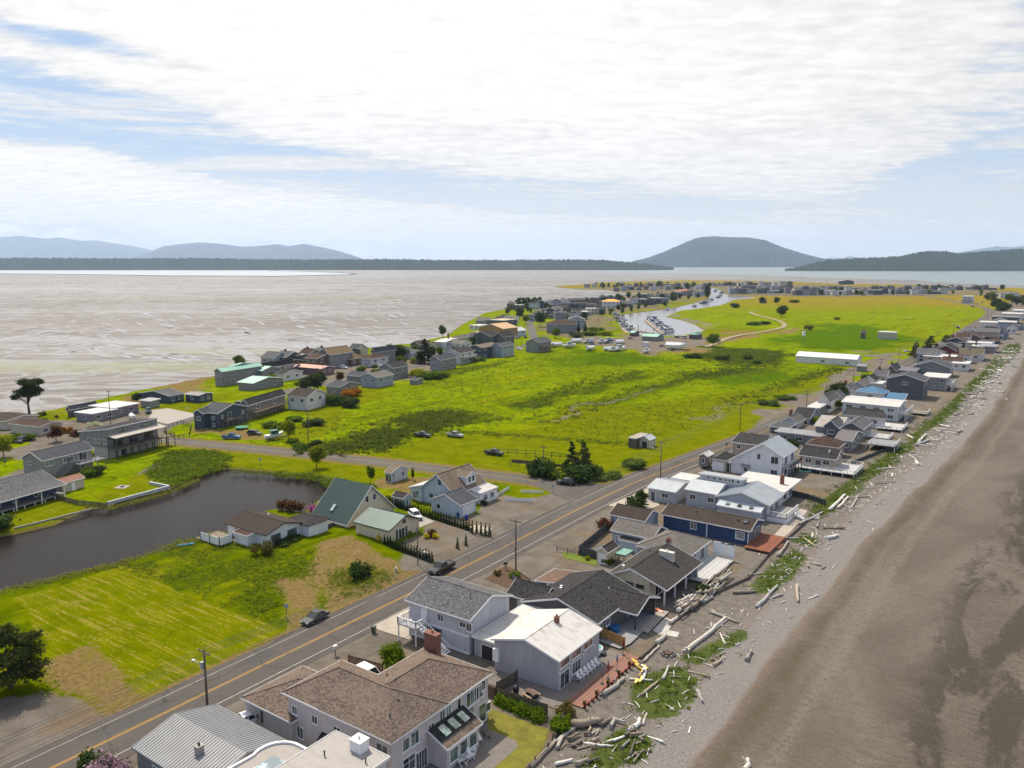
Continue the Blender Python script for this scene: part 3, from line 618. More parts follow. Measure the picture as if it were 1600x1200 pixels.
tide_mesh(np.concatenate([np.arange(60, 700, 12), np.geomspace(700, 30000, 150)]), np.radians(np.concatenate([np.arange(-60, 35.4, .6)])))
def water_mat(col, rough=.12, bs=.8, strength=.25, name='water', spec=.5):
 m, T, b = new_mat(name); p = pos(T); n = T.noise(T.mapping(p, (.6, 1.4, 1)), bs, 4, .6); n2 = T.noise(T.mapping(p, (.3, 1, 1), (0, 0, -HEAD)), .02, 5, .6)
 T.put(b.inputs['Base Color'], T.mix(n2, mul(col, .8), mul(col, 1.25))); b.inputs['Roughness'].default_value = rough; b.inputs['Specular IOR Level'].default_value = spec
 T.put(b.inputs['Normal'], T.bump(n, strength, .12)); return m
def sheet(name, pts, z, mat, kind='structure'):
 mb = MB(); mb.poly([(x, y, z) for x, y in pts])
 import bmesh
 me = mb.mesh(name, mat); bm = bmesh.new(); bm.from_mesh(me); bmesh.ops.triangulate(bm, faces=bm.faces[:]); bm.normal_update()
 if sum(f.normal.z for f in bm.faces) < 0: bmesh.ops.reverse_faces(bm, faces=bm.faces[:])
 bm.to_mesh(me); bm.free(); o = link(name, me)
 if kind: o['kind'] = kind
 return o
def grow(poly, k):
 cx = sum(p[0] for p in poly) / len(poly); cy = sum(p[1] for p in poly) / len(poly)
 return [(cx + (x - cx) * k, cy + (y - cy) * k) for x, y in poly]
bp = [min(p[0] for p in POND), max(p[0] for p in POND), min(p[1] for p in POND), max(p[1] for p in POND)]
sheet('pond_water', [(bp[0] - 3, bp[2] - 3), (bp[1] + 3, bp[2] - 3), (bp[1] + 3, bp[3] + 3), (bp[0] - 3, bp[3] + 3)], -.62, water_mat((.013, .009, .008), .2, 1.6, .6, 'pond_water', .05))
cb = [min(p[0] for p in CHAN) - 20, max(p[0] for p in CHAN) + 20, min(p[1] for p in CHAN) - 60, max(p[1] for p in CHAN) + 200]
sheet('channel_water', CHAN_OUT if 'CHAN_OUT' in globals() else GP([(955, 489), (960, 526), (1110, 528), (1112, 505), (1075, 493), (1150, 475), (1195, 466.5), (1195, 464.5), (1150, 458), (1125, 448), (1110, 446.3), (1055, 446.6), (1055, 451.5), (1092, 453.5), (1100, 460), (1080, 471), (1040, 479), (1005, 483.5)], -.9), -.9, water_mat((.13, .12, .12), .16, .5, .35, 'channel_water'))
SEA = [G(960, 425.5, -.95), G(1080, 428, -.95), G(1190, 430, -.95), G(1300, 434, -.95), G(1420, 437.5, -.95), G(1500, 443.5, -.95), G(1600, 446, -.95), (480, 1900), (700, 900), (1500, 600), (30000, 3000), (18000, 30000), (-9000, 24000), G(905, 419.5)]
sheet('sea', SEA, -.93, water_mat((.105, .145, .15), .32, .15, .5, 'sea_water', .3))
sheet('lagoon', [G(0, 421.5), G(110, 420.8), G(300, 421.3), G(440, 421.3), G(548, 427.0), G(545, 429), G(430, 431.3), G(260, 430.6), G(130, 428.6), G(0, 427.3), G(-200, 427), G(-200, 421)], -.92, water_mat((.36, .37, .385), .3, .1, .3, 'lagoon_water', .4))
# boom enclosing the lagoon
mb = MB()
for a, b_ in zip(*[[G(x, y) for x, y in [(-60, 427.3), (0, 427.5), (130, 428.8), (260, 430.8), (430, 431.6), (545, 429.2), (557, 428), (548, 426.8), (480, 424.2), (420, 422.8)]][k:] for k in (0, 1)]): mb.bar((a[0], a[1], -.3), (b_[0], b_[1], -.3), 9, 2.6)
tag(mb.build('breakwater', flat((.045, .04, .035))), 'long low dark breakwater curving across the far tide flat', 'breakwater')
# ---- hills
def hill_mat(c1, c2, scale, name='forest_hill'):
 m, T, b = new_mat(name); p = pos(T); n = T.noise(p, scale, 7, .7); n2 = T.noise(p, scale * 9, 4, .7)
 T.put(b.inputs['Base Color'], T.mix(T.ss(T.m('ADD', T.m('MULTIPLY', n, .6), T.m('MULTIPLY', n2, .4)), .35, .65), c1, c2)); b.inputs['Roughness'].default_value = 1; b.inputs['Specular IOR Level'].default_value = 0
 T.put(b.inputs['Normal'], T.bump(n2, .8, 6 / scale * .01)); return m
def ridge(prof, D, depth, mat, jag=0.0, seed=1, nx=500, ny=10, name='hills'):
 """prof: skyline (column, row) as seen from the shore, D: forward distance"""
 xs = np.linspace(prof[0][0], prof[-1][0], nx); ys = np.interp(xs, [a for a, b_ in prof], [b_ for a, b_ in prof])
 rr = np.random.RandomState(seed)
 H_ = np.maximum((411 - ys) / 1250 * D * 1.01 + CAMH, 0)
 v = []; f = []
 big = vnoise(xs * D / 1250, xs * 0, 600, seed, 4) - .5
 for j in range(ny + 1):
  t = j / ny; prf = math.sin(PI * min(t, .999)) ** .6 if 0 < t < 1 else 0
  nz = rr.rand(nx); nn = vnoise(xs * D / 1250 + j * 37, xs * 0 + j * 291, 260, seed + j, 3)
  for i in range(nx):
   z = H_[i] * min(1, prf * (1.0 if j == ny // 2 else (.9 + .16 * nn[i] - .06)))
   if jag and prf > 0: z += (nz[i] - .3) * jag * (.4 + prf * .6)
   if t in (0, 1): z = -3
   x, y = ray(xs[i], D + (t - .5) * depth * (1 + .35 * big[i])); v.append((x, y, z if H_[i] > 1 else -3))
 for j in range(ny):
  for i in range(nx - 1): a = j * nx + i; f.append((a, a + 1, a + nx + 1, a + nx))
 me = bpy.data.meshes.new(name); me.from_pydata(v, [], f); me.materials.append(mat); me.update()
 return tag(link(name, me), kind='structure')
hm1 = hill_mat((.008, .016, .008), (.03, .05, .02), .01); hm2 = hill_mat((.008, .016, .014), (.03, .045, .032), .002)
ridge([(-250, 407), (-100, 406), (0, 404), (60, 403.5), (120, 404), (200, 404.5), (300, 404), (400, 405.5), (500, 406), (600, 405.5), (700, 407), (800, 407), (900, 406), (940, 406.5), (965, 409), (990, 411), (1010, 413), (1030, 416), (1050, 419)], 7000, 1200, hm1, 16, 3, 1400)
ridge([(1222, 421), (1245, 417), (1268, 411), (1290, 406), (1330, 404), (1365, 403), (1400, 401), (1415, 398), (1430, 394.5), (1450, 392.8), (1470, 393.5), (1485, 397), (1510, 395), (1560, 391.5), (1600, 389.5), (1680, 390), (1800, 396), (1950, 404)], 6200, 1100, hm1, 13, 5, 900)
ridge([(985, 409), (1010, 403), (1035, 394), (1060, 383), (1083, 373.5), (1097, 371.5), (1110, 371), (1130, 372), (1165, 373), (1190, 376.5), (1205, 383), (1225, 390), (1250, 397), (1270, 402), (1300, 408), (1330, 411)], 13000, 4200, hm2, 14, 7, 500)
ridge([(-250, 392), (-120, 380), (-60, 376), (-10, 373.5), (20, 372), (45, 370), (60, 372), (85, 374.5), (105, 372.5), (125, 376), (160, 380), (200, 386), (240, 395), (290, 402), (330, 408)], 26000, 5000, hm2, 14, 9, 400)
ridge([(60, 384), (120, 378), (160, 377), (220, 386), (260, 395), (300, 404)], 28500, 5000, hm2, 14, 19, 300)
ridge([(215, 404), (240, 395), (262, 386), (285, 383), (320, 380), (345, 381.5), (385, 386.5), (420, 384.5), (440, 382.5), (455, 386), (478, 382), (500, 386), (525, 391), (550, 398), (568, 404), (580, 410)], 21000, 4000, hm2, 12, 11, 400)
ridge([(1440, 400), (1490, 395), (1520, 390), (1545, 386), (1570, 387.5), (1600, 384), (1650, 380), (1750, 385), (1850, 400)], 24000, 4000, hm2, 12, 13, 300)
ridge([(1270, 407), (1290, 403), (1310, 404), (1322, 400), (1335, 404), (1350, 408)], 30000, 3000, hm2, 8, 15, 200)
# ---- haze
hb = MB(); hb.box(-27000, -600, -4, 27000, 33000, 980)
ho = hb.build('haze', bpy.data.materials.new('haze')); tag(ho, kind='stuff')
hm = ho.data.materials[0]; hm.use_nodes = True; HT = NT(hm.node_tree); HT.n.remove(HT.n['Principled BSDF'])
pv = HT.add('ShaderNodeVolumePrincipled'); pv.inputs['Color'].default_value = (.58, .74, 1.0, 1); pv.inputs['Density'].default_value = 4.0e-5; pv.inputs['Anisotropy'].default_value = .35
HT.l.new(pv.outputs[0], HT.n['Material Output'].inputs['Volume'])
# ---- roads
def asphalt(col, name='asphalt'):
 m, T, b = new_mat(name); p = pos(T); n = T.noise(p, 14, 4, .8); s = T.noise(T.mapping(p, (1.6, .05, 1)), .9, 5, .6); g_ = T.noise(p, .15, 5, .6)
 c = T.mix(T.ss(n, .3, .7), mul(col, .8), mul(col, 1.2)); c = T.mix(T.m('MULTIPLY', T.ss(s, .48, .66), .55), c, mul(col, .6)); c = T.mix(T.m('MULTIPLY', T.ss(g_, .45, .7), .3), c, mul(col, 1.5))
 vo = T.add('ShaderNodeTexVoronoi', feature='DISTANCE_TO_EDGE'); T.put(vo.inputs['Vector'], T.vm('ADD', T.mapping(p, (.2, .09, 1)), T.comb(T.m('MULTIPLY', T.noise(p, .8, 4), .35), T.m('MULTIPLY', T.noise(p, .7, 4), .3), 0))); vo.inputs['Scale'].default_value = 1
 c = T.mix(T.m('MULTIPLY', T.ss(vo.outputs[0], .016, .004), .8), c, mul(col, .35))
 T.put(b.inputs['Base Color'], c); b.inputs['Roughness'].default_value = .85; T.put(b.inputs['Normal'], T.bump(n, .3, .02)); return m
asp = asphalt((.074, .062, .053)); asp2 = asphalt((.086, .074, .064), 'worn_asphalt')
def ribbon(pts, hw, z, off=0.0, dash=None):
 """strip along a centre line; off: sideways to the right"""
 mb = MB(); P = [Vector((x, y)) for x, y in pts]; n = len(P); nr = []
 for i in range(n):
  d_ = (P[min(i + 1, n - 1)] - P[max(i - 1, 0)]).normalized(); nr.append(Vector((d_.y, -d_.x)))
 for i in range(n - 1):
  a, b_ = P[i], P[i + 1]; o1, o2 = nr[i], nr[i + 1]
  q = [a + o1 * (off + hw), b_ + o2 * (off + hw), b_ + o2 * (off - hw), a + o1 * (off - hw)]
  mb.poly([(v.x, v.y, z) for v in q])
 return mb
def dens(pts, step=6.0, sm=2):
 for _ in range(sm):
  q = [pts[0]]
  for a, b_ in zip(pts[:-1], pts[1:]): q += [(a[0] * .75 + b_[0] * .25, a[1] * .75 + b_[1] * .25), (a[0] * .25 + b_[0] * .75, a[1] * .25 + b_[1] * .75)]
  pts = q + [pts[-1]]
 return pts
yel = flat((.50, .27, .03), .7, .3, 3, name='yellow_paint'); wht = flat((.46, .44, .41), .8, .5, 3, name='white_paint')
main = [(x, y) for y, x in RD]; main = dens(main, sm=2)
wide = dens([(-88.5 - .2, -300), (-88.1, 64), (-88, 150), (-89, 173), (-84.9, 215), (-81.2, 255)] + main[-20:], sm=0)
ribbon(main, 4.9, .030).build('road', asp)['kind'] = 'structure'
for s in (-1, 1): ribbon(main, .055, .042, 3.55 * s).build('edge_line', flat((.42, .40, .37), .8, .5, 4, name='worn_white_paint') if s < 0 else wht)['kind'] = 'structure'
for s in (-1, 1): ribbon(main, .06, .042, .14 * s).build('centre_line', yel)['kind'] = 'structure'
R2d = dens(R2[:-2] + [(-97.5, 161.0), (-91.0, 158.0)]); ribbon(R2d, 3.4, .022).build('side_road', asp2)['kind'] = 'structure'
R2l = [p for p in R2d if p[0] < -104]
for s in (-1, 1): ribbon(R2l, .05, .036, .13 * s).build('centre_line', yel)['kind'] = 'structure'
R3d = dens(R3); ribbon(R3d, 3.3, .026).build('side_road', asp2)['kind'] = 'structure'
sheet('road_junction', [G(x, y) for x, y in [(845, 744), (900, 754), (950, 757), (1000, 733), (1010, 745), (960, 772), (915, 800), (868, 818), (862, 812), (880, 795), (887, 783), (884, 772), (868, 764), (842, 760)]], .036, asp2)
# meadow path
PATH = dens(GP([(1105, 543), (1140, 527), (1180, 521), (1215, 515), (1228, 510), (1222, 503), (1200, 497), (1175, 491), (1172, 488), (1185, 487)])); ribbon(PATH, 2.2, .5).build('path', flat((.33, .26, .15), .9, .3, .3, name='dirt'))['kind'] = 'structure'
TAR = flat((.03, .028, .027), .6, .3, 2, name='tar_seal'); q = random.Random(8)
for i in range(26):
 Y0 = q.uniform(35, 230); xo = q.uniform(-3.2, 3.2); L = q.uniform(2, 14); P = [(float(roadx(Y0 + L * t / 6)) + xo + q.uniform(-.25, .25), Y0 + L * t / 6) for t in range(7)]
 ribbon(P, q.uniform(.04, .10), .048).build('tar_seal', TAR)['kind'] = 'structure'
for X_, Y_, a, b_ in [(-90.2, 66, 1.2, 2.5), (-85.6, 96, 1.5, 4), (-90, 131, 1.4, 3), (-89.8, 47, 1.0, 5)]: sheet('road_patch', [(X_ - a, Y_ - b_), (X_ + a, Y_ - b_), (X_ + a, Y_ + b_), (X_ - a, Y_ + b_)], .035, asphalt((.06, .055, .052), 'patch_asphalt'))
# drainage rills winding over the flats
m_ = MB(); q = random.Random(17); rw = water_mat((.33, .33, .345), .3, .2, .3, 'rill_water', .4)
for i in range(190):
 px = q.uniform(-10, 640); py = q.uniform(486, 560) - max(0, px - 480) * .16; k = 1 if px > 110 else -1; L = q.uniform(14, 60) * (py - 411) / 110; sl = q.uniform(.10, .26) * k; n = 9; w_ = q.uniform(.5, 1.7) * (1.6 if q.random() < .15 else 1); am = q.uniform(-2.2, 2.2); ph = q.uniform(0, 6)
 P = [G(px + L * t / n, py + sl * L * t / n + am * math.sin(t * .7 + ph) * .5, -.985) for t in range(n + 1)]; W_ = [w_ * math.sin(PI * (t + .4) / (n + .8)) * q.uniform(.7, 1.3) for t in range(n + 1)]
 nr = (-(P[-1][1] - P[0][1]), P[-1][0] - P[0][0]); ln = math.hypot(*nr); nr = (nr[0] / ln, nr[1] / ln)
 for t in range(n): a, b_ = P[t], P[t + 1]; m_.poly([(a[0] - nr[0] * W_[t], a[1] - nr[1] * W_[t], -.985), (b_[0] - nr[0] * W_[t + 1], b_[1] - nr[1] * W_[t + 1], -.985), (b_[0] + nr[0] * W_[t + 1], b_[1] + nr[1] * W_[t + 1], -.985), (a[0] + nr[0] * W_[t], a[1] + nr[1] * W_[t], -.985)])
m_.build('tidal_channels', rw)['kind'] = 'structure'
# ------------------------------------------------------------ houses
WHT = flat((.74, .73, .72), .6, .08, 2, name='white_trim'); WROOF = membrane((.56, .54, .515), (.28, .21, .14), .6); DARKF = flat((.03, .03, .035), .6, .1, name='dark_frame')
GL = glass(); GLG = glass((.05, .07, .06)); CONC = flat((.42, .40, .37), .9, .2, .6, bump=.2, name='concrete'); DECKW = planks((.25, .20, .15)); DGREY = planks((.30, .29, .29)); DRED = planks((.29, .15, .11)); DORG = planks((.22, .075, .04)); DWHT = planks((.55, .54, .53))
def metalroof(col): return flat(col, .5, .14, .5, metal=.05, name='metal_roof')
NEARX = 260.0
_win = {}
def win_mesh(w, h, fm_, div, arch, gl):
 k = (round(w, 2), round(h, 2), fm_.name, div, arch, gl.name)
 if k in _win: return _win[k]
 f = MB(); t = .09; d0, d1 = -.07, .03
 f.box(-w / 2 - t, d0, -t, w / 2 + t, d1, 0).box(-w / 2 - t, d0, h, w / 2 + t, d1, h + t)
 f.box(-w / 2 - t, d0, 0, -w / 2, d1, h).box(w / 2, d0, 0, w / 2 + t, d1, h)
 f.box(-w / 2 - t - .04, -.12, -t - .04, w / 2 + t + .04, d0, -t)
 for i in range(1, div): x = -w / 2 + w * i / div; f.box(x - .03, -.055, 0, x + .03, d1, h)
 if arch:
  f.box(-w / 2, -.05, h * .62, w / 2, d1, h * .62 + .06)
 g = MB(); g.box(-w / 2, -.03, 0, w / 2, .02, h)
 _win[k] = (f.mesh('window', fm_), g.mesh('pane', gl)); return _win[k]
class House:
 def __init__(s, label, cat='house', name='house', yaw=0.0, group=None):
  s.yaw = R(yaw); s.root = empty(name, (0, 0, 0), s.yaw, label, cat, group); s.o = None; s.b = None
 def loc(s, px, py, z):
  x, y = G(px, py, z); c, sn = math.cos(-s.yaw), math.sin(-s.yaw); return (x * c - y * sn, x * sn + y * c)
 def fit(s, z, co, a=None, b=None):
  X0, X1, Y0, Y1 = [], [], [], []
  for k, p in co.items():
   x, y = s.loc(p[0], p[1], p[2] if len(p) > 2 else z)
   (X0 if 'W' in k else X1).append(x)
   if k != 'W' and k != 'E': (Y0 if 'S' in k else Y1).append(y)
  av = lambda l: sum(l) / len(l)
  x0 = av(X0) if X0 else av(X1) - a; x1 = av(X1) if X1 else x0 + a
  y0 = av(Y0) if Y0 else av(Y1) - b; y1 = av(Y1) if Y1 else y0 + b
  if a and X0 and X1 and a < 0: pass
  return min(x0, x1), min(y0, y1), max(x0, x1), max(y0, y1)
 def local(s, r):
  if s.o is None:
   s.o = ((r[0] + r[2]) / 2, (r[1] + r[3]) / 2); c, sn = math.cos(s.yaw), math.sin(s.yaw)
   s.root.location = (s.o[0] * c - s.o[1] * sn, s.o[0] * sn + s.o[1] * c, 0)
  return (r[0] - s.o[0], r[1] - s.o[1], r[2] - s.o[0], r[3] - s.o[1])
 def blk(s, z, co=None, a=None, b=None, rect=None, rise=1.6, ridge='x', kind='gable', roof=None, wall=None, over=.45, z0=0.0, rp=.5, trim=None, seams=False, low=None, lean='S', name_roof='roof', nowall=False):
  """z: height of the eaves; co: surveyed roof corners"""
  r = s.local(s.fit(z, co, a, b) if rect is None else rect) if rect is None or rect[0] != 'L' else rect[1]
  trim = trim or WHT; x0, y0, x1, y1 = r; th = .16
  s.b = dict(x0=x0 + over, y0=y0 + over, x1=x1 - over, y1=y1 - over, z=z, z0=z0, roof=r, rise=rise)
  W = MB(); Rf = MB(); Tm = MB(); ox = over
  wx0, wy0, wx1, wy1 = x0 + over, y0 + over, x1 - over, y1 - over
  if kind == 'gable':
   if ridge == 'x':
    ym = y0 + (y1 - y0) * rp; zl = z; zr = z if low is None else low    # zl south eave, zr north eave
    f = lambda y: zl + (z + rise - zl) * (y - y0) / (ym - y0) if y <= ym else zr + (z + rise - zr) * (y1 - y) / (y1 - ym)
    W.sweep([(wx0, wy0, z0), (wx0, wy1, z0), (wx0, wy1, f(wy1) - .03), (wx0, ym, z + rise - .03), (wx0, wy0, f(wy0) - .03)][::-1], (0, 0, 0), (wx1 - wx0, 0, 0))
    Rf.sweep([(x0, y0, zl), (x0, ym, z + rise), (x0, y1, zr), (x0, y1, zr + th), (x0, ym, z + rise + th), (x0, y0, zl + th)], (0, 0, 0), (x1 - x0, 0, 0))
    for xx in (x0 - .04, x1 + .003):
     Tm.sweep([(xx, y0 - .02, zl - .08), (xx, ym, z + rise - .08), (xx, y1 + .02, zr - .08), (xx, y1 + .02, zr + th + .03), (xx, ym, z + rise + th + .03), (xx, y0 - .02, zl + th + .03)], (0, 0, 0), (.037, 0, 0))
    Tm.box(x0 - .04, y0 - .05, zl - .06, x1 + .04, y0 - .004, zl + th - .01).box(x0 - .04, y1 + .004, zr - .06, x1 + .04, y1 + .05, zr + th - .01)
    if seams:
     x = x0 + .2
     while x < x1: Rf.sweep([(x, y0, zl + th), (x, ym, z + rise + th), (x, y1, zr + th), (x, y1, zr + th + .06), (x, ym, z + rise + th + .06), (x, y0, zl + th + .06)], (0, 0, 0), (.05, 0, 0)); x += .42
    else: Rf.box(x0, ym - .12, z + rise + th - .05, x1, ym + .12, z + rise + th + .04)
   else:
    xm = x0 + (x1 - x0) * rp; zw = z if low is None else low; ze = z          # zw west eave
    f = lambda x: zw + (z + rise - zw) * (x - x0) / (xm - x0) if x <= xm else ze + (z + rise - ze) * (x1 - x) / (x1 - xm)
    W.sweep([(wx0, wy0, z0), (wx1, wy0, z0), (wx1, wy0, f(wx1) - .03), (xm, wy0, z + rise - .03), (wx0, wy0, f(wx0) - .03)], (0, 0, 0), (0, wy1 - wy0, 0))
    Rf.sweep([(x0, y0, zw), (xm, y0, z + rise), (x1, y0, ze), (x1, y0, ze + th), (xm, y0, z + rise + th), (x0, y0, zw + th)][::-1], (0, 0, 0), (0, y1 - y0, 0))
    for yy in (y0 - .04, y1 + .003):
     Tm.sweep([(x0 - .02, yy, zw - .08), (xm, yy, z + rise - .08), (x1 + .02, yy, ze - .08), (x1 + .02, yy, ze + th + .03), (xm, yy, z + rise + th + .03), (x0 - .02, yy, zw + th + .03)][::-1], (0, 0, 0), (0, .037, 0))
    Tm.box(x0 - .05, y0 - .04, zw - .06, x0 - .004, y1 + .04, zw + th - .01).box(x1 + .004, y0 - .04, ze - .06, x1 + .05, y1 + .04, ze + th - .01)
    if seams:
     y = y0 + .2
     while y < y1: Rf.sweep([(x0, y, zw + th), (xm, y, z + rise + th), (x1, y, ze + th), (x1, y, ze + th + .06), (xm, y, z + rise + th + .06), (x0, y, zw + th + .06)][::-1], (0, 0, 0), (0, .05, 0)); y += .42
    else: Rf.box(xm - .12, y0, z + rise + th - .05, xm + .12, y1, z + rise + th + .04)
  elif kind == 'hip':
   W.box(wx0, wy0, z0, wx1, wy1, z + .05)
   hw = min(x1 - x0, y1 - y0) / 2
   if ridge == 'x': p, q = (x0 + hw, (y0 + y1) / 2), (x1 - hw, (y0 + y1) / 2)
   else: p, q = ((x0 + x1) / 2, y0 + hw), ((x0 + x1) / 2, y1 - hw)
   zt = z + rise + th; P_, Q_ = (*p, zt), (*q, zt); e = [(x0, y0, z + th), (x1, y0, z + th), (x1, y1, z + th), (x0, y1, z + th)]
   if ridge == 'x': fs = [(e[0], e[1], Q_, P_), (e[1], e[2], Q_), (e[2], e[3], P_, Q_), (e[3], e[0], P_)]
   else: fs = [(e[0], e[1], P_), (e[1], e[2], Q_, P_), (e[2], e[3], Q_), (e[3], e[0], P_, Q_)]
   for t_ in fs: Rf.poly(t_)
   Rf.poly([(x0, y0, z), (x0, y1, z), (x1, y1, z), (x1, y0, z)])
   for i in range(4): a_, b_ = e[i], e[(i + 1) % 4]; Rf.poly([(a_[0], a_[1], z), (b_[0], b_[1], z), b_, a_])
   for a_, b_ in ((e[0], P_), (e[1], Q_ if ridge == 'x' else P_), (e[2], Q_), (e[3], P_ if ridge == 'x' else Q_), (P_, Q_)): Rf.bar(a_, b_, .22, .07)
   Tm.box(x0 - .04, y0 - .05, z - .05, x1 + .04, y0 - .004, z + th - .01).box(x0 - .04, y1 + .004, z - .05, x1 + .04, y1 + .05, z + th - .01)
   Tm.box(x0 - .05, y0, z - .05, x0 - .004, y1, z + th - .01).box(x1 + .004, y0, z - .05, x1 + .05, y1, z + th - .01)
  elif kind == 'flat':
   W.box(wx0, wy0, z0, wx1, wy1, z + .02); Rf.box(x0, y0, z, x1, y1, z + .2)
   for q in ((x0 - .06, y0 - .06, x1 + .06, y0 - .003), (x0 - .06, y1 + .003, x1 + .06, y1 + .06), (x0 - .06, y0, x0 - .003, y1), (x1 + .003, y0, x1 + .06, y1)): Tm.box(q[0], q[1], z - .06, q[2], q[3], z + .26)
  elif kind == 'shed':     # rise on the side opposite to `lean`
   hS = rise if lean == 'N' else 0; hN = rise if lean == 'S' else 0; hE = rise if lean == 'W' else 0; hW = rise if lean == 'E' else 0
   zz = lambda x, y: z + (rise * {'S': (y - y0) / (y1 - y0), 'N': (y1 - y) / (y1 - y0), 'E': (x1 - x) / (x1 - x0), 'W': (x - x0) / (x1 - x0)}[lean])
   i = len(W.v); c4 = [(wx0, wy0), (wx1, wy0), (wx1, wy1), (wx0, wy1)]
   W.box(0, 0, 0, 1, 1, 1); W.v[i:] = [(x, y, z0) for x, y in c4] + [(x, y, zz(x, y) - .03) for x, y in c4]
   Rf.box(0, 0, 0, 1, 1, 1); r4 = [(x0, y0), (x1, y0), (x1, y1), (x0, y1)]; Rf.v[:] = [(x, y, zz(x, y)) for x, y in r4] + [(x, y, zz(x, y) + th) for x, y in r4]
   for k in range(4):
    a_, b_ = r4[k], r4[(k + 1) % 4]; dx, dy = [(0, -.03), (.03, 0), (0, .03), (-.03, 0)][k]
    Tm.bar((a_[0] + dx, a_[1] + dy, zz(*a_) + .06), (b_[0] + dx, b_[1] + dy, zz(*b_) + .06), .05, .26)
   if seams:
    if lean in 'SN':
     x = x0 + .2
     while x < x1: Rf.bar((x, y0, zz(x, y0) + th + .02), (x, y1, zz(x, y1) + th + .02), .05, .06); x += .42
    else:
     y = y0 + .2
     while y < y1: Rf.bar((x0, y, zz(x0, y) + th + .02), (x1, y, zz(x1, y) + th + .02), .05, .06); y += .42
  if not nowall: W.build('wall', wall, s.root)
  s.roof = Rf.build(name_roof, roof, s.root); Tm.build('trim', trim, s.roof); s.wallmat = wall
  return s
 def face(s, face, t):
  b = s.b; L = (b['x1'] - b['x0']) if face in 'SN' else (b['y1'] - b['y0'])
  if isinstance(t, float) and 0 <= t <= 1: t = t * L
  if face == 'S': return (b['x0'] + t, b['y0']), 0.0
  if face == 'E': return (b['x1'], b['y0'] + t), PI / 2
  if face == 'N': return (b['x1'] - t, b['y1']), PI
  return (b['x0'], b['y1'] - t), -PI / 2
 def win(s, face, t, z, w=1.2, h=1.1, div=2, fr=None, gl=None, arch=False):
  (x, y), rz = s.face(face, t); f, g = win_mesh(w, h, fr or WHT, div, arch, gl or GL)
  o = link('window', f, s.root, (x, y, z), rz); link('pane', g, o); return s
 def wins(s, face, ts, z, w=1.2, h=1.1, **k):
  for t in ts: s.win(face, t, z, w, h, **k)
  return s
 def door(s, face, t, z=0.05, w=.95, h=2.05, mat=None, name='door'):
  (x, y), rz = s.face(face, t); m_ = MB(); m_.box(-w / 2, -.06, 0, w / 2, .02, h); tr = MB(); tr.box(-w / 2 - .1, -.08, 0, -w / 2, .02, h + .1).box(w / 2, -.08, 0, w / 2 + .1, .02, h + .1).box(-w / 2, -.08, h, w / 2, .02, h + .1)
  o = m_.build(name, mat or WHT, s.root, (x, y, z), rz); tr.build('frame', WHT, o); hd = MB(); hd.box(w * .38, -.11, .98, w * .43, -.06, 1.06); hd.build('handle', DARKF, o); return s
 def garage(s, face, t, w=2.6, h=2.2, mat=None, z=.03):
  (x, y), rz = s.face(face, t); m_ = MB()
  for i in range(4): m_.box(-w / 2, -.06, h * i / 4, w / 2, .02, h * (i + 1) / 4 - .03)
  tr = MB(); tr.box(-w / 2 - .12, -.08, 0, -w / 2, .02, h + .12).box(w / 2, -.08, 0, w / 2 + .12, .02, h + .12).box(-w / 2, -.08, h, w / 2, .02, h + .12)
  o = m_.build('garage_door', mat or WHT, s.root, (x, y, z), rz); tr.build('frame', WHT, o); return s
 def pt(s, fx, fy):
  r = s.b['roof']; return r[0] + (r[2] - r[0]) * fx, r[1] + (r[3] - r[1]) * fy
 def slab(s, name, x0, y0, z0, x1, y1, z1, mat, par=None):
  m_ = MB(); m_.box(x0, y0, z0, x1, y1, z1); return m_.build(name, mat, par or s.root)
 def chimney(s, x, y, z0, z1, sx=.7, sy=.7, mat=None, pots=1, cap=None):
  m_ = MB(); m_.box(x - sx / 2, y - sy / 2, z0, x + sx / 2, y + sy / 2, z1); m_.box(x - sx / 2 - .06, y - sy / 2 - .06, z1, x + sx / 2 + .06, y + sy / 2 + .06, z1 + .1)
  o = m_.build('chimney', mat or brick(), s.roof); c = MB()
  for i in range(pots): c.cyl(x + (i - (pots - 1) / 2) * .45, y, z1 + .1, z1 + .42, .13)
  c.build('chimney_pot', cap or flat((.25, .12, .08), name='clay'), o); return s
 def vent(s, x, y, z, r=.07, h=.5, mat=None):
  m_ = MB(); m_.cyl(x, y, z - .2, z + h, r, n=8); m_.cyl(x, y, z + h, z + h + .08, r * 1.8, n=8); m_.build('vent_pipe', mat or DARKF, s.roof); return s
 def rail(s, pts, z, h=1.0, mat=None, par=None, step=.16, glassy=False):
  m_ = MB()
  for a, b_ in zip(pts[:-1], pts[1:]):
   L = math.hypot(b_[0] - a[0], b_[1] - a[1]); n = max(1, round(L / 1.6))
   for i in range(n + 1): q = (a[0] + (b_[0] - a[0]) * i / n, a[1] + (b_[1] - a[1]) * i / n); m_.box(q[0] - .05, q[1] - .05, z, q[0] + .05, q[1] + .05, z + h)
   m_.bar((a[0], a[1], z + h), (b_[0], b_[1], z + h), .12, .05); m_.bar((a[0], a[1], z + .1), (b_[0], b_[1], z + .1), .05, .05)
   if step:
    k = int(L / step)
    for i in range(1, k): q = (a[0] + (b_[0] - a[0]) * i / k, a[1] + (b_[1] - a[1]) * i / k); m_.box(q[0] - .018, q[1] - .018, z + .1, q[0] + .018, q[1] + .018, z + h)
  return m_.build('railing', mat or WHT, par or s.root)
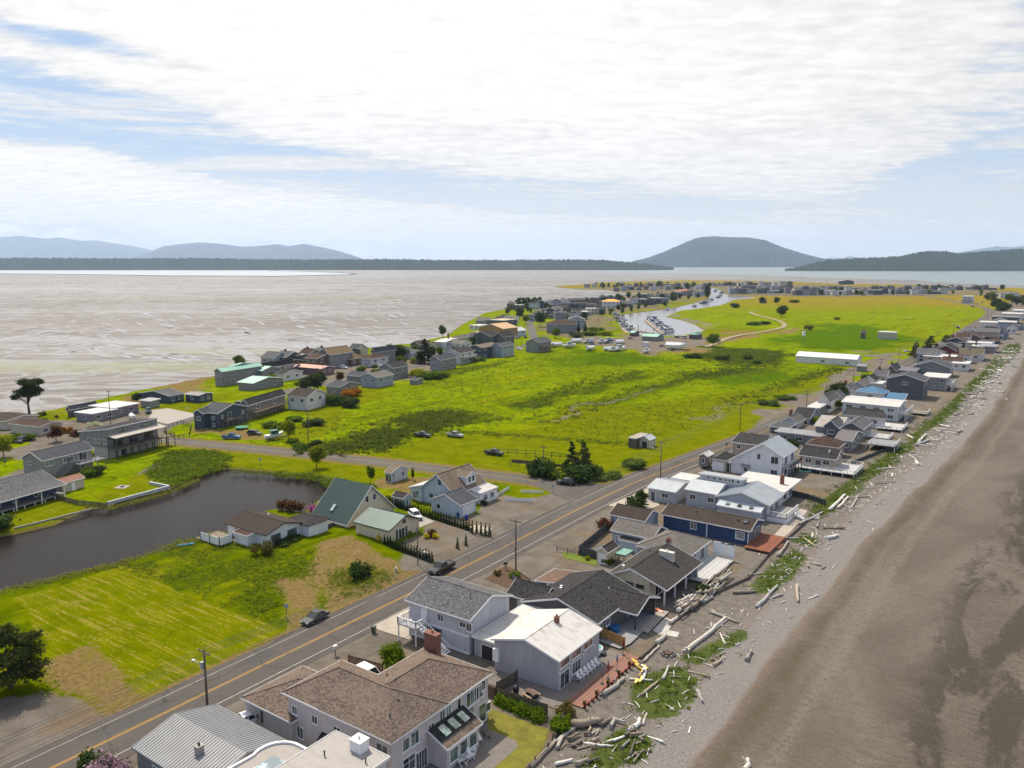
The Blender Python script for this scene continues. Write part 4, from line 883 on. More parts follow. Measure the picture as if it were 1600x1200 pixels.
 def deck(s, x0, y0, x1, y1, z, mat=None, rail=None, railmat=None, under=None, step=.2, posts=True, th=.2):
  m_ = MB(); m_.box(x0, y0, z - th, x1, y1, z); o = m_.build('deck', mat or DECKW, s.root)
  if posts and z > .8:
   n = max(1, round((y1 - y0) / 2.6)); k = max(1, round((x1 - x0) / 2.8))
   for i in range(n + 1):
    for j in range(k + 1): px_, py_ = x0 + .1 + (x1 - x0 - .2) * j / k, y0 + .1 + (y1 - y0 - .2) * i / n; MB().box(px_ - .08, py_ - .08, 0, px_ + .08, py_ + .08, z - th).build('post', railmat or WHT, o)
  if rail:
   Q = {'S': [(x0, y0 + .06), (x1 - .06, y0 + .06)], 'E': [(x1 - .06, y0 + .06), (x1 - .06, y1 - .06)], 'N': [(x1 - .06, y1 - .06), (x0, y1 - .06)], 'W': [(x0 + .06, y1 - .06), (x0 + .06, y0 + .06)]}
   pts = []
   for c in rail:
    for q in Q[c]:
     if not pts or pts[-1] != q: pts.append(q)
   s.rail(pts, z, 1.0, railmat, o, step)
  return o
 def stairs(s, a, b_, za, zb, w, mat=None, rail=True):
  n = max(2, round(abs(zb - za) / .19)); m_ = MB(); dx, dy = b_[0] - a[0], b_[1] - a[1]; L = math.hypot(dx, dy); nx, ny = -dy / L * w / 2, dx / L * w / 2
  for i in range(n):
   t = (i + .5) / n; z = za + (zb - za) * t; c = (a[0] + dx * t, a[1] + dy * t); hx_, hy_ = dx / n * .6, dy / n * .6
   m_.bar((c[0] - nx, c[1] - ny, z), (c[0] + nx, c[1] + ny, z), max(.2, L / n), .06)
  for sg in (-1, 1):
   m_.bar((a[0] + nx * sg, a[1] + ny * sg, za - .1), (b_[0] + nx * sg, b_[1] + ny * sg, zb - .1), .07, .28)
   if rail:
    m_.bar((a[0] + nx * sg, a[1] + ny * sg, za + .95), (b_[0] + nx * sg, b_[1] + ny * sg, zb + .95), .08, .08)
    for i in range(n): t = (i + .5) / n; q = (a[0] + dx * t + nx * sg, a[1] + dy * t + ny * sg); z = za + (zb - za) * t; m_.box(q[0] - .025, q[1] - .025, z, q[0] + .025, q[1] + .025, z + .95)
  return m_.build('stairs', mat or WHT, s.root)
 def skylight(s, face_pts, w=.8, h=1.0, mat=None): pass
 def on_slope(s, name, mat, a, b_, c, d_, th=.08, par=None):
  """thin slab lying on four roof points"""
  n = (Vector(b_) - Vector(a)).cross(Vector(d_) - Vector(a)).normalized()
  if n.z < 0: n = -n
  q = [Vector(p) + n * .01 for p in (a, b_, c, d_)]; m_ = MB(); m_.box(0, 0, 0, 1, 1, 1); m_.v[:] = [tuple(p) for p in q] + [tuple(p + n * th) for p in q]
  return m_.build(name, mat, par or s.roof)
# colours of the row by the beach
s_grey = siding((.36, .355, .375), .3, True); s_lgrey = siding((.46, .46, .49), .3, True); s_tan = siding((.53, .475, .45)); s_dk = siding((.115, .108, .10)); s_cream = siding((.60, .52, .37))
s_blue = siding((.022, .055, .135)); s_bgrey = siding((.27, .31, .36)); s_white = siding((.72, .72, .73), .25, True); s_gw = siding((.40, .41, .42)); s_tan2 = siding((.37, .29, .235)); s_navy = siding((.045, .06, .085))
s_mid = siding((.20, .20, .20)); s_char = siding((.085, .09, .10)); s_beige = siding((.46, .41, .33)); s_brown = siding((.13, .085, .065)); s_lb = siding((.45, .50, .56)); s_red = siding((.16, .03, .025)); s_offw = siding((.62, .60, .57)); s_pale = siding((.50, .50, .50)); s_mauve = siding((.20, .10, .11)); s_teal = siding((.28, .33, .33))
r_tan = shingle((.155, .115, .09), .42, old=.35); r_grey = shingle((.115, .112, .118), .5, old=.25); r_dark = shingle((.043, .040, .041), .6, old=.3); r_dk2 = shingle((.052, .046, .043), .3, old=.3); r_brown = shingle((.058, .044, .036), .25, old=.3); r_lt = shingle((.15, .135, .12), .3, old=.25); r_rbr = shingle((.075, .045, .035), .3); r_moss = shingle((.12, .095, .065), .3, moss=.5); r_mid = shingle((.075, .078, .088), .3, old=.2); r_tan3 = shingle((.19, .14, .10), .3)
m_grey = metalroof((.27, .275, .285)); m_lt = metalroof((.56, .59, .61)); m_green = metalroof((.030, .075, .068)); m_green2 = metalroof((.10, .20, .185)); m_mint = metalroof((.30, .56, .44)); m_blue = metalroof((.04, .15, .28)); m_wht = metalroof((.74, .76, .78)); m_brown = metalroof((.13, .115, .12))
beach = []
# 1 ribbed metal roof
h = House('building with a ribbed silver metal roof beside the road at the bottom edge', 'house')
h.blk(3.0, {'SW': (209, 1171), 'NW': (330, 1102), 'NE': (454, 1157)}, rise=1.35, ridge='x', roof=m_grey, wall=siding((.16, .18, .17)), seams=True, over=.35, trim=m_grey)
x, y = h.pt(.62, .28); h.chimney(x, y, 3.3, 4.7, .7, .7, CONC, 1, DARKF); h.wins('S', [.3, .7], 1.0)
# 2 white modern house with curved parapet
h = House('white flat-roofed house with a rounded parapet and boxy white chimney at the bottom edge')
z = 5.6; pts = [h.loc(x, y, z) for x, y in [(485, 1179), (526, 1146), (609, 1185)]]
q = [h.loc(*p, z) for p in [(526, 1146), (609, 1185)]]; yN = (q[0][1] + q[1][1]) / 2; xW, xE = q[0][0], q[1][0]
h.blk(z, rect=(xW - .2, yN - 13, xE, yN), kind='flat', roof=membrane((.31, .285, .265), (.2, .16, .12), .5), wall=siding((.60, .57, .54)), over=.25)
cx, cy = h.loc(563, 1172, z); cx -= h.o[0]; cy -= h.o[1]; h.chimney(cx + .1, cy - .2, z + .2, z + 1.35, 1.5, 1.3, WHT, 1, m_wht)
h.vent(cx + 2.2, cy - 1.4, z + .2); h.vent(cx - 2.0, cy - 3.0, z + .2)
# rounded wing to the west
a = h.loc(485, 1179, 5.0); wx1 = h.b['roof'][0]; yb = a[1] - h.o[1]; arc = []
x_c = h.loc(395, 1192, 5.0)[0] - h.o[0]
arc = [(wx1, yb - 9), (wx1, yb), (x_c + 3.5, yb + .2)] + [(x_c + 1.5 + 2.6 * math.cos(t), yb - 2.4 + 2.6 * math.sin(t)) for t in np.linspace(PI / 2, PI * 1.15, 14)] + [(x_c - 1.0, yb - 9)]
m_ = MB(); m_.prism(arc, 0, 4.9); m_.build('wall', siding((.60, .57, .54)), h.root)
m_ = MB(); m_.prism(arc, 4.9, 5.05); rf = m_.build('roof', membrane((.28, .25, .23), (.2, .16, .12), .5), h.root)
m_ = MB()
for p, q in zip(arc[1:], arc[2:]): m_.bar((p[0], p[1], 5.06), (q[0], q[1], 5.06), .28, .42)
m_.build('parapet', WHT, rf); m_ = MB(); m_.box(x_c + 1.2, yb - 5.2, 5.06, x_c + 3.6, yb - 2.6, 5.4); m_.build('skylight', glass((.25, .3, .32), 'roof_glass'), rf)
# 3 large tan house
h = House('large two-storey tan stucco house with brown hipped roofs and a brick chimney beside the road', 'house')
h.blk(5.8, {'SW': (439, 1087), 'SE': (615, 1161), 'NW': (530, 1031)}, rise=2.5, ridge='x', kind='hip', roof=r_tan, wall=s_tan, over=.5)
r0 = h.b['roof']; bS = dict(h.b)
h.wins('S', [1.2, 4.6], 3.6, .8, .9, div=2).wins('S', [8.2], 3.7, 1.0, .7).wins('S', [15.1], 3.9, 1.6, 1.0).wins('S', [2.0], .9, 1.0, 1.3); h.win('S', .38, .6, 1.7, 1.5, 3, gl=GLG)
m_ = MB(); x = bS['x0'] + 5.7; m_.sweep([(x, bS['y0'], 2.3), (x, bS['y0'] - .9, 2.3), (x, bS['y0'], 3.0)], (0, 0, 0), (2.6, 0, 0)); m_.build('bay_roof', r_dark, h.root)
wE = r0[2] - r0[0]
ne = h.loc(757, 1047, 5.8); nw = h.loc(662, 1014, 5.8)
h.blk(5.8, rect=('L', (nw[0] - h.o[0], r0[1] + .02, r0[2] - .006, ne[1] - h.o[1])), rise=2.47, ridge='y', kind='hip', roof=r_tan, wall=s_tan, over=.49)
rE = h.b['roof']; b = h.b; LY = b['y1'] - b['y0']
x, y = h.loc(714, 1036, 6.2); x -= h.o[0]; y -= h.o[1]; x = rE[0] + 2.4; y = rE[3] - 1.2
h.chimney(x, y, 5.5, 9.0, 2.0, .9, brick(), 1)
for fx, fy, zz in ((.72, .25, 7.2), (.8, .12, 6.9), (.25, .45, 7.0)): x, y = h.pt(fx, fy); h.vent(x, y, zz)
h.wins('E', [2.2], 3.6, 1.0, 1.3, div=1, gl=GLG).wins('E', [.9, 3.6], 3.5, 1.2, 1.5, gl=GLG); h.wins('E', [8.2, 9.3], 3.7, .8, 1.5, div=2, gl=GLG); h.win('E', 6.3, 3.9, .9, .6); h.win('E', 11.2, 3.9, .6, 1.3, 1)
h.win('E', 13.7, 3.4, 2.3, 1.7, 3, gl=GLG); h.win('E', LY - 1.0, 4.2, .7, 1.2, 1); h.win('E', 13.0, .15, 1.9, 2.9, 2, arch=True, gl=GLG); h.win('E', 15.6, .15, 1.3, 2.3, 1, gl=GLG)
h.win('E', 1.0, 1.0, .8, 1.0, 1); h.win('E', 2.6, .9, 1.8, 1.7, 2, arch=True); h.win('E', 4.6, .1, 1.7, 2.1, 4, fr=WHT)
# sunroom
x0, x1 = b['x1'], b['x1'] + 2.9; y0, y1 = b['y0'] + 5.9, b['y0'] + 11.6
h.blk(2.7, rect=('L', (x0 - .45, y0 - .3, x1, y1 + .3)), rise=1.5, kind='shed', lean='E', roof=r_dark, wall=s_tan, over=.3)
sun_b = dict(h.b); zf = lambda x: 2.7 + 1.5 * (x1 - x) / (x1 - x0 + .45) + .16
for i in range(3):
 yy = y0 + .9 + i * 1.65; h.on_slope('skylight', glass((.30, .36, .28), 'skylight_glass'), (x0 + .5, yy, zf(x0 + .5)), (x0 + 1.75, yy, zf(x0 + 1.75)), (x0 + 1.75, yy + .95, zf(x0 + 1.75)), (x0 + .5, yy + .95, zf(x0 + .5)), .09)
h.on_slope('eave_strip', r_tan, (x1 - .9, y0 - .25, zf(x1 - .9)), (x1 + .02, y0 - .25, zf(x1 + .02)), (x1 + .02, y1 + .25, zf(x1 + .02)), (x1 - .9, y1 + .25, zf(x1 - .9)), .03)
h.wins('E', [.2, .5, .8], .7, 1.3, 1.5, div=1, gl=GLG)
# garage wing
h.blk(2.9, {'SW': (376, 1094), 'SE': (457, 1130), 'NW': (470, 1040)}, rise=1.7, ridge='y', kind='hip', roof=r_tan, wall=s_tan, over=.4)
m_ = MB(); m_.box(h.b['x0'] + 3, h.b['y0'] - .16, .9, h.b['x0'] + 3.3, h.b['y0'], 2.3).box(h.b['x0'] + 2.2, h.b['y0'] - .12, 1.2, h.b['x0'] + 2.5, h.b['y0'], 1.6); m_.build('meter_box', flat((.12, .11, .10), name='meter'), h.root)
H3 = h
PATIO = (h.root.location.x + sun_b['x1'], h.root.location.y)
H3E = h.root.location.x + bS['x1']; H3S = h.root.location.y + bS['y0']; H3N = h.root.location.y + rE[3]
# 4 + 5 + 6 grey house complex: two-storey wing, link, white-roofed beach wing
h = House('two-storey pale grey house with speckled grey gable roof and white outside stairs beside the road')
h.blk(5.3, {'SW': (631, 939), 'SE': (737, 972), 'NE': (800, 931)}, rise=1.9, ridge='x', roof=r_grey, wall=s_lgrey, over=.5)
b = dict(h.b); bl = b['x0']
h.wins('S', [1.0], 3.6, .9, 1.1).wins('S', [6.1], 3.7, 1.1, 1.0).wins('S', [10.2], 3.9, 1.0, .7); h.door('S', 3.0, 2.85, 1.0, 2.0)
h.slab('band_board', b['x0'], b['y0'] - .06, 2.6, b['x1'], b['y0'], 2.85, WHT); h.slab('band_board', b['x0'], b['y0'] - .06, .02, b['x1'], b['y0'], .3, WHT)
dk = h.deck(b['x0'] + .0, b['y0'] - 2.6, b['x0'] + 3.6, b['y0'] - .07, 2.75, DWHT, 'WSE', WHT, step=.16)
h.stairs((b['x0'] + 3.8, b['y0'] - 1.6), (b['x0'] + 8.8, b['y0'] - 1.6), 2.7, .1, 1.0)
h.slab('storage_opening', b['x0'] + 3.4, b['y0'] - .05, .31, b['x0'] + 6.2, b['y0'] - .01, 2.3, flat((.02, .02, .03), name='dark_opening'))
x, y = h.pt(.78, .35); h.vent(x, y, 6.6, .06, .8)
h6z = 4.3
h.blk(2.75, {'SW': (737, 995), 'NE': (878, 950)}, b=9, kind='flat', roof=WROOF, wall=s_grey, over=.25)
h.garage('S', .5, 2.2, 2.0, DARKF)
H4 = h
h = House('grey board-sided beach house with a stained white low gable roof and a small brick chimney')
h.blk(h6z, {'SW': (776, 997), 'SE': (869, 1040), 'NE': (935, 987), 'NW': (842, 950)}, rise=1.5, ridge='y', roof=WROOF, wall=s_grey, over=.3)
b = h.b; LY = b['y1'] - b['y0']
h.win('E', 1.6, .1, 2.2, 2.1, 2, gl=glass((.015, .03, .03), 'door_glass')); h.win('E', 4.6, .85, 2.2, 1.5, 3); h.wins('E', [1.6, 4.6, 7.7], 3.0, 2.3, .95, div=1, gl=glass((.12, .085, .08), 'tinted_glass'));
x, y = h.pt(.56, .62); h.chimney(x, y, 5.4, 6.5, .55, .55, brick()); x, y = h.pt(.25, .9); h.vent(x, y, 5.0, .05, .3, WHT)
m_ = MB(); m_.box(b['x0'] + .05, b['y0'] - .5, 1.5, b['x0'] + 1.0, b['y0'] - .02, 3.2); m_.build('utility_cabinet', WHT, h.root)
[MB().box(b['x1'] + .0, b['y0'] + t, 2.45, b['x1'] + .18, b['y0'] + t + .18, 2.65).build('wall_lamp', WHT, h.root) for t in (.1, 3.05, 6.2, 9.2)]
H6 = h; H6E = h.root.location.x + b['x1']; H6S = h.root.location.y + b['y0']; H6N = h.root.location.y + b['y1']
# 7 dark roofed house
h = House('dark brown house with sprawling black shingle gables next to the white-roofed beach house')
h.blk(3.0, {'SW': (811, 942), 'SE': (936, 976), 'NE': (1000, 926)}, rise=2.2, ridge='y', roof=r_dark, wall=s_dk, over=.5)
rM = h.b['roof']; h.wins('E', [1.2, 3.6], 1.3, 1.1, 1.0, div=2)
for fx, fy, zz in ((.35, .3, 4.7), (.32, .36, 4.6)): x, y = h.pt(fx, fy); h.vent(x, y, zz, .12, .4, WHT)
e = h.loc(996, 962, 2.9); e = (e[0] - h.o[0], e[1] - h.o[1]); n_ = h.loc(1020, 931, 2.9); n_ = (n_[0] - h.o[0], n_[1] - h.o[1])
h.blk(2.85, rect=('L', (rM[2] - 3.5, e[1], e[0], n_[1])), rise=1.5, ridge='x', roof=r_dark, wall=s_dk, over=.5, nowall=True)
b = h.b; m_ = MB(); m_.box(rM[2] - .5, b['y1'] - .2, 0, b['x1'], b['y1'], 2.8); m_.build('wall', s_dk, h.root)
m_ = MB(); [m_.box(b['x1'] - .2, yy - .1, 0, b['x1'], yy + .1, 2.85) for yy in (b['y0'] + .1, b['y1'] - .3)]; m_.build('post', flat((.05, .05, .05), name='post_paint'), h.root)
h.blk(2.9, rect=('L', (rM[0] - 3.6, rM[1] + 1.2, rM[0] + 3.2, rM[1] + 7.2)), rise=1.7, ridge='x', roof=r_dark, wall=s_dk, over=.4); h.win('S', 2.5, 1.2, 1.6, 1.2, 1, gl=glass((.25, .3, .27), 'pale_glass'))
h.blk(2.8, rect=('L', (rM[0] - 3.0, rM[1] + 8.6, rM[0] + 3.5, rM[3] + .8)), rise=.8, kind='shed', lean='W', roof=shingle((.15, .095, .07), .2), wall=s_dk, over=.3, trim=WHT)
H7 = h; H7E = h.root.location.x + rM[2]; H7S = h.root.location.y + rM[1]
# 8
h = House('low cream beach house with a broad charcoal roof, white chimney box and open porch')
h.blk(2.9, {'SW': (946, 899), 'SE': (1045, 926), 'NE': (1094, 879)}, rise=2.2, ridge='y', roof=r_dk2, wall=s_cream, over=.5, nowall=True, rp=.42)
r8 = h.b['roof']; x0, y0, x1, y1 = r8
m_ = MB(); xm = x0 + (x1 - x0) * .42; m_.sweep([(x0 + .5, y0 + .5, 0), (x1 - 3.3, y0 + .5, 0), (x1 - 3.3, y0 + .5, 3.9), (xm, y0 + .5, 5.0), (x0 + .5, y0 + .5, 3.0)], (0, 0, 0), (0, y1 - y0 - 1, 0)); m_.build('wall', s_cream, h.root)
m_ = MB(); m_.sweep([(x1 - 3.3, y1 - .7, 0), (x1 - .6, y1 - .7, 0), (x1 - .6, y1 - .7, 2.9), (x1 - 3.3, y1 - .7, 3.9)], (0, 0, 0), (0, .2, 0)); m_.build('porch_screen', s_lgrey, h.root)
[MB().box(x1 - .75, yy, 0, x1 - .55, yy + .2, 2.9).build('porch_post', WHT, h.root) for yy in (y0 + .5, y0 + 4.6, y0 + 9.2, y1 - .8)]
h.b.update(x0=x0 + .5, x1=x1 - 3.3); h.wins('S', [3.9, 5.8], 2.2, 1.3, .4, div=1, fr=DARKF); h.wins('E', [3.5, 8.5], .3, 2.2, 2.0, div=2)
x, y = h.loc(1046, 872, 3.8); h.chimney(x1 - 4.4, y0 + 9.6, 3.4, 5.7, 2.6, .8, flat((.66, .62, .55), name='cream_paint'), 1, WHT); h.vent(x0 + 3.0, y0 + .9, 4.6, .14, .5, WHT); h.vent(x0 + 3, y1 - 4, 4.4, .1, .4)
H8 = h; H8E = h.root.location.x + x1
# 9
h = House('grey hip-roofed house with brick chimney and a pale deck with white windbreaks')
h.blk(2.9, {'SE': (1077, 872), 'NE': (1111, 845)}, a=10.5, rise=2.3, ridge='x', kind='hip', roof=r_lt, wall=s_gw, over=.45)
b = h.b; h.wins('E', [.28, .7], .4, 1.9, 2.0, div=2); x, y = h.pt(.62, .02); h.chimney(x, y - .1, 2.6, 5.6, .75, .6, brick())
dk = h.deck(b['x1'], b['y0'] - 3.6, b['x1'] + 5.2, b['y1'] - .5, .45, DWHT, None)
for i, (xx, yy, w_) in enumerate([(1.0, 0, 2.2), (3.6, 0, 1.5)]): m_ = MB(); m_.box(b['x1'] + xx, b['y1'] + .1, .45, b['x1'] + xx + w_, b['y1'] + .2, 3.1); m_.build('windbreak', WHT, h.root)
m_ = MB(); m_.box(b['x1'] + 2.5, b['y1'] + .1, 2.95, b['x1'] + 5.2, b['y1'] + .22, 3.1); m_.box(b['x1'] + 3.3, b['y1'] + .1, .45, b['x1'] + 3.42, b['y1'] + .22, 3.0); m_.build('pergola_bar', WHT, h.root)
# 10
h = House('blue-grey garage with a grey gable roof and white trim beside a small fenced lawn', 'garage', 'garage')
h.blk(3.1, {'SW': (954, 829), 'SE': (1020, 844), 'NE': (1044, 828)}, rise=1.6, ridge='x', roof=r_lt, wall=s_bgrey, over=.35)
b = h.b; h.blk(2.0, rect=('L', (b['x0'] + 1.9, b['y0'] - 1.3, b['x0'] + 6.2, b['y0'] + .3)), rise=.45, kind='shed', lean='S', roof=r_dk2, wall=s_lb, over=.15); h.b = b
h.slab('trim_board', b['x0'] + .5, b['y0'] - .05, 2.2, b['x1'] - .5, b['y0'], 2.32, WHT); h.slab('trim_board', b['x0'] + .5, b['y0'] - .05, 0, b['x0'] + .62, b['y0'], 2.2, WHT)
h = House('small dark-roofed outbuilding with blue-grey walls beside the road, behind the blue-grey garage', 'outbuilding', 'outbuilding')
h.blk(2.8, {'SW': (952, 804), 'SE': (1010, 817), 'NE': (1029, 801)}, rise=1.4, ridge='x', roof=r_brown, wall=s_bgrey, over=.35); h.win('E', .5, 1.2, .8, .8)
# 12 blue house
h = House('deep blue house with a low dark brown roof and an orange-red deck facing the beach')
h.blk(3.0, {'SW': (1032, 804), 'SE': (1175, 832), 'NE': (1192, 813)}, rise=1.3, ridge='x', roof=r_brown, wall=s_blue, over=.5)
b = h.b; h.win('S', 6.6, 1.2, 1.2, 1.2, 2); h.win('S', b['x1'] - b['x0'] - 1.7, 1.0, 1.7, 1.4, 1, gl=glass((.3, .33, .33), 'blind_glass')); h.wins('E', [.3, .7], .4, 2.0, 2.0)
h.slab('corner_board', b['x0'] + 9.4, b['y0'] - .06, 0, b['x0'] + 9.6, b['y0'], 3.0, WHT); h.slab('corner_board', b['x1'] - .15, b['y0'] - .06, 0, b['x1'] + .04, b['y0'], 3.0, WHT)
dk = h.deck(b['x1'] - .0, b['y0'] - 2.6, b['x1'] + 5.0, b['y1'] + .2, .5, DORG, None)
m_ = MB(); m_.box(b['x1'] + 5.0, b['y0'] + 1, .0, b['x1'] + 5.8, b['y0'] + 4.2, .32); m_.build('step', DORG, dk)
for fx, fy in ((.35, .35), (.6, .4), (.82, .3)): x, y = h.pt(fx, fy); h.vent(x, y, 4.0, .12, .25)
x, y = h.pt(.9, .3); h.on_slope('skylight', GL, (x - .5, y - .5, 3.95), (x + .5, y - .5, 3.95), (x + .5, y + .5, 4.28), (x - .5, y + .5, 4.28))
H12 = h
# 13 long pale metal-roofed house
h = House('long pale grey house with light metal roofs and a row of clerestory windows', 'house')
h.blk(3.6, {'SW': (1070, 765), 'SE': (1120, 774)}, b=9.5, rise=1.4, ridge='x', roof=m_lt, wall=s_gw, over=.3, seams=True)
bm0 = dict(h.b); rm = h.b['roof']; h.wins('S', [1.6, 5.9], 1.6, 1.3, 1.1)
E1 = h.loc(1201, 790, 3.6); E2 = h.loc(1222, 770, 3.6)
h.blk(3.4, rect=('L', (rm[2] - .2, rm[1] - .8, E1[0] - h.o[0], E2[1] - h.o[1])), rise=1.9, ridge='y', roof=m_lt, wall=s_gw, over=.4, seams=True)
b = dict(h.b); bE = b; h.wins('E', [.25, .6], .5, 2.0, 2.1); h.win('S', .3, 1.3, 1.2, 1.0)
dk = h.deck(b['x1'], b['y0'] - .2, b['x1'] + 4.2, b['y1'] - 2.0, 1.3, DGREY, 'SE', WHT, posts=False, step=.2); h.slab('skirting', b['x1'], b['y0'] - .1, 0, b['x1'] + 4.1, b['y0'] + .05, 1.1, WHT)
h.slab('skirting', b['x1'] + 4.0, b['y0'], 0, b['x1'] + 4.15, b['y1'] - 2.1, 1.1, WHT)
h.stairs((b['x1'] + 4.3, b['y0'] + 5.3), (b['x1'] + 6.4, b['y0'] + 5.3), 1.25, .15, 1.3, WHT)
h.blk(4.9, {'SW': (1081, 738), 'SE': (1165, 758), 'NW': (1079, 732)}, b=2.6, rise=.7, kind='shed', lean='N', roof=m_lt, wall=s_gw, over=.2, seams=True) if 0 else None
y0 = rm[3] - 3.0; h.blk(5.6, rect=('L', (rm[0] + .6, y0, rm[2] + 3.4, y0 + 4.2)), rise=.5, kind='shed', lean='N', roof=m_lt, wall=s_gw, over=.25, seams=True, z0=3.6); L = h.b['x1'] - h.b['x0']
h.wins('S', [L * (i + .5) / 7 for i in range(7)], 5.15, .8, .62, div=1)
h.blk(2.9, {'SW': (1019, 764), 'NW': (1032, 746)}, a=7.2, rise=1.0, ridge='x', roof=m_lt, wall=s_gw, over=.3, seams=True); h.door('S', 1.2, .05, 1.0, 2.1, flat((.08, .10, .14), name='blue_door')); h.win('S', 4.2, 1.2, 1.5, 1.0)
h.blk(3.0, {'SW': (1047, 748), 'SE': (1082, 752)}, b=6, kind='flat', roof=WROOF, wall=s_gw, over=.2)
m_ = MB(); x0, y0 = rm[2] + .2, rm[1] - .8
h.blk(2.3, rect=('L', (rm[2] + 1.2, rm[1] - 3.4, bE['x1'] - .6, rm[1] - .2)), rise=.8, kind='shed', lean='S', roof=m_lt, wall=s_gw, over=.2, seams=True)
for i in range(3): x = rm[2] + 3 + i * 2.6; h.on_slope('skylight', GLG, (x, rm[1] - 2.8, 2.72), (x + .8, rm[1] - 2.8, 2.72), (x + .8, rm[1] - 1.9, 2.95), (x, rm[1] - 1.9, 2.95), .12)
H13 = h
h = House('low house with wide flat white roof and brick chimney behind the long metal-roofed house')
h.blk(3.3, {'NE': (1251, 750), 'SE': (1227, 771)}, a=13, kind='flat', roof=WROOF, wall=s_offw, over=1.2, trim=WHT); x, y = h.pt(.8, .5); h.chimney(x, y, 3.4, 5.6, .8, .8, brick()); h.wins('E', [.3, .7], .5, 2.2, 2.0)
# 14 white house
h = House('tall white house with stacked balconies and a light metal roof reaching low roadside')
h.blk(5.9, {'SE': (1225, 716), 'NE': (1246, 701)}, a=14.2, rise=2.9, ridge='y', roof=m_lt, wall=s_white, over=.5, low=3.2, rp=.62, seams=True)
b = h.b; LX = b['x1'] - b['x0']; h.win('S', LX * .55, 4.6, .8, 1.4, 1); h.win('S', LX * .86, 4.0, 1.8, 1.8, 2); h.win('S', LX * .86, 1.0, 1.6, 1.3, 2); h.win('S', LX * .3, .9, 1.0, 1.0, 1); h.wins('E', [.3, .75], 3.4, 2.0, 2.0, div=2); h.wins('E', [.3, .75], .5, 2.0, 2.0, div=2)
h.deck(b['x1'], b['y0'] + .4, b['x1'] + 2.0, b['y1'] - .4, 3.1, DWHT, 'SEN', DARKF, step=.25);
m_ = MB(); m_.sweep([(b['x0'] + 2.9, b['y0'] - 1.2, 2.1), (b['x0'] + 2.9, b['y0'], 2.8), (b['x0'] + 2.9, b['y0'], 2.65)], (0, 0, 0), (2.2, 0, 0)); m_.build('porch_roof', m_grey, h.root)
h.blk(2.5, rect=('L', (h.b['roof'][0] - .4, h.b['roof'][1] + .2, h.b['roof'][0] + 3.5, h.b['roof'][1] + 7)), rise=.5, kind='shed', lean='W', roof=m_lt, wall=s_white, over=.4, nowall=True)
[MB().box(h.b['x0'], h.b['y0'] + t, 0, h.b['x0'] + .15, h.b['y0'] + t + .15, 2.5).build('porch_post', WHT, h.root) for t in (0, 2.8, 5.8)]
# 15
h = House('two-storey tan house with a dark roof at the roadside, behind the small tan garage'); h.blk(5.0, {'SW': (1144, 690), 'SE': (1197, 699), 'NE': (1210, 683)}, rise=1.5, ridge='x', roof=r_dark, wall=s_tan2, over=.4); h.win('W', .5, 3.4); h.win('S', .2, 3.4)
# 17 garage with wide door
h = House('small tan garage with a dark hipped roof and white garage door at the roadside', 'garage', 'garage'); h.blk(3.0, {'SW': (1113, 717), 'SE': (1139, 722), 'NE': (1146, 712)}, rise=1.2, ridge='y', kind='hip', roof=r_dark, wall=s_beige, over=.25); h.garage('S', .42, 3.0, 2.3)
# 18
h = House('tan beach house with a black roof and a white railed wrap-around deck')
h.blk(3.6, {'SW': (1246, 712), 'SE': (1310, 719), 'NE': (1317, 710)}, rise=1.7, ridge='x', roof=r_dark, wall=s_tan2, over=.4); b = h.b
h.wins('S', [.25, .75], 1.9, 1.6, 1.2); h.win('S', .52, .9, 1.4, 2.0); h.wins('E', [.4], 1.2, 2, 2)
h.deck(b['x0'] - 2, b['y0'] - 3.2, b['x1'] + 5.5, b['y0'], 1.1, DWHT, 'WSE', WHT, step=.3); h.deck(b['x1'], b['y0'], b['x1'] + 5.5, b['y1'] + 1, 1.1, DWHT, 'EN', WHT, step=.3); x, y = h.pt(.75, .3); h.vent(x, y, 4.6, .14, .9, WHT)
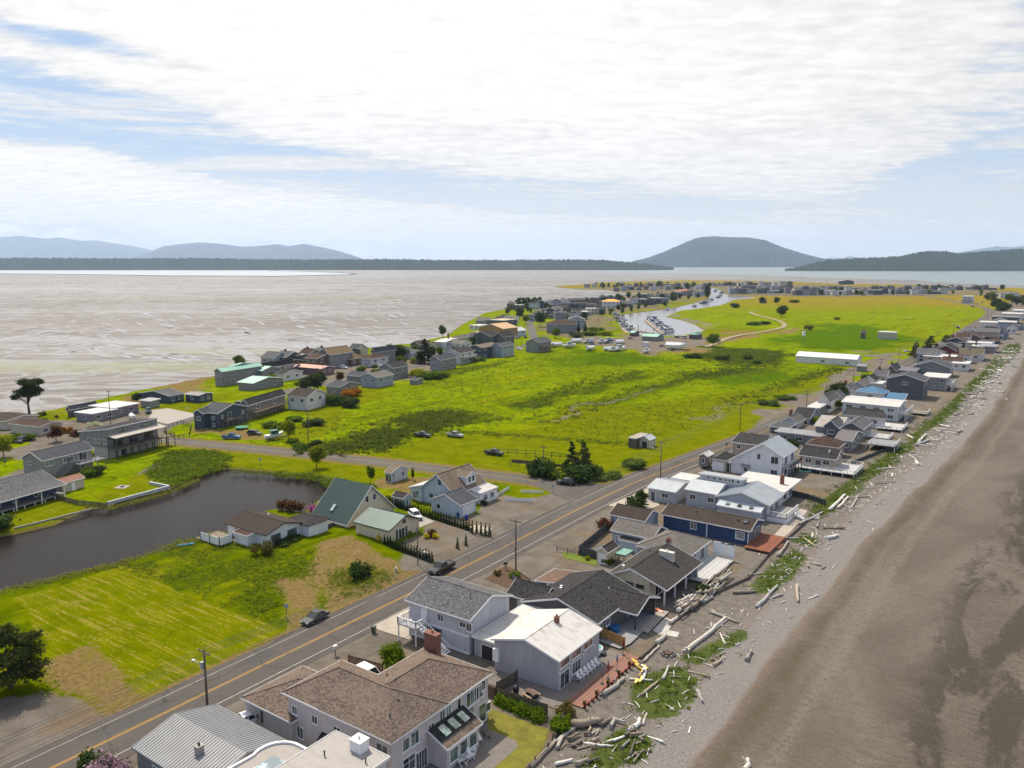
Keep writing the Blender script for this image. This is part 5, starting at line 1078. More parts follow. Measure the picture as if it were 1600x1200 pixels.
# 19..41: the row continues up the shore
ROW = [
 ('brown hip-roofed house behind the black-roofed tan beach house', 3.4, {'SW': (1258, 694), 'NE': (1322, 692)}, dict(b=11, rise=2.2, ridge='y', kind='hip', roof=r_rbr, wall=s_tan2), 0),
 ('long low grey house with a pale metal roof before the weathered shed roof', 3.0, {'SW': (1211, 674), 'SE': (1286, 684)}, dict(b=7, kind='flat', roof=m_grey, wall=s_mid), 3),
 ('dark two-storey house with a steep grey front gable behind the long low grey house', 5.6, {'SW': (1283, 668), 'SE': (1312, 669)}, dict(b=9, rise=2.2, ridge='y', roof=r_grey, wall=s_char), 1),
 ('boxy house with a weathered pale shed roof near the utility pole', 5.0, {'SW': (1268, 668), 'SE': (1316, 668)}, dict(b=9, rise=2.0, kind='shed', lean='S', roof=membrane((.34, .31, .28), (.25, .14, .07), .8), wall=s_mid), 0),
 ('grey house with a mauve-brown gable roof and glass front facing the beach', 3.4, {'SW': (1306, 685), 'SE': (1333, 693), 'NE': (1345, 676)}, dict(rise=1.8, ridge='x', roof=m_brown, wall=s_mid), 2),
 ('grey gabled house with a brick chimney next to a white deck', 3.6, {'SW': (1312, 668), 'SE': (1350, 672), 'NE': (1363, 660)}, dict(rise=1.9, ridge='y', roof=r_grey, wall=s_mid), 1),
 ('pale hip-roofed house beside a large white deck on the beach', 3.6, {'SW': (1316, 648), 'NE': (1386, 653)}, dict(b=13, rise=2.6, kind='hip', ridge='x', roof=r_lt, wall=s_offw), 2),
 ('long two-storey pale green house under a flat white roof', 5.2, {'SW': (1311, 630), 'SE': (1411, 635), 'NE': (1415, 626)}, dict(rise=.9, ridge='x', roof=WROOF, wall=siding((.50, .54, .53))), 4),
 ('house with a bright blue hipped metal roof and a square front gable', 5.6, {'SW': (1335, 613), 'SE': (1384, 615)}, dict(b=10, rise=2.0, kind='hip', ridge='x', roof=m_blue, wall=s_offw), 1),
 ('low wing with a bright blue metal roof beside the hipped blue roof', 4.2, {'SW': (1378, 624), 'SE': (1413, 625)}, dict(b=9, rise=1.2, kind='shed', lean='S', roof=m_blue, wall=s_offw), 0),
 ('dark grey A-shaped house with a pale centre roof strip', 7.6, {'SW': (1380, 594), 'SE': (1448, 594)}, dict(b=14, rise=2.2, ridge='y', roof=r_mid, wall=s_char), 1),
 ('grey two-storey box house with a white flat roof facing the sand', 5.6, {'SW': (1439, 589), 'SE': (1480, 591)}, dict(b=16, kind='flat', roof=WROOF, wall=s_mid), 3),
 ('wide grey gabled house behind the white flat-roofed box house', 4.6, {'SW': (1427, 571), 'SE': (1485, 577)}, dict(b=14, rise=3.0, ridge='y', roof=r_mid, wall=s_mid), 1),
 ('white-roofed porch house beside the wide grey gable', 3.8, {'SW': (1486, 568), 'SE': (1514, 569)}, dict(b=14, kind='flat', roof=WROOF, wall=s_offw), 2),
 ('small white flat-roofed garage behind the blue-roofed house', 3.0, {'SW': (1353, 599), 'SE': (1379, 600)}, dict(b=10, kind='flat', roof=WROOF, wall=s_offw), 0),
 ('dark flat-roofed grey house beside the road next to a round tree', 3.8, {'SW': (1390, 578), 'SE': (1431, 580)}, dict(b=14, kind='flat', roof=m_brown, wall=s_mid), 1),
 ('tan two-part house with white roof edges by the beach road', 4.2, {'SW': (1441, 557), 'SE': (1492, 559)}, dict(b=16, kind='flat', roof=WROOF, wall=s_tan2), 2),
 ('dark red barn-like house with a black gable roof', 5.0, {'SW': (1460, 547), 'SE': (1495, 549)}, dict(b=18, rise=3.0, ridge='y', roof=r_dark, wall=s_red), 1),
 ('wide house with a mossy brown roof beside the red barn-like house', 3.6, {'SW': (1494, 553), 'SE': (1536, 555)}, dict(b=18, rise=2.8, ridge='x', roof=r_moss, wall=s_pale), 2),
 ('grey-green house behind the mossy brown roof', 4.2, {'SW': (1529, 541), 'SE': (1556, 542)}, dict(b=16, kind='flat', roof=m_grey, wall=s_mid), 1),
 ('pair of white flat-roofed buildings in one row beyond the mossy roof', 4.0, {'SW': (1494, 536), 'SE': (1551, 536)}, dict(b=12, kind='flat', roof=WROOF, wall=s_beige), 0),
 ('dark brown gabled house at the roadside beyond the white flat roofs', 4.6, {'SW': (1499, 527), 'SE': (1535, 528)}, dict(b=18, rise=2.6, ridge='y', roof=r_rbr, wall=s_brown), 1),
 ('taupe two-storey house beyond the dark brown gable', 5.6, {'SW': (1503, 517), 'SE': (1562, 519)}, dict(b=20, rise=2.0, ridge='x', roof=r_grey, wall=s_tan2), 3),
 ('white flat-roofed roadside house with a blue van beside it', 4.2, {'SW': (1528, 504), 'SE': (1560, 504)}, dict(b=20, kind='flat', roof=WROOF, wall=s_offw), 0),
 ('blue-grey two-storey beach house with a white parapet', 6.4, {'SW': (1558, 503), 'SE': (1588, 504)}, dict(b=20, kind='flat', roof=WROOF, wall=s_bgrey), 2),
 ('charcoal long house near the right edge of the photo', 6.0, {'SW': (1549, 495), 'SE': (1592, 496)}, dict(b=24, kind='flat', roof=m_brown, wall=s_char), 0),
 ('white-roofed house at the right edge of the photo, nearest the dark roadside trees', 6.0, {'SW': (1564, 490), 'SE': (1598, 491)}, dict(b=24, kind='flat', roof=WROOF, wall=s_pale), 0),
 ('pale house at the right edge with a low white roof, behind the roadside trees', 6.5, {'SW': (1582, 485), 'SE': (1612, 486)}, dict(b=24, kind='flat', roof=WROOF, wall=s_pale), 0),
]
for lab, z, co, kw, nw in ROW:
 h = House(lab); h.blk(z, co, **kw); b = h.b; L = b['x1'] - b['x0']
 if nw:
  h.wins('S', [L * (i + .5) / nw for i in range(nw)], z - 1.9, min(2.0, L / nw * .45), 1.1)
  h.wins('E', [.3, .7], z - 2.3, min(2.4, (b['y1'] - b['y0']) * .25), 1.6)
  if z > 5: h.wins('S', [L * (i + .5) / nw for i in range(nw)], .9, min(1.8, L / nw * .4), 1.2)
 if z > 5 and nw > 1: h.deck(b['x1'], b['y0'], b['x1'] + 2.5, b['y1'], 2.9, DWHT, 'SE', WHT, step=.3)
# decks & chimney extras of the row
for lab, px, py, w_, d_, z, mt in [('broad white wooden deck on the beach by the pale hip-roofed house', 1368, 672, 8, 11, .9, DWHT), ('grey gravel-side platform beside the glass-fronted grey house', 1352, 702, 8, 9, 1.8, m_grey), ('low white deck on the sand by the grey gabled house with brick chimney', 1352, 684, 7, 7, .5, DWHT), ('brown deck on the shingle near the long pale green house', 1420, 648, 6, 8, .8, DECKW)]:
 x, y = G(px, py); e = empty('deck', (x, y, 0), 0, lab, 'deck'); m_ = MB(); m_.box(0, 0, z - .2, w_, d_, z); m_.build('platform', mt, e); [MB().box(a, b_, 0, a + .2, b_ + .2, z - .2).build('post', WHT, e) for a in (0, w_ - .2) for b_ in (0, d_ / 2, d_ - .2)]
 House.rail(type('o', (), {'root': e})(), [(0, .1), (w_ - .1, .1), (w_ - .1, d_ - .1)], z, .9, WHT, e, .35)
# ------------------------------------------------------------ houses around the pond and the bay
HG = dict
# A-frame
h = House('steep A-frame house with a dark green metal roof standing by the pond')
h.blk(.9, rect=(-131.5, 111.1, -120.2, 126.0), rise=6.9, ridge='x', roof=m_green, wall=s_cream, over=.45, seams=True, z0=-.1)
b = h.b; L = b['y1'] - b['y0']; h.wins('E', [L * .42, L * .58], 4.4, .9, 1.3, div=1); h.wins('E', [L * .2, L * .3], .3, .9, 1.0, div=1)
rr_ = h.b['roof']; zf = lambda y: .9 + 6.9 * (y - rr_[1]) / ((rr_[3] - rr_[1]) / 2) + .2
h.on_slope('skylight', flat((.5, .55, .56), .3, name='dome'), (-1.0, rr_[1] + 1.6, zf(rr_[1] + 1.6)), (-.3, rr_[1] + 1.6, zf(rr_[1] + 1.6)), (-.3, rr_[1] + 2.8, zf(rr_[1] + 2.8)), (-1.0, rr_[1] + 2.8, zf(rr_[1] + 2.8)), .25)
h.blk(2.3, rect=('L', (rr_[0] - 3.2, rr_[1] + 5.2, rr_[0] + 2.6, rr_[1] + 11.5)), rise=.6, kind='shed', lean='W', roof=shingle((.23, .18, .14), .2), wall=s_cream, over=.2); h.wins('S', [.3, .7], .8, 1.2, 1.1, div=1); h.wins('W', [.3, .7], .8, 1.4, 1.1)
h.slab('lean_to', rr_[0] + 3.4, rr_[1] - 1.6, 0, rr_[0] + 7.2, rr_[1] + .4, .9, wood((.10, .09, .09)))
h = House('cream garage wing with a green ribbed metal roof and French doors, east of the A-frame', 'garage', 'garage')
h.blk(2.6, rect=(-117.2, 110.0, -107.1, 119.7), rise=1.9, ridge='x', roof=metalroof((.055, .125, .115)), wall=s_cream, over=.4, seams=True, trim=m_green)
h.win('E', 3.6, .15, 1.7, 2.0, 2); b = h.b; [MB().box(b['x1'], b['y0'] + t, .15, b['x1'] + .06, b['y0'] + t + .5, 2.2).build('shutter', m_green, h.root) for t in (1.95, 4.75)]; h.win('E', 4.4, 3.2, .7, .5, 1, fr=DARKF)
# white house by the pond
h = House('white bungalow with a brown low gable roof standing on the pond bank')
h.blk(2.6, rect=(-138.2, 94.4, -125.0, 104.0), rise=1.35, ridge='x', roof=r_brown, wall=flat((.70, .71, .72), .7, .08, name='white_wall'), over=.5, trim=flat((.07, .055, .045), name='brown_trim'))
h.wins('E', [2.3, 6.3], .8, 2.1, 1.2, div=2, fr=DARKF, gl=glass((.10, .11, .11), 'curtained_glass')); h.win('S', .25, .9, .8, 1.1, 2, fr=DARKF); x, y = h.pt(.55, .4); h.on_slope('skylight', WHT, (x - .4, y - .4, 3.55), (x + .4, y - .4, 3.55), (x + .4, y + .1, 3.75), (x - .4, y + .1, 3.75)); x, y = h.pt(.5, .62); h.vent(x, y, 3.7, .1, .6, WHT)
b = dict(h.b)
h.blk(2.2, rect=('L', (b['x1'] - 7.5, b['y0'] - 2.2, b['x1'] - 3.0, b['y0'] + .3)), rise=.35, kind='shed', lean='S', roof=r_rbr, wall=s_white, over=.3)
h.blk(2.5, rect=('L', (b['x1'] - 4.8, b['y1'] - .3, b['x1'] + 2.6, b['y1'] + 5.6)), rise=1.1, kind='hip', ridge='x', roof=r_dk2, wall=s_white, over=.4, trim=DARKF)
h.slab('deck', b['x0'] - 3.4, b['y0'] - 5.2, .15, b['x0'] + 4.6, b['y0'] - .02, .35, DECKW)
m_ = MB(); P = [(b['x0'] - 1.6, b['y0'] - 5.2), (b['x0'] + 4.6, b['y0'] - 5.2), (b['x0'] + 4.6, b['y0'] - 2.2)]
for p, q in zip(P[:-1], P[1:]): m_.bar((p[0], p[1], 1.15), (q[0], q[1], 1.15), .06, 1.6)
wf = m_.build('windbreak', WHT, h.root); m_ = MB(); [m_.box(p[0] - .07, p[1] - .09, .0, p[0] + .07, p[1] + .05, 2.1) for p in (P[0], (b['x0'] + 1.5, P[0][1]), P[1], P[2])]; m_.build('frame', DARKF, wf)
# grey craftsman
h = House('pale blue-grey craftsman house with steep brown roofs and a white dormer beside the side road')
wl = siding((.46, .50, .53))
h.blk(3.3, rect=(-121.2, 134.9, -111.0, 147.2), rise=4.0, ridge='y', roof=r_tan3, wall=wl, over=.5)
h.win('S', 5.1, 5.0, .6, .9, 1, fr=DARKF); h.wins('S', [2.6, 4.6], 1.6, .8, .7, div=1, fr=DARKF); b = dict(h.b); rr_ = b['roof']
h.blk(6.0, rect=('L', (rr_[2] - 4.4, rr_[1] + 5.5, rr_[2] - .6, rr_[1] + 9.6)), rise=1.1, ridge='x', roof=r_tan3, wall=s_white, over=.3, z0=3.4); h.wins('E', [.3, .7], 4.7, .9, 1.3, div=1)
h.blk(2.9, rect=('L', (rr_[0] - 3.4, rr_[1] - .2, rr_[0] + .8, rr_[1] + 7.5)), rise=1.2, kind='shed', lean='W', roof=WROOF, wall=wl, over=.3); h.win('S', .5, .6, 1.8, 1.8, 1, gl=glass((.1, .1, .1)))
h.blk(2.7, rect=('L', (rr_[2] - .6, rr_[1] + 6.0, rr_[2] + 3.0, rr_[3] + .5)), rise=.5, kind='shed', lean='E', roof=membrane((.5, .47, .45)), wall=s_white, over=.2); h.wins('E', [.3, .7], .8, 1.3, 1.2)
h = House('pale blue-grey garage with a dark gable roof and a white door facing the shore road', 'garage', 'garage')
h.blk(2.8, rect=(-114.6, 130.6, -105.7, 137.0), rise=1.9, ridge='y', roof=r_mid, wall=wl, over=.35); h.garage('E', .5, 3.6, 2.3); h.win('S', .25, 1.4, .7, .5, 1, fr=DARKF)
def small(label, z, co, cat='shed', name='shed', yaw=0, win=(), **kw):
 h = House(label, cat, name, yaw); h.blk(z, co, **kw)
 for w_ in win: h.win(*w_)
 return h
small('small grey tool shed with a dark roof beside the arborvitae row', 2.1, {'SW': (612, 776), 'SE': (632, 781), 'NE': (642, 775)}, rise=.9, ridge='x', roof=r_dk2, wall=wl, over=.2, win=[('E', .5, .5, .5, 1.2, 1)])
small('small white and grey cabin with a brown roof and porch beside the side road', 2.6, {'SW': (599, 738), 'SE': (620, 741), 'NE': (632, 730)}, 'cabin', 'cabin', rise=1.2, ridge='x', roof=r_tan3, wall=wl, over=.3, win=[('E', .7, 1, .9, 1.1, 2), ('S', .5, .2, 2.0, 1.8, 2)])
# west cluster
h = House('long grey-brown two-storey house with dark gable roof and raised deck above the pond lawn', yaw=10.5)
h.blk(5.0, {'SW': (27, 717), 'SE': (69, 720), 'NE': (148, 702)}, rise=1.9, ridge='y', roof=r_mid, wall=s_gw if 0 else siding((.25, .235, .225)), over=.4)
b = dict(h.b); L = b['y1'] - b['y0']; h.win('S', .35, 3.6, .7, .7, 1); h.win('E', 1.9, 3.4, 2.2, 1.1, 3, gl=GLG); h.win('E', L * .5, 3.1, 2.8, 1.3, 3, gl=GLG); h.win('E', L * .8, 2.75, 2.2, 2.1, 2)
h.deck(b['x1'], b['y0'] + L * .55, b['x1'] + 3.4, b['y1'] + 1.5, 2.6, DGREY, 'SE', WHT if 0 else flat((.30, .30, .31), name='grey_rail'), step=.22); h.stairs((b['x1'] + .9, b['y0'] + L * .54), (b['x1'] + .9, b['y0'] + L * .25), 2.5, .2, 1.0, flat((.30, .30, .31), name='grey_rail'))
h = House('dark grey modern house with a curved shed roof on a pale concrete block base', yaw=12)
h.blk(6.9, {'SW': (114, 678, 6.6), 'SE': (184, 676, 7.6), 'NE': (237, 656, 7.8)}, rise=1.6, kind='shed', lean='W', roof=r_dark, wall=s_mid, over=.25, z0=3.0, trim=WHT)
b = dict(h.b); L = b['y1'] - b['y0']; LX = b['x1'] - b['x0']; h.wins('S', [LX * .35, LX * .55, LX * .68, LX * .9], 4.2, .9, 1.2, div=2); h.wins('E', [L * .3, L * .78], 7.0, 3.2, .9, div=2, fr=DARKF, gl=GLG)
cbk = MB(); cbk.box(b['x0'] + 5.5, b['y0'] + .02, 0, b['x1'] - .02, b['y1'] - .02, 3.0); cbk.build('concrete_base', siding((.42, .40, .38), .4), h.root)
m_ = MB(); m_.sweep([(b['x1'] - .1, b['y0'] - .3, 6.6), (b['x1'] + 3.6, b['y0'] - .3, 6.1), (b['x1'] + 3.6, b['y0'] - .3, 6.25), (b['x1'] - .1, b['y0'] - .3, 6.8)][::-1], (0, 0, 0), (0, L + .6, 0)); m_.build('awning', flat((.42, .38, .34), name='awning'), h.root)
h.wins('E', [L * .2, L * .5, L * .8], 3.3, 3.0, 2.2, div=3, fr=DARKF); dk = h.deck(b['x1'], b['y0'], b['x1'] + 3.8, b['y1'] + 3, 3.1, DECKW, 'SEN', DARKF, step=.3)
m_ = MB(); [m_.tube([(b['x1'] + 3.5, b['y0'] + t, 0), (b['x1'] + 3.5, b['y0'] + t, 6.1)], .14, 6) for t in (.2, L * .5, L)]; m_.build('log_post', wood((.18, .14, .11)), h.root)
h.win('E', .3, .3, 1.6, 2.2, 1, fr=DARKF)
h = House('navy blue porch house with grey gable roof at the left edge above a lawn', yaw=12)
h.blk(3.6, {'SE': (-30, 792), 'NE': (72, 748)}, a=11, rise=2.0, ridge='y', roof=r_grey, wall=s_blue, over=.3);
b = dict(h.b); L = b['y1'] - b['y0']; h.b = b; h.wins('E', [.3, .5, .75], 1.2, 1.1, 1.8, div=1); h.deck(b['x1'], b['y0'], b['x1'] + 3.0, b['y1'], .9, DGREY, None, WHT);
h.blk(3.0, rect=('L', (b['x1'] - .5, b['y0'] + .3, b['x1'] + 3.4, b['y1'] + .3)), rise=.8, kind='shed', lean='E', roof=r_grey, wall=s_blue, over=.2, nowall=True)
[MB().box(b['x1'] + 2.9, b['y0'] + L * t, 0, b['x1'] + 3.1, b['y0'] + L * t + .2, 3.0).build('porch_post', WHT, h.root) for t in (.1, .4, .7, .98)]
small('small tan shed with a faded red-brown roof at the end of a slatted fence', 2.4, {'SW': (80, 824 - 70), 'SE': (101, 758), 'NE': (128, 746)}, yaw=12, rise=.9, ridge='y', roof=shingle((.30, .15, .11), .15), wall=s_beige, over=.25, win=[('E', .5, .2, .8, 1.8, 1, WHT, WHT)])
h = House('navy blue two-storey house with white trim and twin front gables at the side-road corner', yaw=13)
h.blk(5.4, {'SE': (342, 647), 'NE': (386, 635)}, a=8.8, rise=2.1, ridge='x', roof=r_mid, wall=s_navy, over=.35); b = dict(h.b); rr_ = b['roof']
h.blk(5.4, rect=('L', (rr_[0] + .2, rr_[1] - 2.2, rr_[0] + 4.6, rr_[1] + 3)), rise=1.3, ridge='y', roof=r_mid, wall=s_navy, over=.3); h.wins('S', [.5], 3.2, 1.5, 1.1, div=2); h.b = b
h.wins('S', [6.2], 3.3, 1.0, 1.0).wins('S', [6.2], .9, 1.0, 1.1).wins('S', [1.5], .9, 1.2, 1.1); L = b['y1'] - b['y0']; h.wins('E', [L * .15, L * .85], 3.5, .9, 1.0); h.win('E', L * .4, 2.75, 1.7, 2.1, 2)
h.deck(b['x1'], b['y0'] + L * .15, b['x1'] + 2.0, b['y0'] + L * .7, 2.6, DECKW, 'SEN', flat((.28, .19, .12), name='cedar'), step=.3)
h.blk(4.2, rect=('L', (rr_[0] - 2.4, rr_[1] + .6, rr_[0] + .5, rr_[3] - 2)), rise=.8, kind='shed', lean='W', roof=r_mid, wall=s_navy, over=.2, nowall=True)
WEST = [
 ('brown-grey two-storey house with dark gable roof and upper deck beside the navy corner house', 5.2, {'SW': (371, 634), 'SE': (401, 634), 'NE': (438, 616)}, 20, dict(b=None, rise=2.0, ridge='y', roof=r_dark, wall=siding((.20, .18, .165))), 2),
 ('white two-storey house with a brown roof above the green meadow', 5.0, {'SW': (447, 619), 'SE': (484, 622), 'NE': (506, 613)}, 14, dict(rise=2.2, ridge='x', roof=r_brown, wall=s_offw), 2),
 ('mint green metal-roofed grey house on the bay shore', 6.6, {'SW': (336, 580), 'SE': (366, 584), 'NE': (389, 570)}, 8, dict(rise=1.5, ridge='y', roof=m_mint, wall=s_mid, seams=False), 2),
 ('low garage wing with a mint green metal roof beside the white parked car', 3.4, {'SW': (372, 597), 'SE': (404, 601), 'NE': (434, 590)}, 8, dict(rise=1.6, ridge='x', roof=m_mint, wall=s_mid), 0),
 ('navy ranch house with white windows and a grey gable roof on the bay side lawn', 3.0, {'SW': (232, 612), 'SE': (249, 622), 'NE': (290, 615)}, 8, dict(rise=1.5, ridge='y', roof=r_grey, wall=s_navy), 0),
 ('navy garage with a brown flat roof attached to the ranch house on the bay side', 3.0, {'SW': (288, 616), 'SE': (312, 619), 'NE': (332, 614)}, 8, dict(rise=.6, ridge='x', roof=m_brown, wall=s_navy), 1),
 ('taupe house with a broad flat white roof beside the concrete yard', 3.3, {'SE': (183, 639), 'NE': (214, 630)}, 12, dict(a=13, kind='flat', roof=WROOF, wall=siding((.20, .16, .17))), 0),
 ('lower grey extension with a white roof next to the covered boat', 3.0, {'SW': (119, 644), 'SE': (147, 649), 'NE': (178, 639)}, 12, dict(kind='flat', roof=WROOF, wall=s_mid), 1),
 ('dark grey gabled cottage behind the flat white roofs', 2.6, {'SW': (102, 641), 'SE': (122, 643), 'NE': (140, 632)}, 12, dict(rise=1.4, ridge='y', roof=r_mid, wall=s_char), 0),
 ('tan house with a broad brown low roof left of the dark red tree', 2.9, {'SW': (14, 662), 'SE': (69, 669), 'NE': (92, 659)}, 12, dict(rise=.9, ridge='x', roof=r_rbr, wall=s_beige), 0),
 ('brown-roofed house at the left edge below the big pine trees', 2.9, {'SW': (-40, 654), 'SE': (8, 659), 'NE': (62, 649)}, 12, dict(rise=.9, ridge='x', roof=r_brown, wall=s_beige), 0),
 ('small grey garden shed with white doors beside the dark pickup', 2.6, {'SW': (216, 626), 'SE': (240, 628), 'NE': (247, 624)}, 10, dict(rise=.3, kind='shed', lean='S', roof=m_grey, wall=s_mid), 2),
 ('cream house with a dark grey roof and a cross gable behind the mint roof', 5.0, {'SW': (397, 577), 'SE': (413, 580), 'NE': (443, 567)}, 8, dict(rise=2.4, ridge='y', roof=r_dark, wall=s_beige), 0),
 ('white garage with a black gable roof near the mint green roof', 3.4, {'SW': (430, 584), 'SE': (452, 587), 'NE': (463, 579)}, 8, dict(rise=1.6, ridge='x', roof=r_dark, wall=s_offw), 0),
 ('long low brown-roofed house on the bay shore behind the dark brown lodge', 3.0, {'SW': (440, 569), 'NE': (478, 563)}, 5, dict(b=14, rise=1.4, ridge='x', roof=r_rbr, wall=s_brown), 0),
 ('dark brown lodge-like house with a low brown gable', 6.0, {'SW': (478, 559), 'SE': (497, 562), 'NE': (521, 556)}, 5, dict(rise=1.8, ridge='x', roof=r_rbr, wall=s_brown), 2),
 ('tall house with a steep tan gable roof and stone posts', 7.2, {'SW': (500, 553), 'SE': (524, 557), 'NE': (539, 549)}, 5, dict(rise=3.4, ridge='y', roof=shingle((.20, .14, .075), .25), wall=s_mid), 2),
 ('hip-roofed tan house beside a parked white car', 3.6, {'SW': (533, 561), 'SE': (554, 562), 'NE': (567, 558)}, 5, dict(b=13, rise=3.0, kind='hip', ridge='x', roof=shingle((.22, .15, .09), .2), wall=s_brown), 1),
 ('mauve house with a salmon metal roof and big carport openings', 3.4, {'SW': (467, 572), 'SE': (497, 578), 'NE': (522, 573)}, 5, dict(rise=.9, ridge='x', roof=metalroof((.50, .22, .13)), wall=s_mauve), 0),
 ('small house with a dark red roof beside the salmon-roofed house', 3.4, {'SW': (455, 574), 'NE': (474, 572)}, 5, dict(b=9, rise=1.2, ridge='x', roof=metalroof((.17, .06, .07)), wall=s_mauve), 0),
 ('house with a brown hipped roof and wide windows, left of the round trees', 4.4, {'SW': (560, 560), 'SE': (588, 561), 'NE': (603, 556)}, 5, dict(b=13, rise=2.4, ridge='x', kind='hip', roof=r_rbr, wall=s_pale), 3),
 ('slate-roofed two-storey house on the bay shore with a steep dark gable', 6.4, {'SW': (577, 551), 'SE': (598, 552), 'NE': (609, 546)}, 0, dict(b=14, rise=2.6, ridge='y', roof=r_mid, wall=s_mid), 0),
 ('dark blue-grey house with a hipped slate roof near the bay shore', 5.6, {'SW': (602, 546), 'SE': (627, 547), 'NE': (636, 543)}, 0, dict(b=14, rise=2.0, kind='hip', ridge='x', roof=r_mid, wall=s_navy), 1),
 ('small pale-eaved grey house just right of the hipped slate roof', 3.6, {'SW': (629, 551), 'SE': (645, 552)}, 0, dict(b=10, rise=1.6, ridge='x', roof=r_grey, wall=s_pale), 0),
 ('grey two-storey house with a front gable at the meadow edge, second from the left', 5.4, {'SW': (590, 574), 'SE': (616, 576), 'NE': (637, 571)}, 6, dict(b=None, rise=2.2, ridge='y', roof=r_dark, wall=s_mid), 2),
 ('blue-grey house with a low grey gable at the meadow edge', 4.6, {'SW': (562, 588), 'SE': (592, 591), 'NE': (613, 585)}, 6, dict(rise=1.8, ridge='y', roof=r_lt, wall=s_bgrey), 2),
 ('slate-roofed grey house with a small white gable beside the red leafy tree', 3.8, {'SW': (543, 586), 'SE': (566, 590), 'NE': (581, 585)}, 6, dict(rise=1.6, ridge='x', roof=r_mid, wall=s_mid), 1),
 ('dark grey low house with a broad slate roof behind the orange-red shrub', 3.4, {'SW': (509, 603), 'SE': (532, 606), 'NE': (560, 599)}, 6, dict(rise=1.6, ridge='x', roof=r_mid, wall=s_mid), 1),
 ('grey house with white window trim and a dark gable, third along the meadow', 5.6, {'SW': (671, 562), 'SE': (692, 564), 'NE': (709, 558)}, 6, dict(b=None, rise=2.2, ridge='y', roof=r_mid, wall=s_mid), 3),
 ('grey two-storey house with a long balcony facing the meadow', 6.2, {'SW': (695, 550), 'SE': (716, 553), 'NE': (741, 548)}, 6, dict(rise=2.2, ridge='y', roof=r_dark, wall=s_pale), 2),
 ('navy two-storey house with a pale brown roof at the meadow edge', 6.6, {'SW': (734, 542), 'SE': (751, 544), 'NE': (778, 539)}, 6, dict(b=None, rise=1.4, ridge='y', roof=r_tan3, wall=s_navy), 3),
 ('slate grey house with a hipped roof next to the navy meadow house', 6.6, {'SW': (768, 540), 'SE': (784, 542), 'NE': (803, 538)}, 4, dict(b=None, rise=1.8, ridge='y', roof=r_mid, wall=s_bgrey), 2),
 ('grey house with a big red-brown deck beside the boat yard', 6.4, {'SW': (822, 534), 'SE': (842, 536), 'NE': (861, 532)}, 4, dict(b=18, rise=2.2, ridge='y', roof=r_mid, wall=s_mid), 1),
 ('twin-gabled dark house with white trim beneath the unfinished wooden roof', 6.0, {'SW': (738, 524), 'SE': (764, 526)}, 0, dict(b=14, rise=3.0, ridge='y', roof=r_dark, wall=s_char), 2),
 ('dark cottage with a steep gable beside the twin-gabled dark house', 5.4, {'SW': (772, 526), 'SE': (786, 527)}, 0, dict(b=14, rise=3.0, ridge='y', roof=r_dark, wall=s_char), 1),
 ('unfinished house with bare plywood roof and walls near the bay shore', 7.0, {'SW': (746, 512), 'SE': (787, 514)}, 0, dict(b=20, rise=3.2, ridge='y', roof=flat((.62, .40, .22), name='plywood'), wall=flat((.42, .24, .11), name='raw_wood')), 0),
 ('small unfinished timber building left of the plywood house', 3.4, {'SW': (737, 519), 'SE': (752, 520)}, 0, dict(b=14, kind='flat', roof=flat((.40, .20, .12), name='raw_wood'), wall=flat((.33, .17, .10), name='raw_wood')), 0),
 ('charcoal box house with a pale sunlit flat roof on the bay shore', 6.6, {'SW': (762, 500), 'SE': (787, 501)}, 0, dict(b=22, kind='flat', roof=flat((.50, .38, .26), name='tan_roof'), wall=s_char), 0),
 ('white gabled house on the bay shore below a lone tree', 5.0, {'SW': (677, 534), 'SE': (696, 535)}, 0, dict(b=14, rise=1.0, ridge='x', roof=WROOF, wall=s_offw), 1),
 ('white cottage with a grey roof right of the white gabled house', 4.4, {'SW': (697, 536), 'SE': (722, 537)}, 0, dict(b=12, rise=1.8, ridge='x', roof=r_lt, wall=s_offw), 2),
 ('pale house with a grey hipped roof near the lone shore tree', 4.0, {'SW': (702, 528), 'SE': (727, 529)}, 0, dict(b=14, rise=2.2, kind='hip', ridge='x', roof=r_lt, wall=s_offw), 1),
 ('blue-walled house beside the parked boats and trucks', 4.0, {'SW': (786, 517), 'SE': (805, 518)}, 0, dict(b=16, rise=2.2, ridge='y', roof=m_lt, wall=s_lb), 1),
]
for i, (lab, z, co, yaw, kw, nw) in enumerate(WEST):
 kw = {k: v for k, v in kw.items() if v is not None}
 h = House(lab, yaw=yaw); h.blk(z, co, **kw); b = h.b; L = b['x1'] - b['x0']; LY = b['y1'] - b['y0']
 if nw: h.wins('S', [L * (j + .5) / nw for j in range(nw)], z - 1.9, min(1.4, L / nw * .4), 1.1)
 if LY > 4: h.wins('E', [LY * .25, LY * .7], z - 2.0, min(1.8, LY * .2), 1.2)
 if z > 5:
  if nw: h.wins('S', [L * (j + .5) / nw for j in range(nw)], .9, min(1.4, L / nw * .4), 1.1)
  h.wins('E', [LY * .25, LY * .7], .9, min(1.8, LY * .2), 1.3)
 if 'deck' in lab or 'balcony' in lab: h.deck(b['x1'], b['y0'] + .5, b['x1'] + 2.6, b['y1'] - .5, z - 2.5, DECKW, 'SEN', flat((.28, .19, .12), name='cedar') if 'brown' in lab else WHT, step=.35)
 if i == 2: h.blk(4.6, rect=('L', (b['x1'] - 9, b['y1'] - 3, b['x1'] + 3, b['y1'] + 10)), rise=1.5, ridge='x', roof=m_mint, wall=s_mid, over=.4); h.blk(7.6, rect=('L', (b['x0'] + 1, b['y0'] + 4, b['x1'] - 2, b['y1'] + 1)), rise=1.3, ridge='x', roof=m_mint, wall=s_mid, over=.5)
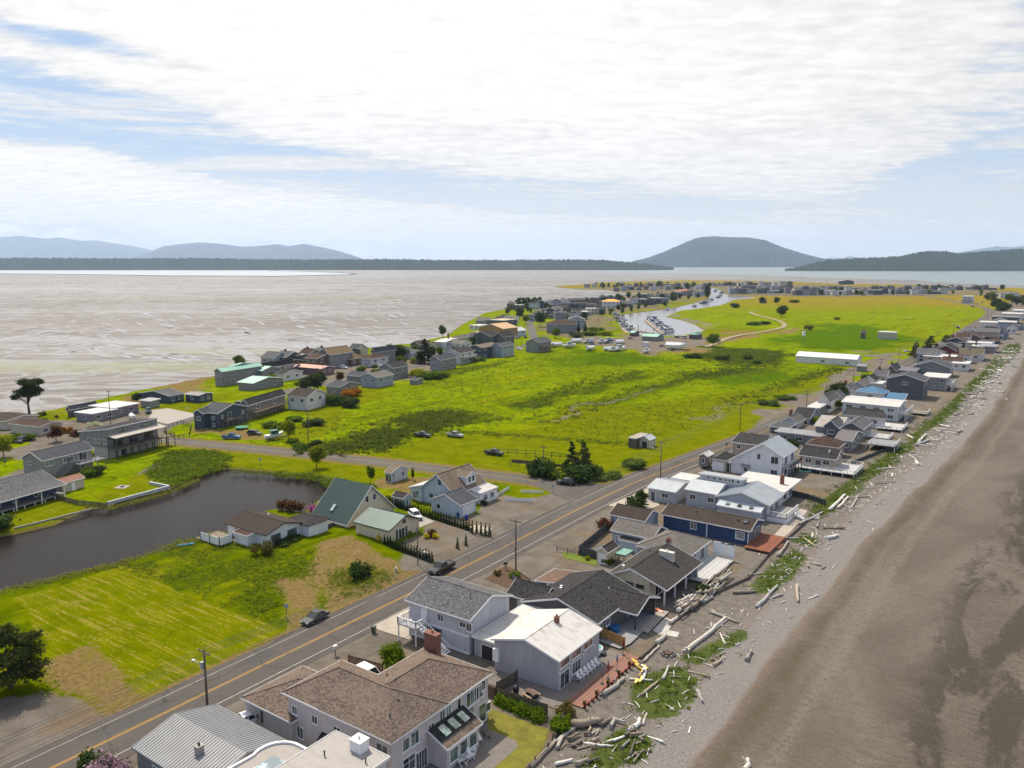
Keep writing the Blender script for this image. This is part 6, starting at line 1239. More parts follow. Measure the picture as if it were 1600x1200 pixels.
# meadow buildings
h = House('long white metal shed standing in the green meadow', 'shed', 'shed'); h.blk(3.6, rect=(-126.5, 455, -94, 468), rise=2.0, ridge='x', roof=m_wht, wall=s_offw, over=.3); h.wins('S', [.45, .85], 1.2, 2.0, 1.0); h.garage('E', .5, 4.0, 3.0)
small('little dark pump shed at the roadside by the long white shed', 2.8, {'SW': (1338, 572), 'SE': (1352, 573)}, b=6, rise=.4, kind='shed', lean='S', roof=m_grey, wall=s_mid, over=.2)
small('flat-roofed pale container building out in the meadow', 5.0, {'SW': (1371, 519), 'SE': (1399, 520)}, 'building', 'building', b=10, kind='flat', roof=WROOF, wall=s_beige, over=.2)
small('tiny brown hut left of the pale container building in the meadow', 4.2, {'SW': (1344, 520), 'SE': (1352, 520)}, 'hut', 'hut', b=5, rise=1.6, ridge='x', roof=r_rbr, wall=s_brown, over=.2)
h = House('light blue two-storey box house alone at the far meadow edge by the road bend', 'house'); h.blk(9.5, {'SW': (1503, 463), 'SE': (1521, 463)}, b=20, kind='flat', roof=WROOF, wall=s_lb, over=.4); h.wins('S', [.3, .7], 6.5, 4, 1.8); h.deck(h.b['x0'] - 3, h.b['y0'] - 4, h.b['x1'] + 3, h.b['y0'], 5.5, DWHT, 'S', WHT, step=0)
x, y = G(982, 697); h = House('brown slatted container with a tan roof next to the pale garden shed in the field', 'container', 'container'); h.blk(2.9, {'SW': (983, 684), 'SE': (997, 687), 'NE': (1008, 678)}, kind='flat', roof=flat((.40, .33, .26), name='tan_roof'), wall=planks((.13, .105, .09), .3), over=.02)
h = House('pale gabled garden shed with an open dark doorway in the mown field', 'shed', 'shed'); h.blk(2.3, {'SW': (999, 687), 'SE': (1015, 690), 'NE': (1025, 685)}, rise=1.1, ridge='y', roof=m_lt, wall=s_beige, over=.15, trim=m_grey); m_ = MB(); m_.box(h.b['x0'] + .9, h.b['y0'] - .03, 0, h.b['x0'] + 2.4, h.b['y0'], 2.0); m_.build('doorway', flat((.02, .02, .02), name='dark_opening'), h.root)
# ------------------------------------------------------------ far village on the spit
WC = {'grey': s_mid, 'pale': s_pale, 'white': s_offw, 'dark': s_char, 'navy': s_navy, 'beige': s_beige, 'brown': s_brown, 'blue-grey': s_bgrey}
RC = {'dark': r_dark, 'grey': r_grey, 'brown': r_brown, 'slate': r_mid, 'white': WROOF, 'pale': r_lt, 'rust': r_rbr}
vr = random.Random(11)
def village(name, p0, p1, n, jy, hz, wm, yw=None):
 sl_ = []
 for i in range(n):
  t = (i + .5) / n; px = p0[0] + (p1[0] - p0[0]) * t; py = p0[1] + (p1[1] - p0[1]) * t + vr.uniform(-jy, jy)
  x, y = G(px, py); w_ = vr.uniform(.75, 1.15) * wm; d_ = vr.uniform(9, 15); z = vr.choice([3.2, 5.6, 5.8, 6.4]) * hz; wc = vr.choice(list(WC)); rc = vr.choice(['dark', 'grey', 'brown', 'slate', 'slate', 'dark', 'pale', 'white', 'rust']); kd = vr.choice(['gable', 'gable', 'hip', 'gable', 'flat'] if rc != 'white' else ['flat'])
  yaw = vr.choice([25, 35, 40, 30]) if yw is None else yw; h = House('%s house with a %s %s roof, %s from the left %s' % (wc, rc, {'gable': 'gabled', 'hip': 'hipped', 'flat': 'flat'}[kd], nth(i + 1), name), yaw=yaw)
  c, s_ = math.cos(-R(yaw)), math.sin(-R(yaw)); lx, ly = x * c - y * s_, x * s_ + y * c
  h.blk(z, rect=(lx - w_ / 2, ly, lx + w_ / 2, ly + d_), kind=kd, ridge=vr.choice('xy'), rise=vr.uniform(1.6, 3.0), roof=RC[rc], wall=WC[wc], over=.4)
  L = h.b['x1'] - h.b['x0']; k = max(2, int(L / 4)); h.wins('S', [L * (j + .5) / k for j in range(k)], z - 2.3, 1.6, 1.3, div=1)
  if z > 5: h.wins('S', [L * (j + .5) / k for j in range(k)], .8, 1.8, 1.5, div=1)
  if vr.random() < .4: xx, yy = h.pt(.3, .5); h.chimney(xx, yy, z, z + 3.6, .9, .9, brick(), 1)
village('on the outer spit edge', (912, 449.5), (1240, 445.5), 30, .5, 1.25, 15)
village('in the inner spit row', (958, 454.5), (1108, 451.5), 13, .8, 1.25, 13)
village('in the dense channel row', (1140, 459), (1236, 458.5), 11, .8, 1.5, 14)
village('in the bay-side channel row', (1136, 453.5), (1240, 452.5), 9, .6, 1.4, 14)
village('in the meadow front row', (1243, 461.5), (1480, 459), 21, .8, 1.3, 14)
village('in the meadow back row', (1240, 455), (1560, 452.5), 24, .7, 1.3, 15)
village('between bay and channel', (1000, 466), (1106, 462), 10, 1.6, 1.2, 12)
village('above the marina', (905, 484), (1045, 473), 12, 2.0, 1.15, 13)
village('on the bend shore', (792, 486), (960, 470), 14, 1.6, 1.15, 13)
village('by the curving road', (858, 500), (945, 490), 7, 2.0, 1.1, 13)
village('at the right road end', (1545, 462), (1640, 470), 6, 2.0, 1.3, 15)
for nm, a, b_, n, jy, hz, wm, yw in [('near bay shore', (408, 572), (560, 560), 8, 2, .8, 9, 6), ('mid bay shore', (640, 553), (735, 536), 6, 2, .85, 9, 0), ('by the plywood house', (735, 515), (800, 500), 6, 3, 1, 12, 0), ('west of the marina', (830, 505), (905, 478), 9, 3, 1.1, 12, 20), ('beside the shore road', (1207, 682), (1400, 588), 11, 2, .62, 6, 0), ('in the far beach row', (1440, 572), (1590, 497), 13, 3, .8, 11, 0), ('facing the far beach', (1480, 580), (1600, 510), 9, 2, .7, 9, 0)]: village(nm, a, b_, n, jy, hz, wm, yw)
for lab, px, py, w_, z, rf, wl_, kd in [('house with a bright orange roof by the cypress tree on the far channel', 1068, 462, 26, 8, flat((.50, .16, .07), name='orange_roof'), s_teal, 'hip'), ('white house under a bright orange tarp roof on the marina bank', 955, 481.5, 22, 8, flat((.85, .38, .04), name='orange_tarp'), s_offw, 'hip'), ('dark purple boxy house on stilts above the channel', 1025, 475, 16, 8, WROOF, siding((.05, .025, .04)), 'flat'),
  ('large grey two-storey house beside the marina car park', 877, 521, 24, 7.2, r_rbr, s_mid, 'hip'), ('grey-green gabled house right of the marina car park house', 901, 514, 14, 8, r_lt, siding((.30, .34, .33)), 'gable'), ('white flat-roofed shed above the dry dock', 903, 494, 20, 4.5, WROOF, s_lb, 'flat'), ('long dark row house with pale roof edges on the far channel', 1200, 452, 40, 8, WROOF, s_mid, 'flat'), ('lone dark blue house with white gables on the outer beach', 1323, 444.5, 36, 9, m_lt, s_navy, 'gable'), ('white two-storey front house at the far meadow edge', 1296, 461, 22, 8, WROOF, s_offw, 'flat')]:
 x, y = G(px, py); yaw = 30; c, s_ = math.cos(-R(yaw)), math.sin(-R(yaw)); lx, ly = x * c - y * s_, x * s_ + y * c
 h = House(lab, yaw=yaw); h.blk(z, rect=(lx - w_ / 2, ly, lx + w_ / 2, ly + 14), kind=kd, ridge='x' if kd != 'gable' else 'y', rise=2.6, roof=rf, wall=wl_, over=.4); L = h.b['x1'] - h.b['x0']
 for zz in ((z - 2.4, 1.0) if z > 5 else (1.2,)): h.wins('S', [L * (j + .5) / 4 for j in range(4)], zz, 1.7, 1.3, div=2)
# marina sheds
small('long low grey building with a mint green roof beside the docks', 3.2, {'SW': (998, 526), 'SE': (1030, 526)}, 'building', 'building', b=13, rise=1.4, ridge='x', roof=m_mint, wall=s_mid, over=.3, win=[('S', .2, 1, 2, 1.5, 2)])
small('small open shelter with a mint roof left of the long green-roofed building', 2.8, {'SW': (982, 520), 'SE': (992, 520)}, 'shelter', 'shelter', b=10, rise=1.2, ridge='x', roof=m_mint, wall=s_char, over=.3)
small('green-roofed shelter at the right end of the docks', 3.4, {'SW': (1074, 523), 'SE': (1090, 523)}, 'shelter', 'shelter', b=12, rise=1.6, kind='hip', ridge='x', roof=metalroof((.05, .26, .20)), wall=s_char, over=.3)
# ------------------------------------------------------------ plants
BARK = wood((.13, .10, .075), 'bark'); pr = np.random.RandomState(5)
def leaves_mesh(name, lobes, n, size, mat, seed=1, squash=1.0, inner=.55):
 """leaf faces spread through ellipsoid lobes (x, y, z, rx, ry, rz)"""
 q = np.random.RandomState(seed); lobes = np.array(lobes, float); wgt = lobes[:, 3] * lobes[:, 4] * lobes[:, 5]; wgt = wgt ** .7; wgt /= wgt.sum()
 k = q.choice(len(lobes), n, p=wgt); d = q.normal(size=(n, 3)); d /= np.linalg.norm(d, axis=1)[:, None]; r = inner + (1 - inner) * q.rand(n) ** .6; r *= 1 + .24 * q.normal(size=n)
 c = lobes[k, :3] + d * lobes[k, 3:] * r[:, None]
 nr = d + q.normal(size=(n, 3)) * .55; nr[:, 2] += .35; nr /= np.linalg.norm(nr, axis=1)[:, None]
 a = np.cross(nr, q.normal(size=(n, 3))); a /= np.linalg.norm(a, axis=1)[:, None]; b_ = np.cross(nr, a); s = size * (.6 + .9 * q.rand(n))[:, None]
 a *= s; b_ *= s * .62; bend = nr * s * .25
 v = np.stack([c - a, c - b_ + bend, c + a, c + b_ + bend], 1).reshape(-1, 3); f = np.arange(4 * n).reshape(-1, 4)
 me = bpy.data.meshes.new(name); me.from_pydata(v.tolist(), [], f.tolist()); me.materials.append(mat); me.update(); return me
G_YEL = leaf((.13, .15, .008), (.30, .31, .02)); G_MID = leaf((.035, .07, .008), (.13, .19, .02)); G_DK = leaf((.012, .028, .009), (.045, .075, .018), .2); G_CON = leaf((.010, .022, .010), (.035, .055, .018), .15); G_RED = leaf((.035, .008, .010), (.12, .025, .025)); G_PINK = leaf((.16, .09, .12), (.42, .28, .36)); G_WHT = leaf((.25, .30, .12), (.70, .68, .55)); G_ORG = leaf((.18, .05, .01), (.38, .13, .02)); G_GOLD = leaf((.45, .36, .01), (.75, .6, .03)); G_BR = leaf((.06, .045, .015), (.16, .12, .04)); G_REED = leaf((.10, .11, .015), (.24, .22, .06)); G_MAG = leaf((.35, .05, .25), (.6, .15, .42))
def lobes_round(h, w_, n, seed, base=.28):
 q = random.Random(seed); L = []
 for i in range(n):
  a = q.uniform(0, 6.28); r = w_ / 2 * q.uniform(.1, .62); z = h * q.uniform(base + .12, .85); k = (1 - abs(z / h - .55) * .9)
  L.append((math.cos(a) * r * k * 1.2, math.sin(a) * r * k * 1.2, z, w_ * q.uniform(.16, .28), w_ * q.uniform(.16, .28), h * q.uniform(.10, .17)))
 return L
def trunk(h, r, lobes, nl=6, mat=None, multi=1, seed=0):
 q = random.Random(seed); m_ = MB()
 for t in range(multi):
  ox, oy = (q.uniform(-.4, .4), q.uniform(-.4, .4)) if multi > 1 else (0, 0); lx, ly = q.uniform(-.04, .04) * h, q.uniform(-.04, .04) * h
  m_.tube([(ox, oy, -.3), (ox + lx * .4, oy + ly * .4, h * .35), (ox + lx, oy + ly, h * .7)], [r, r * .7, r * .25], 7)
  for i in range(nl):
   L = q.choice(lobes); z0 = h * q.uniform(.2, .5); m_.tube([(ox + lx * .5, oy + ly * .5, z0), ((L[0] + ox) * .5, (L[1] + oy) * .5, (z0 + L[2]) * .5 + .1 * h * .3), (L[0], L[1], L[2])], [r * .4, r * .25, r * .08], 5)
 return m_
PROTO = {}
def proto(key, h, lob, n, size, mat, tr=.16, inner=.5, multi=1, nl=6, seed=3):
 PROTO[key] = (h, leaves_mesh('crown', lob, n, size, mat, seed, inner=inner), trunk(h, tr, lob, nl, multi=multi, seed=seed).mesh('trunk', BARK, True))
for s in (1, 2): proto('yel%d' % s, 7, lobes_round(7, 5.4, 16, s * 5), 2600, .24, G_YEL, seed=s); proto('mid%d' % s, 7, lobes_round(7, 6, 18, s * 7), 2600, .25, G_MID, seed=s); proto('dk%d' % s, 8, lobes_round(8, 7, 20, s * 9, .2), 2800, .28, G_DK, seed=s)
proto('red', 6, lobes_round(6, 5.6, 14, 4), 1700, .26, G_RED); proto('thin', 6, lobes_round(6, 2.6, 9, 8), 800, .2, G_MID, .07); proto('sapling', 4, [(0, 0, 1.2 + i * .5, .5 - i * .04, .5 - i * .04, .5) for i in range(5)], 420, .16, G_MID, .05)
def cone(h, r, n=9, seed=1, base=.12, irr=.25):
 q = random.Random(seed); L = []
 for i in range(n):
  z = h * (base + (1 - base) * i / n); rr_ = r * (1 - i / n) ** .8
  for j in range(max(3, int(7 * (1 - i / n)))):
   a = q.uniform(0, 6.28); k = rr_ * q.uniform(.45, .8) * (1 + q.uniform(-irr, irr)); L.append((math.cos(a) * k, math.sin(a) * k, z - .1 * k, rr_ * .38 + .15, rr_ * .38 + .15, h / n * .38))
 return L
proto('con1', 10, cone(10, 2.5, 11, 2), 2600, .26, G_CON, .2); proto('con2', 10, cone(10, 3.2, 9, 5, .1, .5), 2600, .3, leaf((.035, .04, .015), (.09, .09, .03), .2), .2)
q = random.Random(4); PN = [(math.cos(a) * r, math.sin(a) * r * .8, z, q.uniform(1.5, 2.6), q.uniform(1.3, 2.2), q.uniform(.55, .95)) for a, r, z in [(q.uniform(0, 6.28), q.uniform(.6, 4.6), 7.2 + q.uniform(-1.8, 3.2)) for _ in range(17)]]
proto('shorepine', 10.5, PN, 5200, .27, G_CON, .26, .35, 3, 7)
q = random.Random(9); PB = [(q.uniform(-3.6, 3.6), q.uniform(-3.6, 3.6), q.uniform(1.4, 7.2), q.uniform(1.0, 2.0), q.uniform(1.0, 2.0), q.uniform(.35, .7)) for _ in range(44)]; PB = [l for l in PB if math.hypot(l[0], l[1]) < 4.6 - l[2] * .28]
proto('bigpine', 8, PB + [(0, 0, 7.3, 1.3, 1.3, 1.0)], 9500, .19, leaf((.010, .020, .008), (.065, .075, .022), .2), .3, .15)
proto('cyp', 12, [(0, 0, 1 + i * 1.2, 1.8 * math.sin((i + 1.2) / 10.5 * PI) ** .6 + .3, 1.8 * math.sin((i + 1.2) / 10.5 * PI) ** .6 + .3, 1.2) for i in range(9)], 1500, .4, G_DK, .2)
proto('arb', 2, [(0, 0, .15 + i * .24, .34 * (1 - i / 9) + .04, .34 * (1 - i / 9) + .04, .26) for i in range(8)], 260, .11, G_CON, .04, .7, nl=0)
def bush(key, h, w_, n, size, mat, seed=1, flat_=.5):
 q = random.Random(seed); L = [(q.uniform(-.32, .32) * w_, q.uniform(-.32, .32) * w_, h * q.uniform(.25, .6), w_ * q.uniform(.15, .26), w_ * q.uniform(.15, .26), h * q.uniform(.22, .38)) for _ in range(11)]
 PROTO[key] = (h, leaves_mesh('crown', L, n, size, mat, seed, inner=.35), trunk(h, .05 * w_ / 2, L, 6, seed=seed).mesh('stem', BARK, True))
bush('b_mid', 2, 3, 1100, .16, G_MID, 1); bush('b_dk', 2, 3, 1100, .16, G_DK, 2); bush('b_yel', 2, 3, 900, .16, G_YEL, 3); bush('b_pink', 3, 3.4, 1500, .15, G_PINK, 4); bush('b_wht', 2.5, 3.4, 1200, .15, G_WHT, 5); bush('b_org', 2.5, 3.4, 1200, .17, G_ORG, 6); bush('b_gold', 1.1, 1.4, 500, .09, G_GOLD, 7); bush('b_red', 1.2, 1.5, 500, .1, G_RED, 8); bush('b_br', 2.2, 2.6, 700, .14, G_BR, 9); bush('b_mag', 1.8, 2.4, 800, .13, G_MAG, 10)
bush('b_far', 2, 3, 130, .5, G_DK, 12); PROTO['t_far'] = (8, leaves_mesh('crown', lobes_round(8, 8, 14, 31, .1), 260, .85, G_DK, 9, inner=.4), trunk(8, .25, lobes_round(8, 8, 14, 31), 3).mesh('trunk', BARK)); PROTO['t_far2'] = (8, leaves_mesh('crown', lobes_round(8, 8, 14, 33, .1), 260, .85, G_MID, 8, inner=.4), trunk(8, .25, lobes_round(8, 8, 14, 33), 3).mesh('trunk', BARK))
def plant(key, x, y, h, label, cat='tree', name='tree', group=None, wide=1.0, rz=None, z=0):
 ph, cr, tr = PROTO[key]; s = h / ph; e = empty(name, (x, y, z), rnd.uniform(0, 6.28) if rz is None else rz, label, cat, group); e.scale = (s * wide, s * wide, s)
 link('crown', cr, e); link('trunk' if cat == 'tree' else 'stem', tr, e); return e
T_ = [('bigpine', 18, 1078, 8.8, 'wide dark evergreen at the left edge shading the bare gravel', 1), ('yel1', 495, 731, 6.6, 'round light green tree between the pond and the side road', 1), ('yel2', 452, 688, 7.0, 'yellow-green leafy tree at the side-road verge near the boat', 1), ('thin', 579, 758, 5.5, 'slim young tree standing on the dry bank behind the A-frame', 1), ('sapling', 645, 750, 3.5, 'small conical sapling right of the little cabin', 1),
 ('shorepine', 46, 648, 13, 'tall spreading shore pines on the bay edge at the left', 1), ('red', 88, 690, 5.6, 'dark red leafy tree beside the tan brown-roofed house', 1), ('yel1', 6, 715, 6.6, 'leafy green tree at the left edge by the parked dark car', 1.1), ('mid1', 376, 578, 8, 'leafy green tree on the bay shore behind the mint roof', 1.1),
 ('dk1', 477, 614, 8, 'dark tree left of the pair above the white two-storey house', 1.1), ('dk2', 496, 612, 9, 'dark tree right of the pair above the white two-storey house', 1.1), ('red', 531, 598, 5.5, 'dark red tree standing in the gravel court of the bay houses', 1), ('dk2', 614, 562, 9.5, 'broad dark tree left of the tall conifer between the bay houses', 1.1), ('dk1', 627, 561, 9, 'rounded olive tree beside the broad dark tree in the bay houses', 1.1), ('con1', 664, 568, 14.5, 'tall dark conifer rising between the grey bay houses', 1.5), ('dk1', 674, 562, 9, 'dark bushy tree right behind the tall conifer', 1), ('mid2', 650, 557, 7, 'green tree left of the tall conifer', 1), ('mid1', 688, 560, 7, 'small tree in front of the white bay cottages', .8), ('mid2', 692, 528, 10, 'lone leafy tree on the open bay shore', .8), ('yel2', 729, 544, 7, 'yellow-green tree beside the twin-gabled dark house', 1.1), ('dk2', 738, 541, 6, 'dark round tree left of the twin-gabled dark house', 1),
 ('dk1', 844, 511, 15, 'big dark tree on the inside of the village road bend', .7), ('con1', 848, 504, 13, 'slender dark conifer behind the big dark tree at the road bend', .8), ('dk2', 812, 500, 13, 'dark tree on the left of the curving village road', .8), ('yel1', 821, 506, 9, 'bright yellow-green tree beside the curving village road', 1.2), ('mid2', 868, 529, 8, 'round green tree on the lawn before the marina car park house', 1.2), ('con1', 904, 519, 9, 'small dark conifer left of two beside the grey-green gabled house', .8), ('con1', 914, 519, 9.5, 'small dark conifer right of two beside the grey-green gabled house', .8),
 ('cyp', 1105, 464, 21, 'tall dark cypress on the point of the far channel', 1.3), ('dk1', 1060, 461, 18, 'dark tree beside the bright orange roof', .9), ('dk2', 1074, 454, 17, 'dark tree behind the bright orange roof', .9), ('dk1', 1052, 474, 14, 'dark tree left of the purple stilt house channel bank', .9), ('mid1', 1029, 452, 19, 'tallest tree among the houses of the outer spit', 1.0),
 ('dk2', 1222, 495, 12.5, 'largest shrubby tree alone in the golden far meadow', 1.25), ('dk1', 1191, 474, 10, 'dark round bush-like tree beside the old hay barn hut', 1), ('dk2', 1213, 475, 10, 'dark tree in the far meadow behind the largest shrubby tree', 1.1), ('mid1', 1114, 542, 9, 'dark green tree where the meadow path starts', 1.3),
 ('dk1', 1306, 630, 9.5, 'dark round tree at the roadside before the blue metal roof', 1.1), ('mid1', 1351, 606, 6.5, 'small bright tree behind the blue hipped roof', 1), ('con2', 1453, 560, 14, 'tall ragged pine beside the dark red barn-like house', 1.4), ('con2', 1431, 556, 9, 'smaller dark pine left of the tall ragged pine', 1.3), ('mid2', 1480, 540, 7.5, 'low green tree by the brown gabled roadside house', 1.3), ('mid2', 1311, 640, 4, 'small tree in front of the long pale green house', 1.1),
 ('con1', 893, 738, 8.8, 'left one of two tall pines by the side-road junction', 1.1), ('con2', 911, 742, 9.6, 'right one of two tall pines by the side-road junction', 1.0), ('dk1', 1000, 792, 4.4, 'small dark tree on the pale driveway beside the shore road', .9), ('dk1', 1565, 492, 16, 'dark roadside tree nearest the white roofs at the right edge', 1.2), ('dk2', 1556, 484, 14, 'second dark roadside tree at the right edge', 1.1), ('dk1', 1588, 478, 14, 'dark tree above the low houses at the right edge', 1.2), ('mid1', 1575, 474, 14, 'green tree between two dark trees at the far right', 1.1),
 ('mid1', 617, 1058, 4.8, 'airy light green tree behind the red-brown fence in front of the tan house', 1.0)]
for k, px, py, h, lab, wd in T_: x, y = G(px, py); plant(k, x, y, h, lab, wide=wd)
B_ = [('b_dk', 560, 903, 2.9, 'dark round bush alone on the dry grass lot', 1.1), ('b_br', 409, 866, 3.1, 'olive-brown shrub beside the white pond bungalow', 1.3), ('b_pink', 172, 1222, 3.3, 'pink lilac bush at the bottom edge of the photo', 1.2), ('b_dk', 140, 1212, 2.6, 'dark green shrub left of the pink lilac', 1), ('b_wht', 252, 1215, 2.2, 'cream flowering shrub before the ribbed metal roof', .8),
 ('b_wht', 146, 671, 3.0, 'large white flowering rhododendron near the dark modern house', 1.3), ('b_mag', 151, 676, 2.2, 'bright magenta azalea beside the white rhododendron', 1.4), ('b_dk', 214, 624, 3.2, 'round dark shrub beside the small grey garden shed', 1.2), ('b_red', 120, 681, 2.6, 'dark red shrub right of the dark red tree', 1.6), ('b_org', 104, 676, 2.2, 'orange-leaved shrub behind the dark red tree', 1.4), ('b_mid', 22, 690, 2.8, 'green hedge bush by the tan house', 2.0), ('b_mid', 40, 688, 2.4, 'second green hedge bush right of the parked dark car', 1.8),
 ('b_org', 545, 622, 4.0, 'orange-red shrub left half before the slate-roofed grey house', 1.5), ('b_org', 556, 618, 3.6, 'orange-red shrub right half before the slate-roofed grey house', 1.5), ('b_dk', 528, 632, 4.4, 'dark thicket bush below the orange-red shrub', 1.6), ('b_dk', 545, 636, 4.0, 'dark bush at the corner of the white house lawn', 1.4), ('b_br', 512, 626, 4.2, 'olive bush right of the white two-storey house', 1.5), ('b_mid', 460, 658, 2.2, 'hedge bush left under the white two-storey house', 2.2), ('b_dk', 492, 663, 2.2, 'hedge bush right under the white two-storey house', 3.0), ('b_mid', 430, 668, 2.4, 'hedge bush beside the brown-grey house', 2.6),
 ('b_yel', 658, 590, 4.6, 'big light bush left end of the shrub bank by the meadow', 1.8), ('b_mid', 672, 592, 4.6, 'big bush in the middle of the shrub bank by the meadow', 1.8), ('b_mid', 688, 590, 3.6, 'rounded bush right end of the shrub bank by the meadow', 2.0), ('b_mid', 715, 567, 4.0, 'shrub under the long balcony house', 2.4), ('b_mid', 738, 565, 3.4, 'shrub under the navy meadow house', 2.6), ('b_gold', 646, 585, 3, 'yellow flowering broom near the little meadow shed', 1.6),
 ('b_dk', 494, 700, 3.0, 'dark bush at the foot of the side-road pole', 1.2), ('b_mid', 470, 701, 2.2, 'small green bush left of the side-road pole', 1.8), ('b_mid', 458, 692, 1.8, 'low bush under the yellow-green verge tree', 1.6),
 ('b_dk', 851, 744, 5.2, 'big dome-shaped dark green bush beside the side road', 1.0), ('b_dk', 836, 742, 3.2, 'lower green bush left of the dome-shaped bush', 1.5), ('b_mid', 875, 747, 2.6, 'low bush between the dome-shaped bush and the pines', 2.0), ('b_dk', 900, 748, 4.2, 'broad dark bush under the two pines', 1.7), ('b_dk', 920, 748, 4.0, 'dark bush right under the two pines', 1.5), ('b_mid', 940, 748, 1.8, 'low light bush right of the pines by the junction', 2.6), ('b_mid', 990, 730, 2.8, 'mounded bush alone in the mown corner field', 1.9), ('b_mid', 960, 745, 1.6, 'small low bush at the junction corner', 2),
 ('b_dk', 991, 797, 3.2, 'dark round bush on the pale driveway', 1.2), ('b_red', 945, 826, 2.8, 'reddish flowering shrub by the fence end', 1.2), ('b_gold', 594, 845, 1.7, 'bright yellow bush at the corner of the cream garage', 1.0), ('b_gold', 667, 841, 1.2, 'left yellow bush of the round bed in the gravel', 1.1), ('b_gold', 681, 841, 1.3, 'right yellow bush of the round bed in the gravel', 1.1), ('b_red', 674, 838, 1.8, 'maroon bush in the middle of the round bed', 1.0), ('b_yel', 637, 836, 1.2, 'yellow-green bush by the French doors', 1), ('b_dk', 645, 831, 1.5, 'dark bush beside the cream garage corner', 1),
 ('b_mag', 486, 803, 2.4, 'magenta rhododendron by the A-frame side wing', .9), ('b_dk', 489, 812, 2.0, 'dark clipped bush beneath the magenta rhododendron', 1), ('b_dk', 497, 812, 2.0, 'second dark clipped bush beside the A-frame', 1), ('b_red', 446, 797, 3.0, 'bare reddish tree left on the pond bank', 1.1), ('b_red', 460, 799, 3.0, 'bare reddish tree right on the pond bank', 1.1), ('b_dk', 443, 852, 1.2, 'low green hedge under the white bungalow windows', 2.4), ('b_dk', 458, 845, 1.2, 'green hedge right under the white bungalow windows', 2.4),
 ('b_mid', 757, 772, 2.6, 'left berry bush in the roadside garden', 1.4), ('b_yel', 767, 770, 2.6, 'right berry bush in the roadside garden', 1.4), ('b_dk', 757, 789, 1.3, 'round green bush on the dirt yard', 1.1), ('b_yel', 607, 784, 1.6, 'light bush before the tool shed', 1.2), ('b_br', 882, 1118, 2.0, 'clump of tall beach grass at the end of the red deck', 1.2), ('b_mid', 875, 1140, 1.8, 'yellow-green bush by the rope fence of the tan house lawn', 1.2), ('b_mid', 804, 902, 1.3, 'shrub at the foot of the shore-road pole', 1.2), ('b_br', 778, 898, 1.2, 'shrub in the mulched roadside bed', 1.2), ('b_dk', 1097, 925, 1.6, 'dark shrub beside the windbreak deck', 1.3), ('b_mid', 140, 745, 3.0, 'left shrub under the grey deck stairs', 1.2), ('b_dk', 152, 742, 3.0, 'right shrub under the raised grey deck', 1.2), ('b_dk', 0, 826, 3.2, 'dark bush at the left edge by the pond', 1.6),
 ('b_dk', 1167, 562, 3.0, 'left one of the small meadow bushes near the path', 1.6), ('b_dk', 1081, 560, 3.4, 'meadow bush left of the path start', 2.2), ('b_dk', 1127, 562, 3.0, 'meadow bush in front of the path start', 2.2), ('b_dk', 1182, 569, 2.4, 'small round meadow bush farthest right of its cluster', 1.4), ('b_mid', 1179, 508, 4, 'broad pale bush left by the sandy path', 2.4), ('b_dk', 1196, 507, 3.6, 'dark bush right by the sandy path', 2), ('b_mid', 1241, 473, 5.5, 'grey-green bush in the golden far meadow', 2.0), ('b_dk', 1148, 481, 6.5, 'rounded bush near the far channel bank', 1.5), ('b_br', 1265, 516, 6, 'faded brown bush in the meadow behind the white box sign', 1.2), ('b_br', 1307, 500, 4, 'small faded bush in the far meadow', 1.4), ('b_mid', 1200, 632, 2.6, 'roadside ditch bush left of the shore-road pole', 2.4), ('b_mid', 1225, 624, 2.4, 'roadside ditch bush right of the first', 2.4), ('b_dk', 900, 527, 4, 'green bank bush first left of the marina', 2.2), ('b_mid', 920, 524, 4.4, 'green bank bush second left of the marina', 2.2), ('b_yel', 945, 524, 4.4, 'yellow-green bank bush nearest the marina sheds', 2.4), ('b_mid', 932, 518, 4.4, 'bank bush behind the others near the marina', 2.4)]
for k, px, py, h, lab, wd in B_: x, y = G(px, py); plant(k, x, y, h, lab, 'bush', 'bush', wide=wd)
def along(a, b_, n): return [(a[0] + (b_[0] - a[0]) * i / (n - 1), a[1] + (b_[1] - a[1]) * i / (n - 1)) for i in range(n)]
for i, p in enumerate(along((601, 851), (675, 879), 17)): x, y = G(*p); plant('arb', x, y, 2.1 + rnd.uniform(-.2, .2), '%s clipped conical arborvitae from the cream garage in the front row' % nth(i + 1), 'arborvitae', 'arborvitae', 'front row of arborvitae by the cream garage')
for i, p in enumerate(along((605, 787), (733, 829), 30)): x, y = G(*p); plant('arb', x, y, 2.0 + rnd.uniform(-.2, .2), '%s arborvitae from the left in the long back row' % nth(i + 1), 'arborvitae', 'arborvitae', 'long back row of arborvitae beside the grey garage')
for i, p in enumerate(along((738, 833), (765, 838), 5)): x, y = G(*p); plant('arb', x, y, 2.7, '%s of the five taller slim arborvitae ending the back row' % nth(i + 1), 'arborvitae', 'arborvitae', 'taller arborvitae at the road end of the back row', .75)
for i, (px, py) in enumerate([(715, 857), (728, 852)]): x, y = G(px, py); plant('arb', x, y, 2.3, '%s slender conical evergreen in the gravel bed' % ('left', 'right')[i], 'arborvitae', 'arborvitae', None, .8)
for i, px in enumerate([811, 818, 826, 834, 842]): x, y = G(px, 478.5 - i * .3); plant('t_far', x, y, 11, '%s from the left of five dark trees at the bend of the bay shore' % nth(i + 1), group='dark shore trees at the bay bend')
vr = random.Random(21)
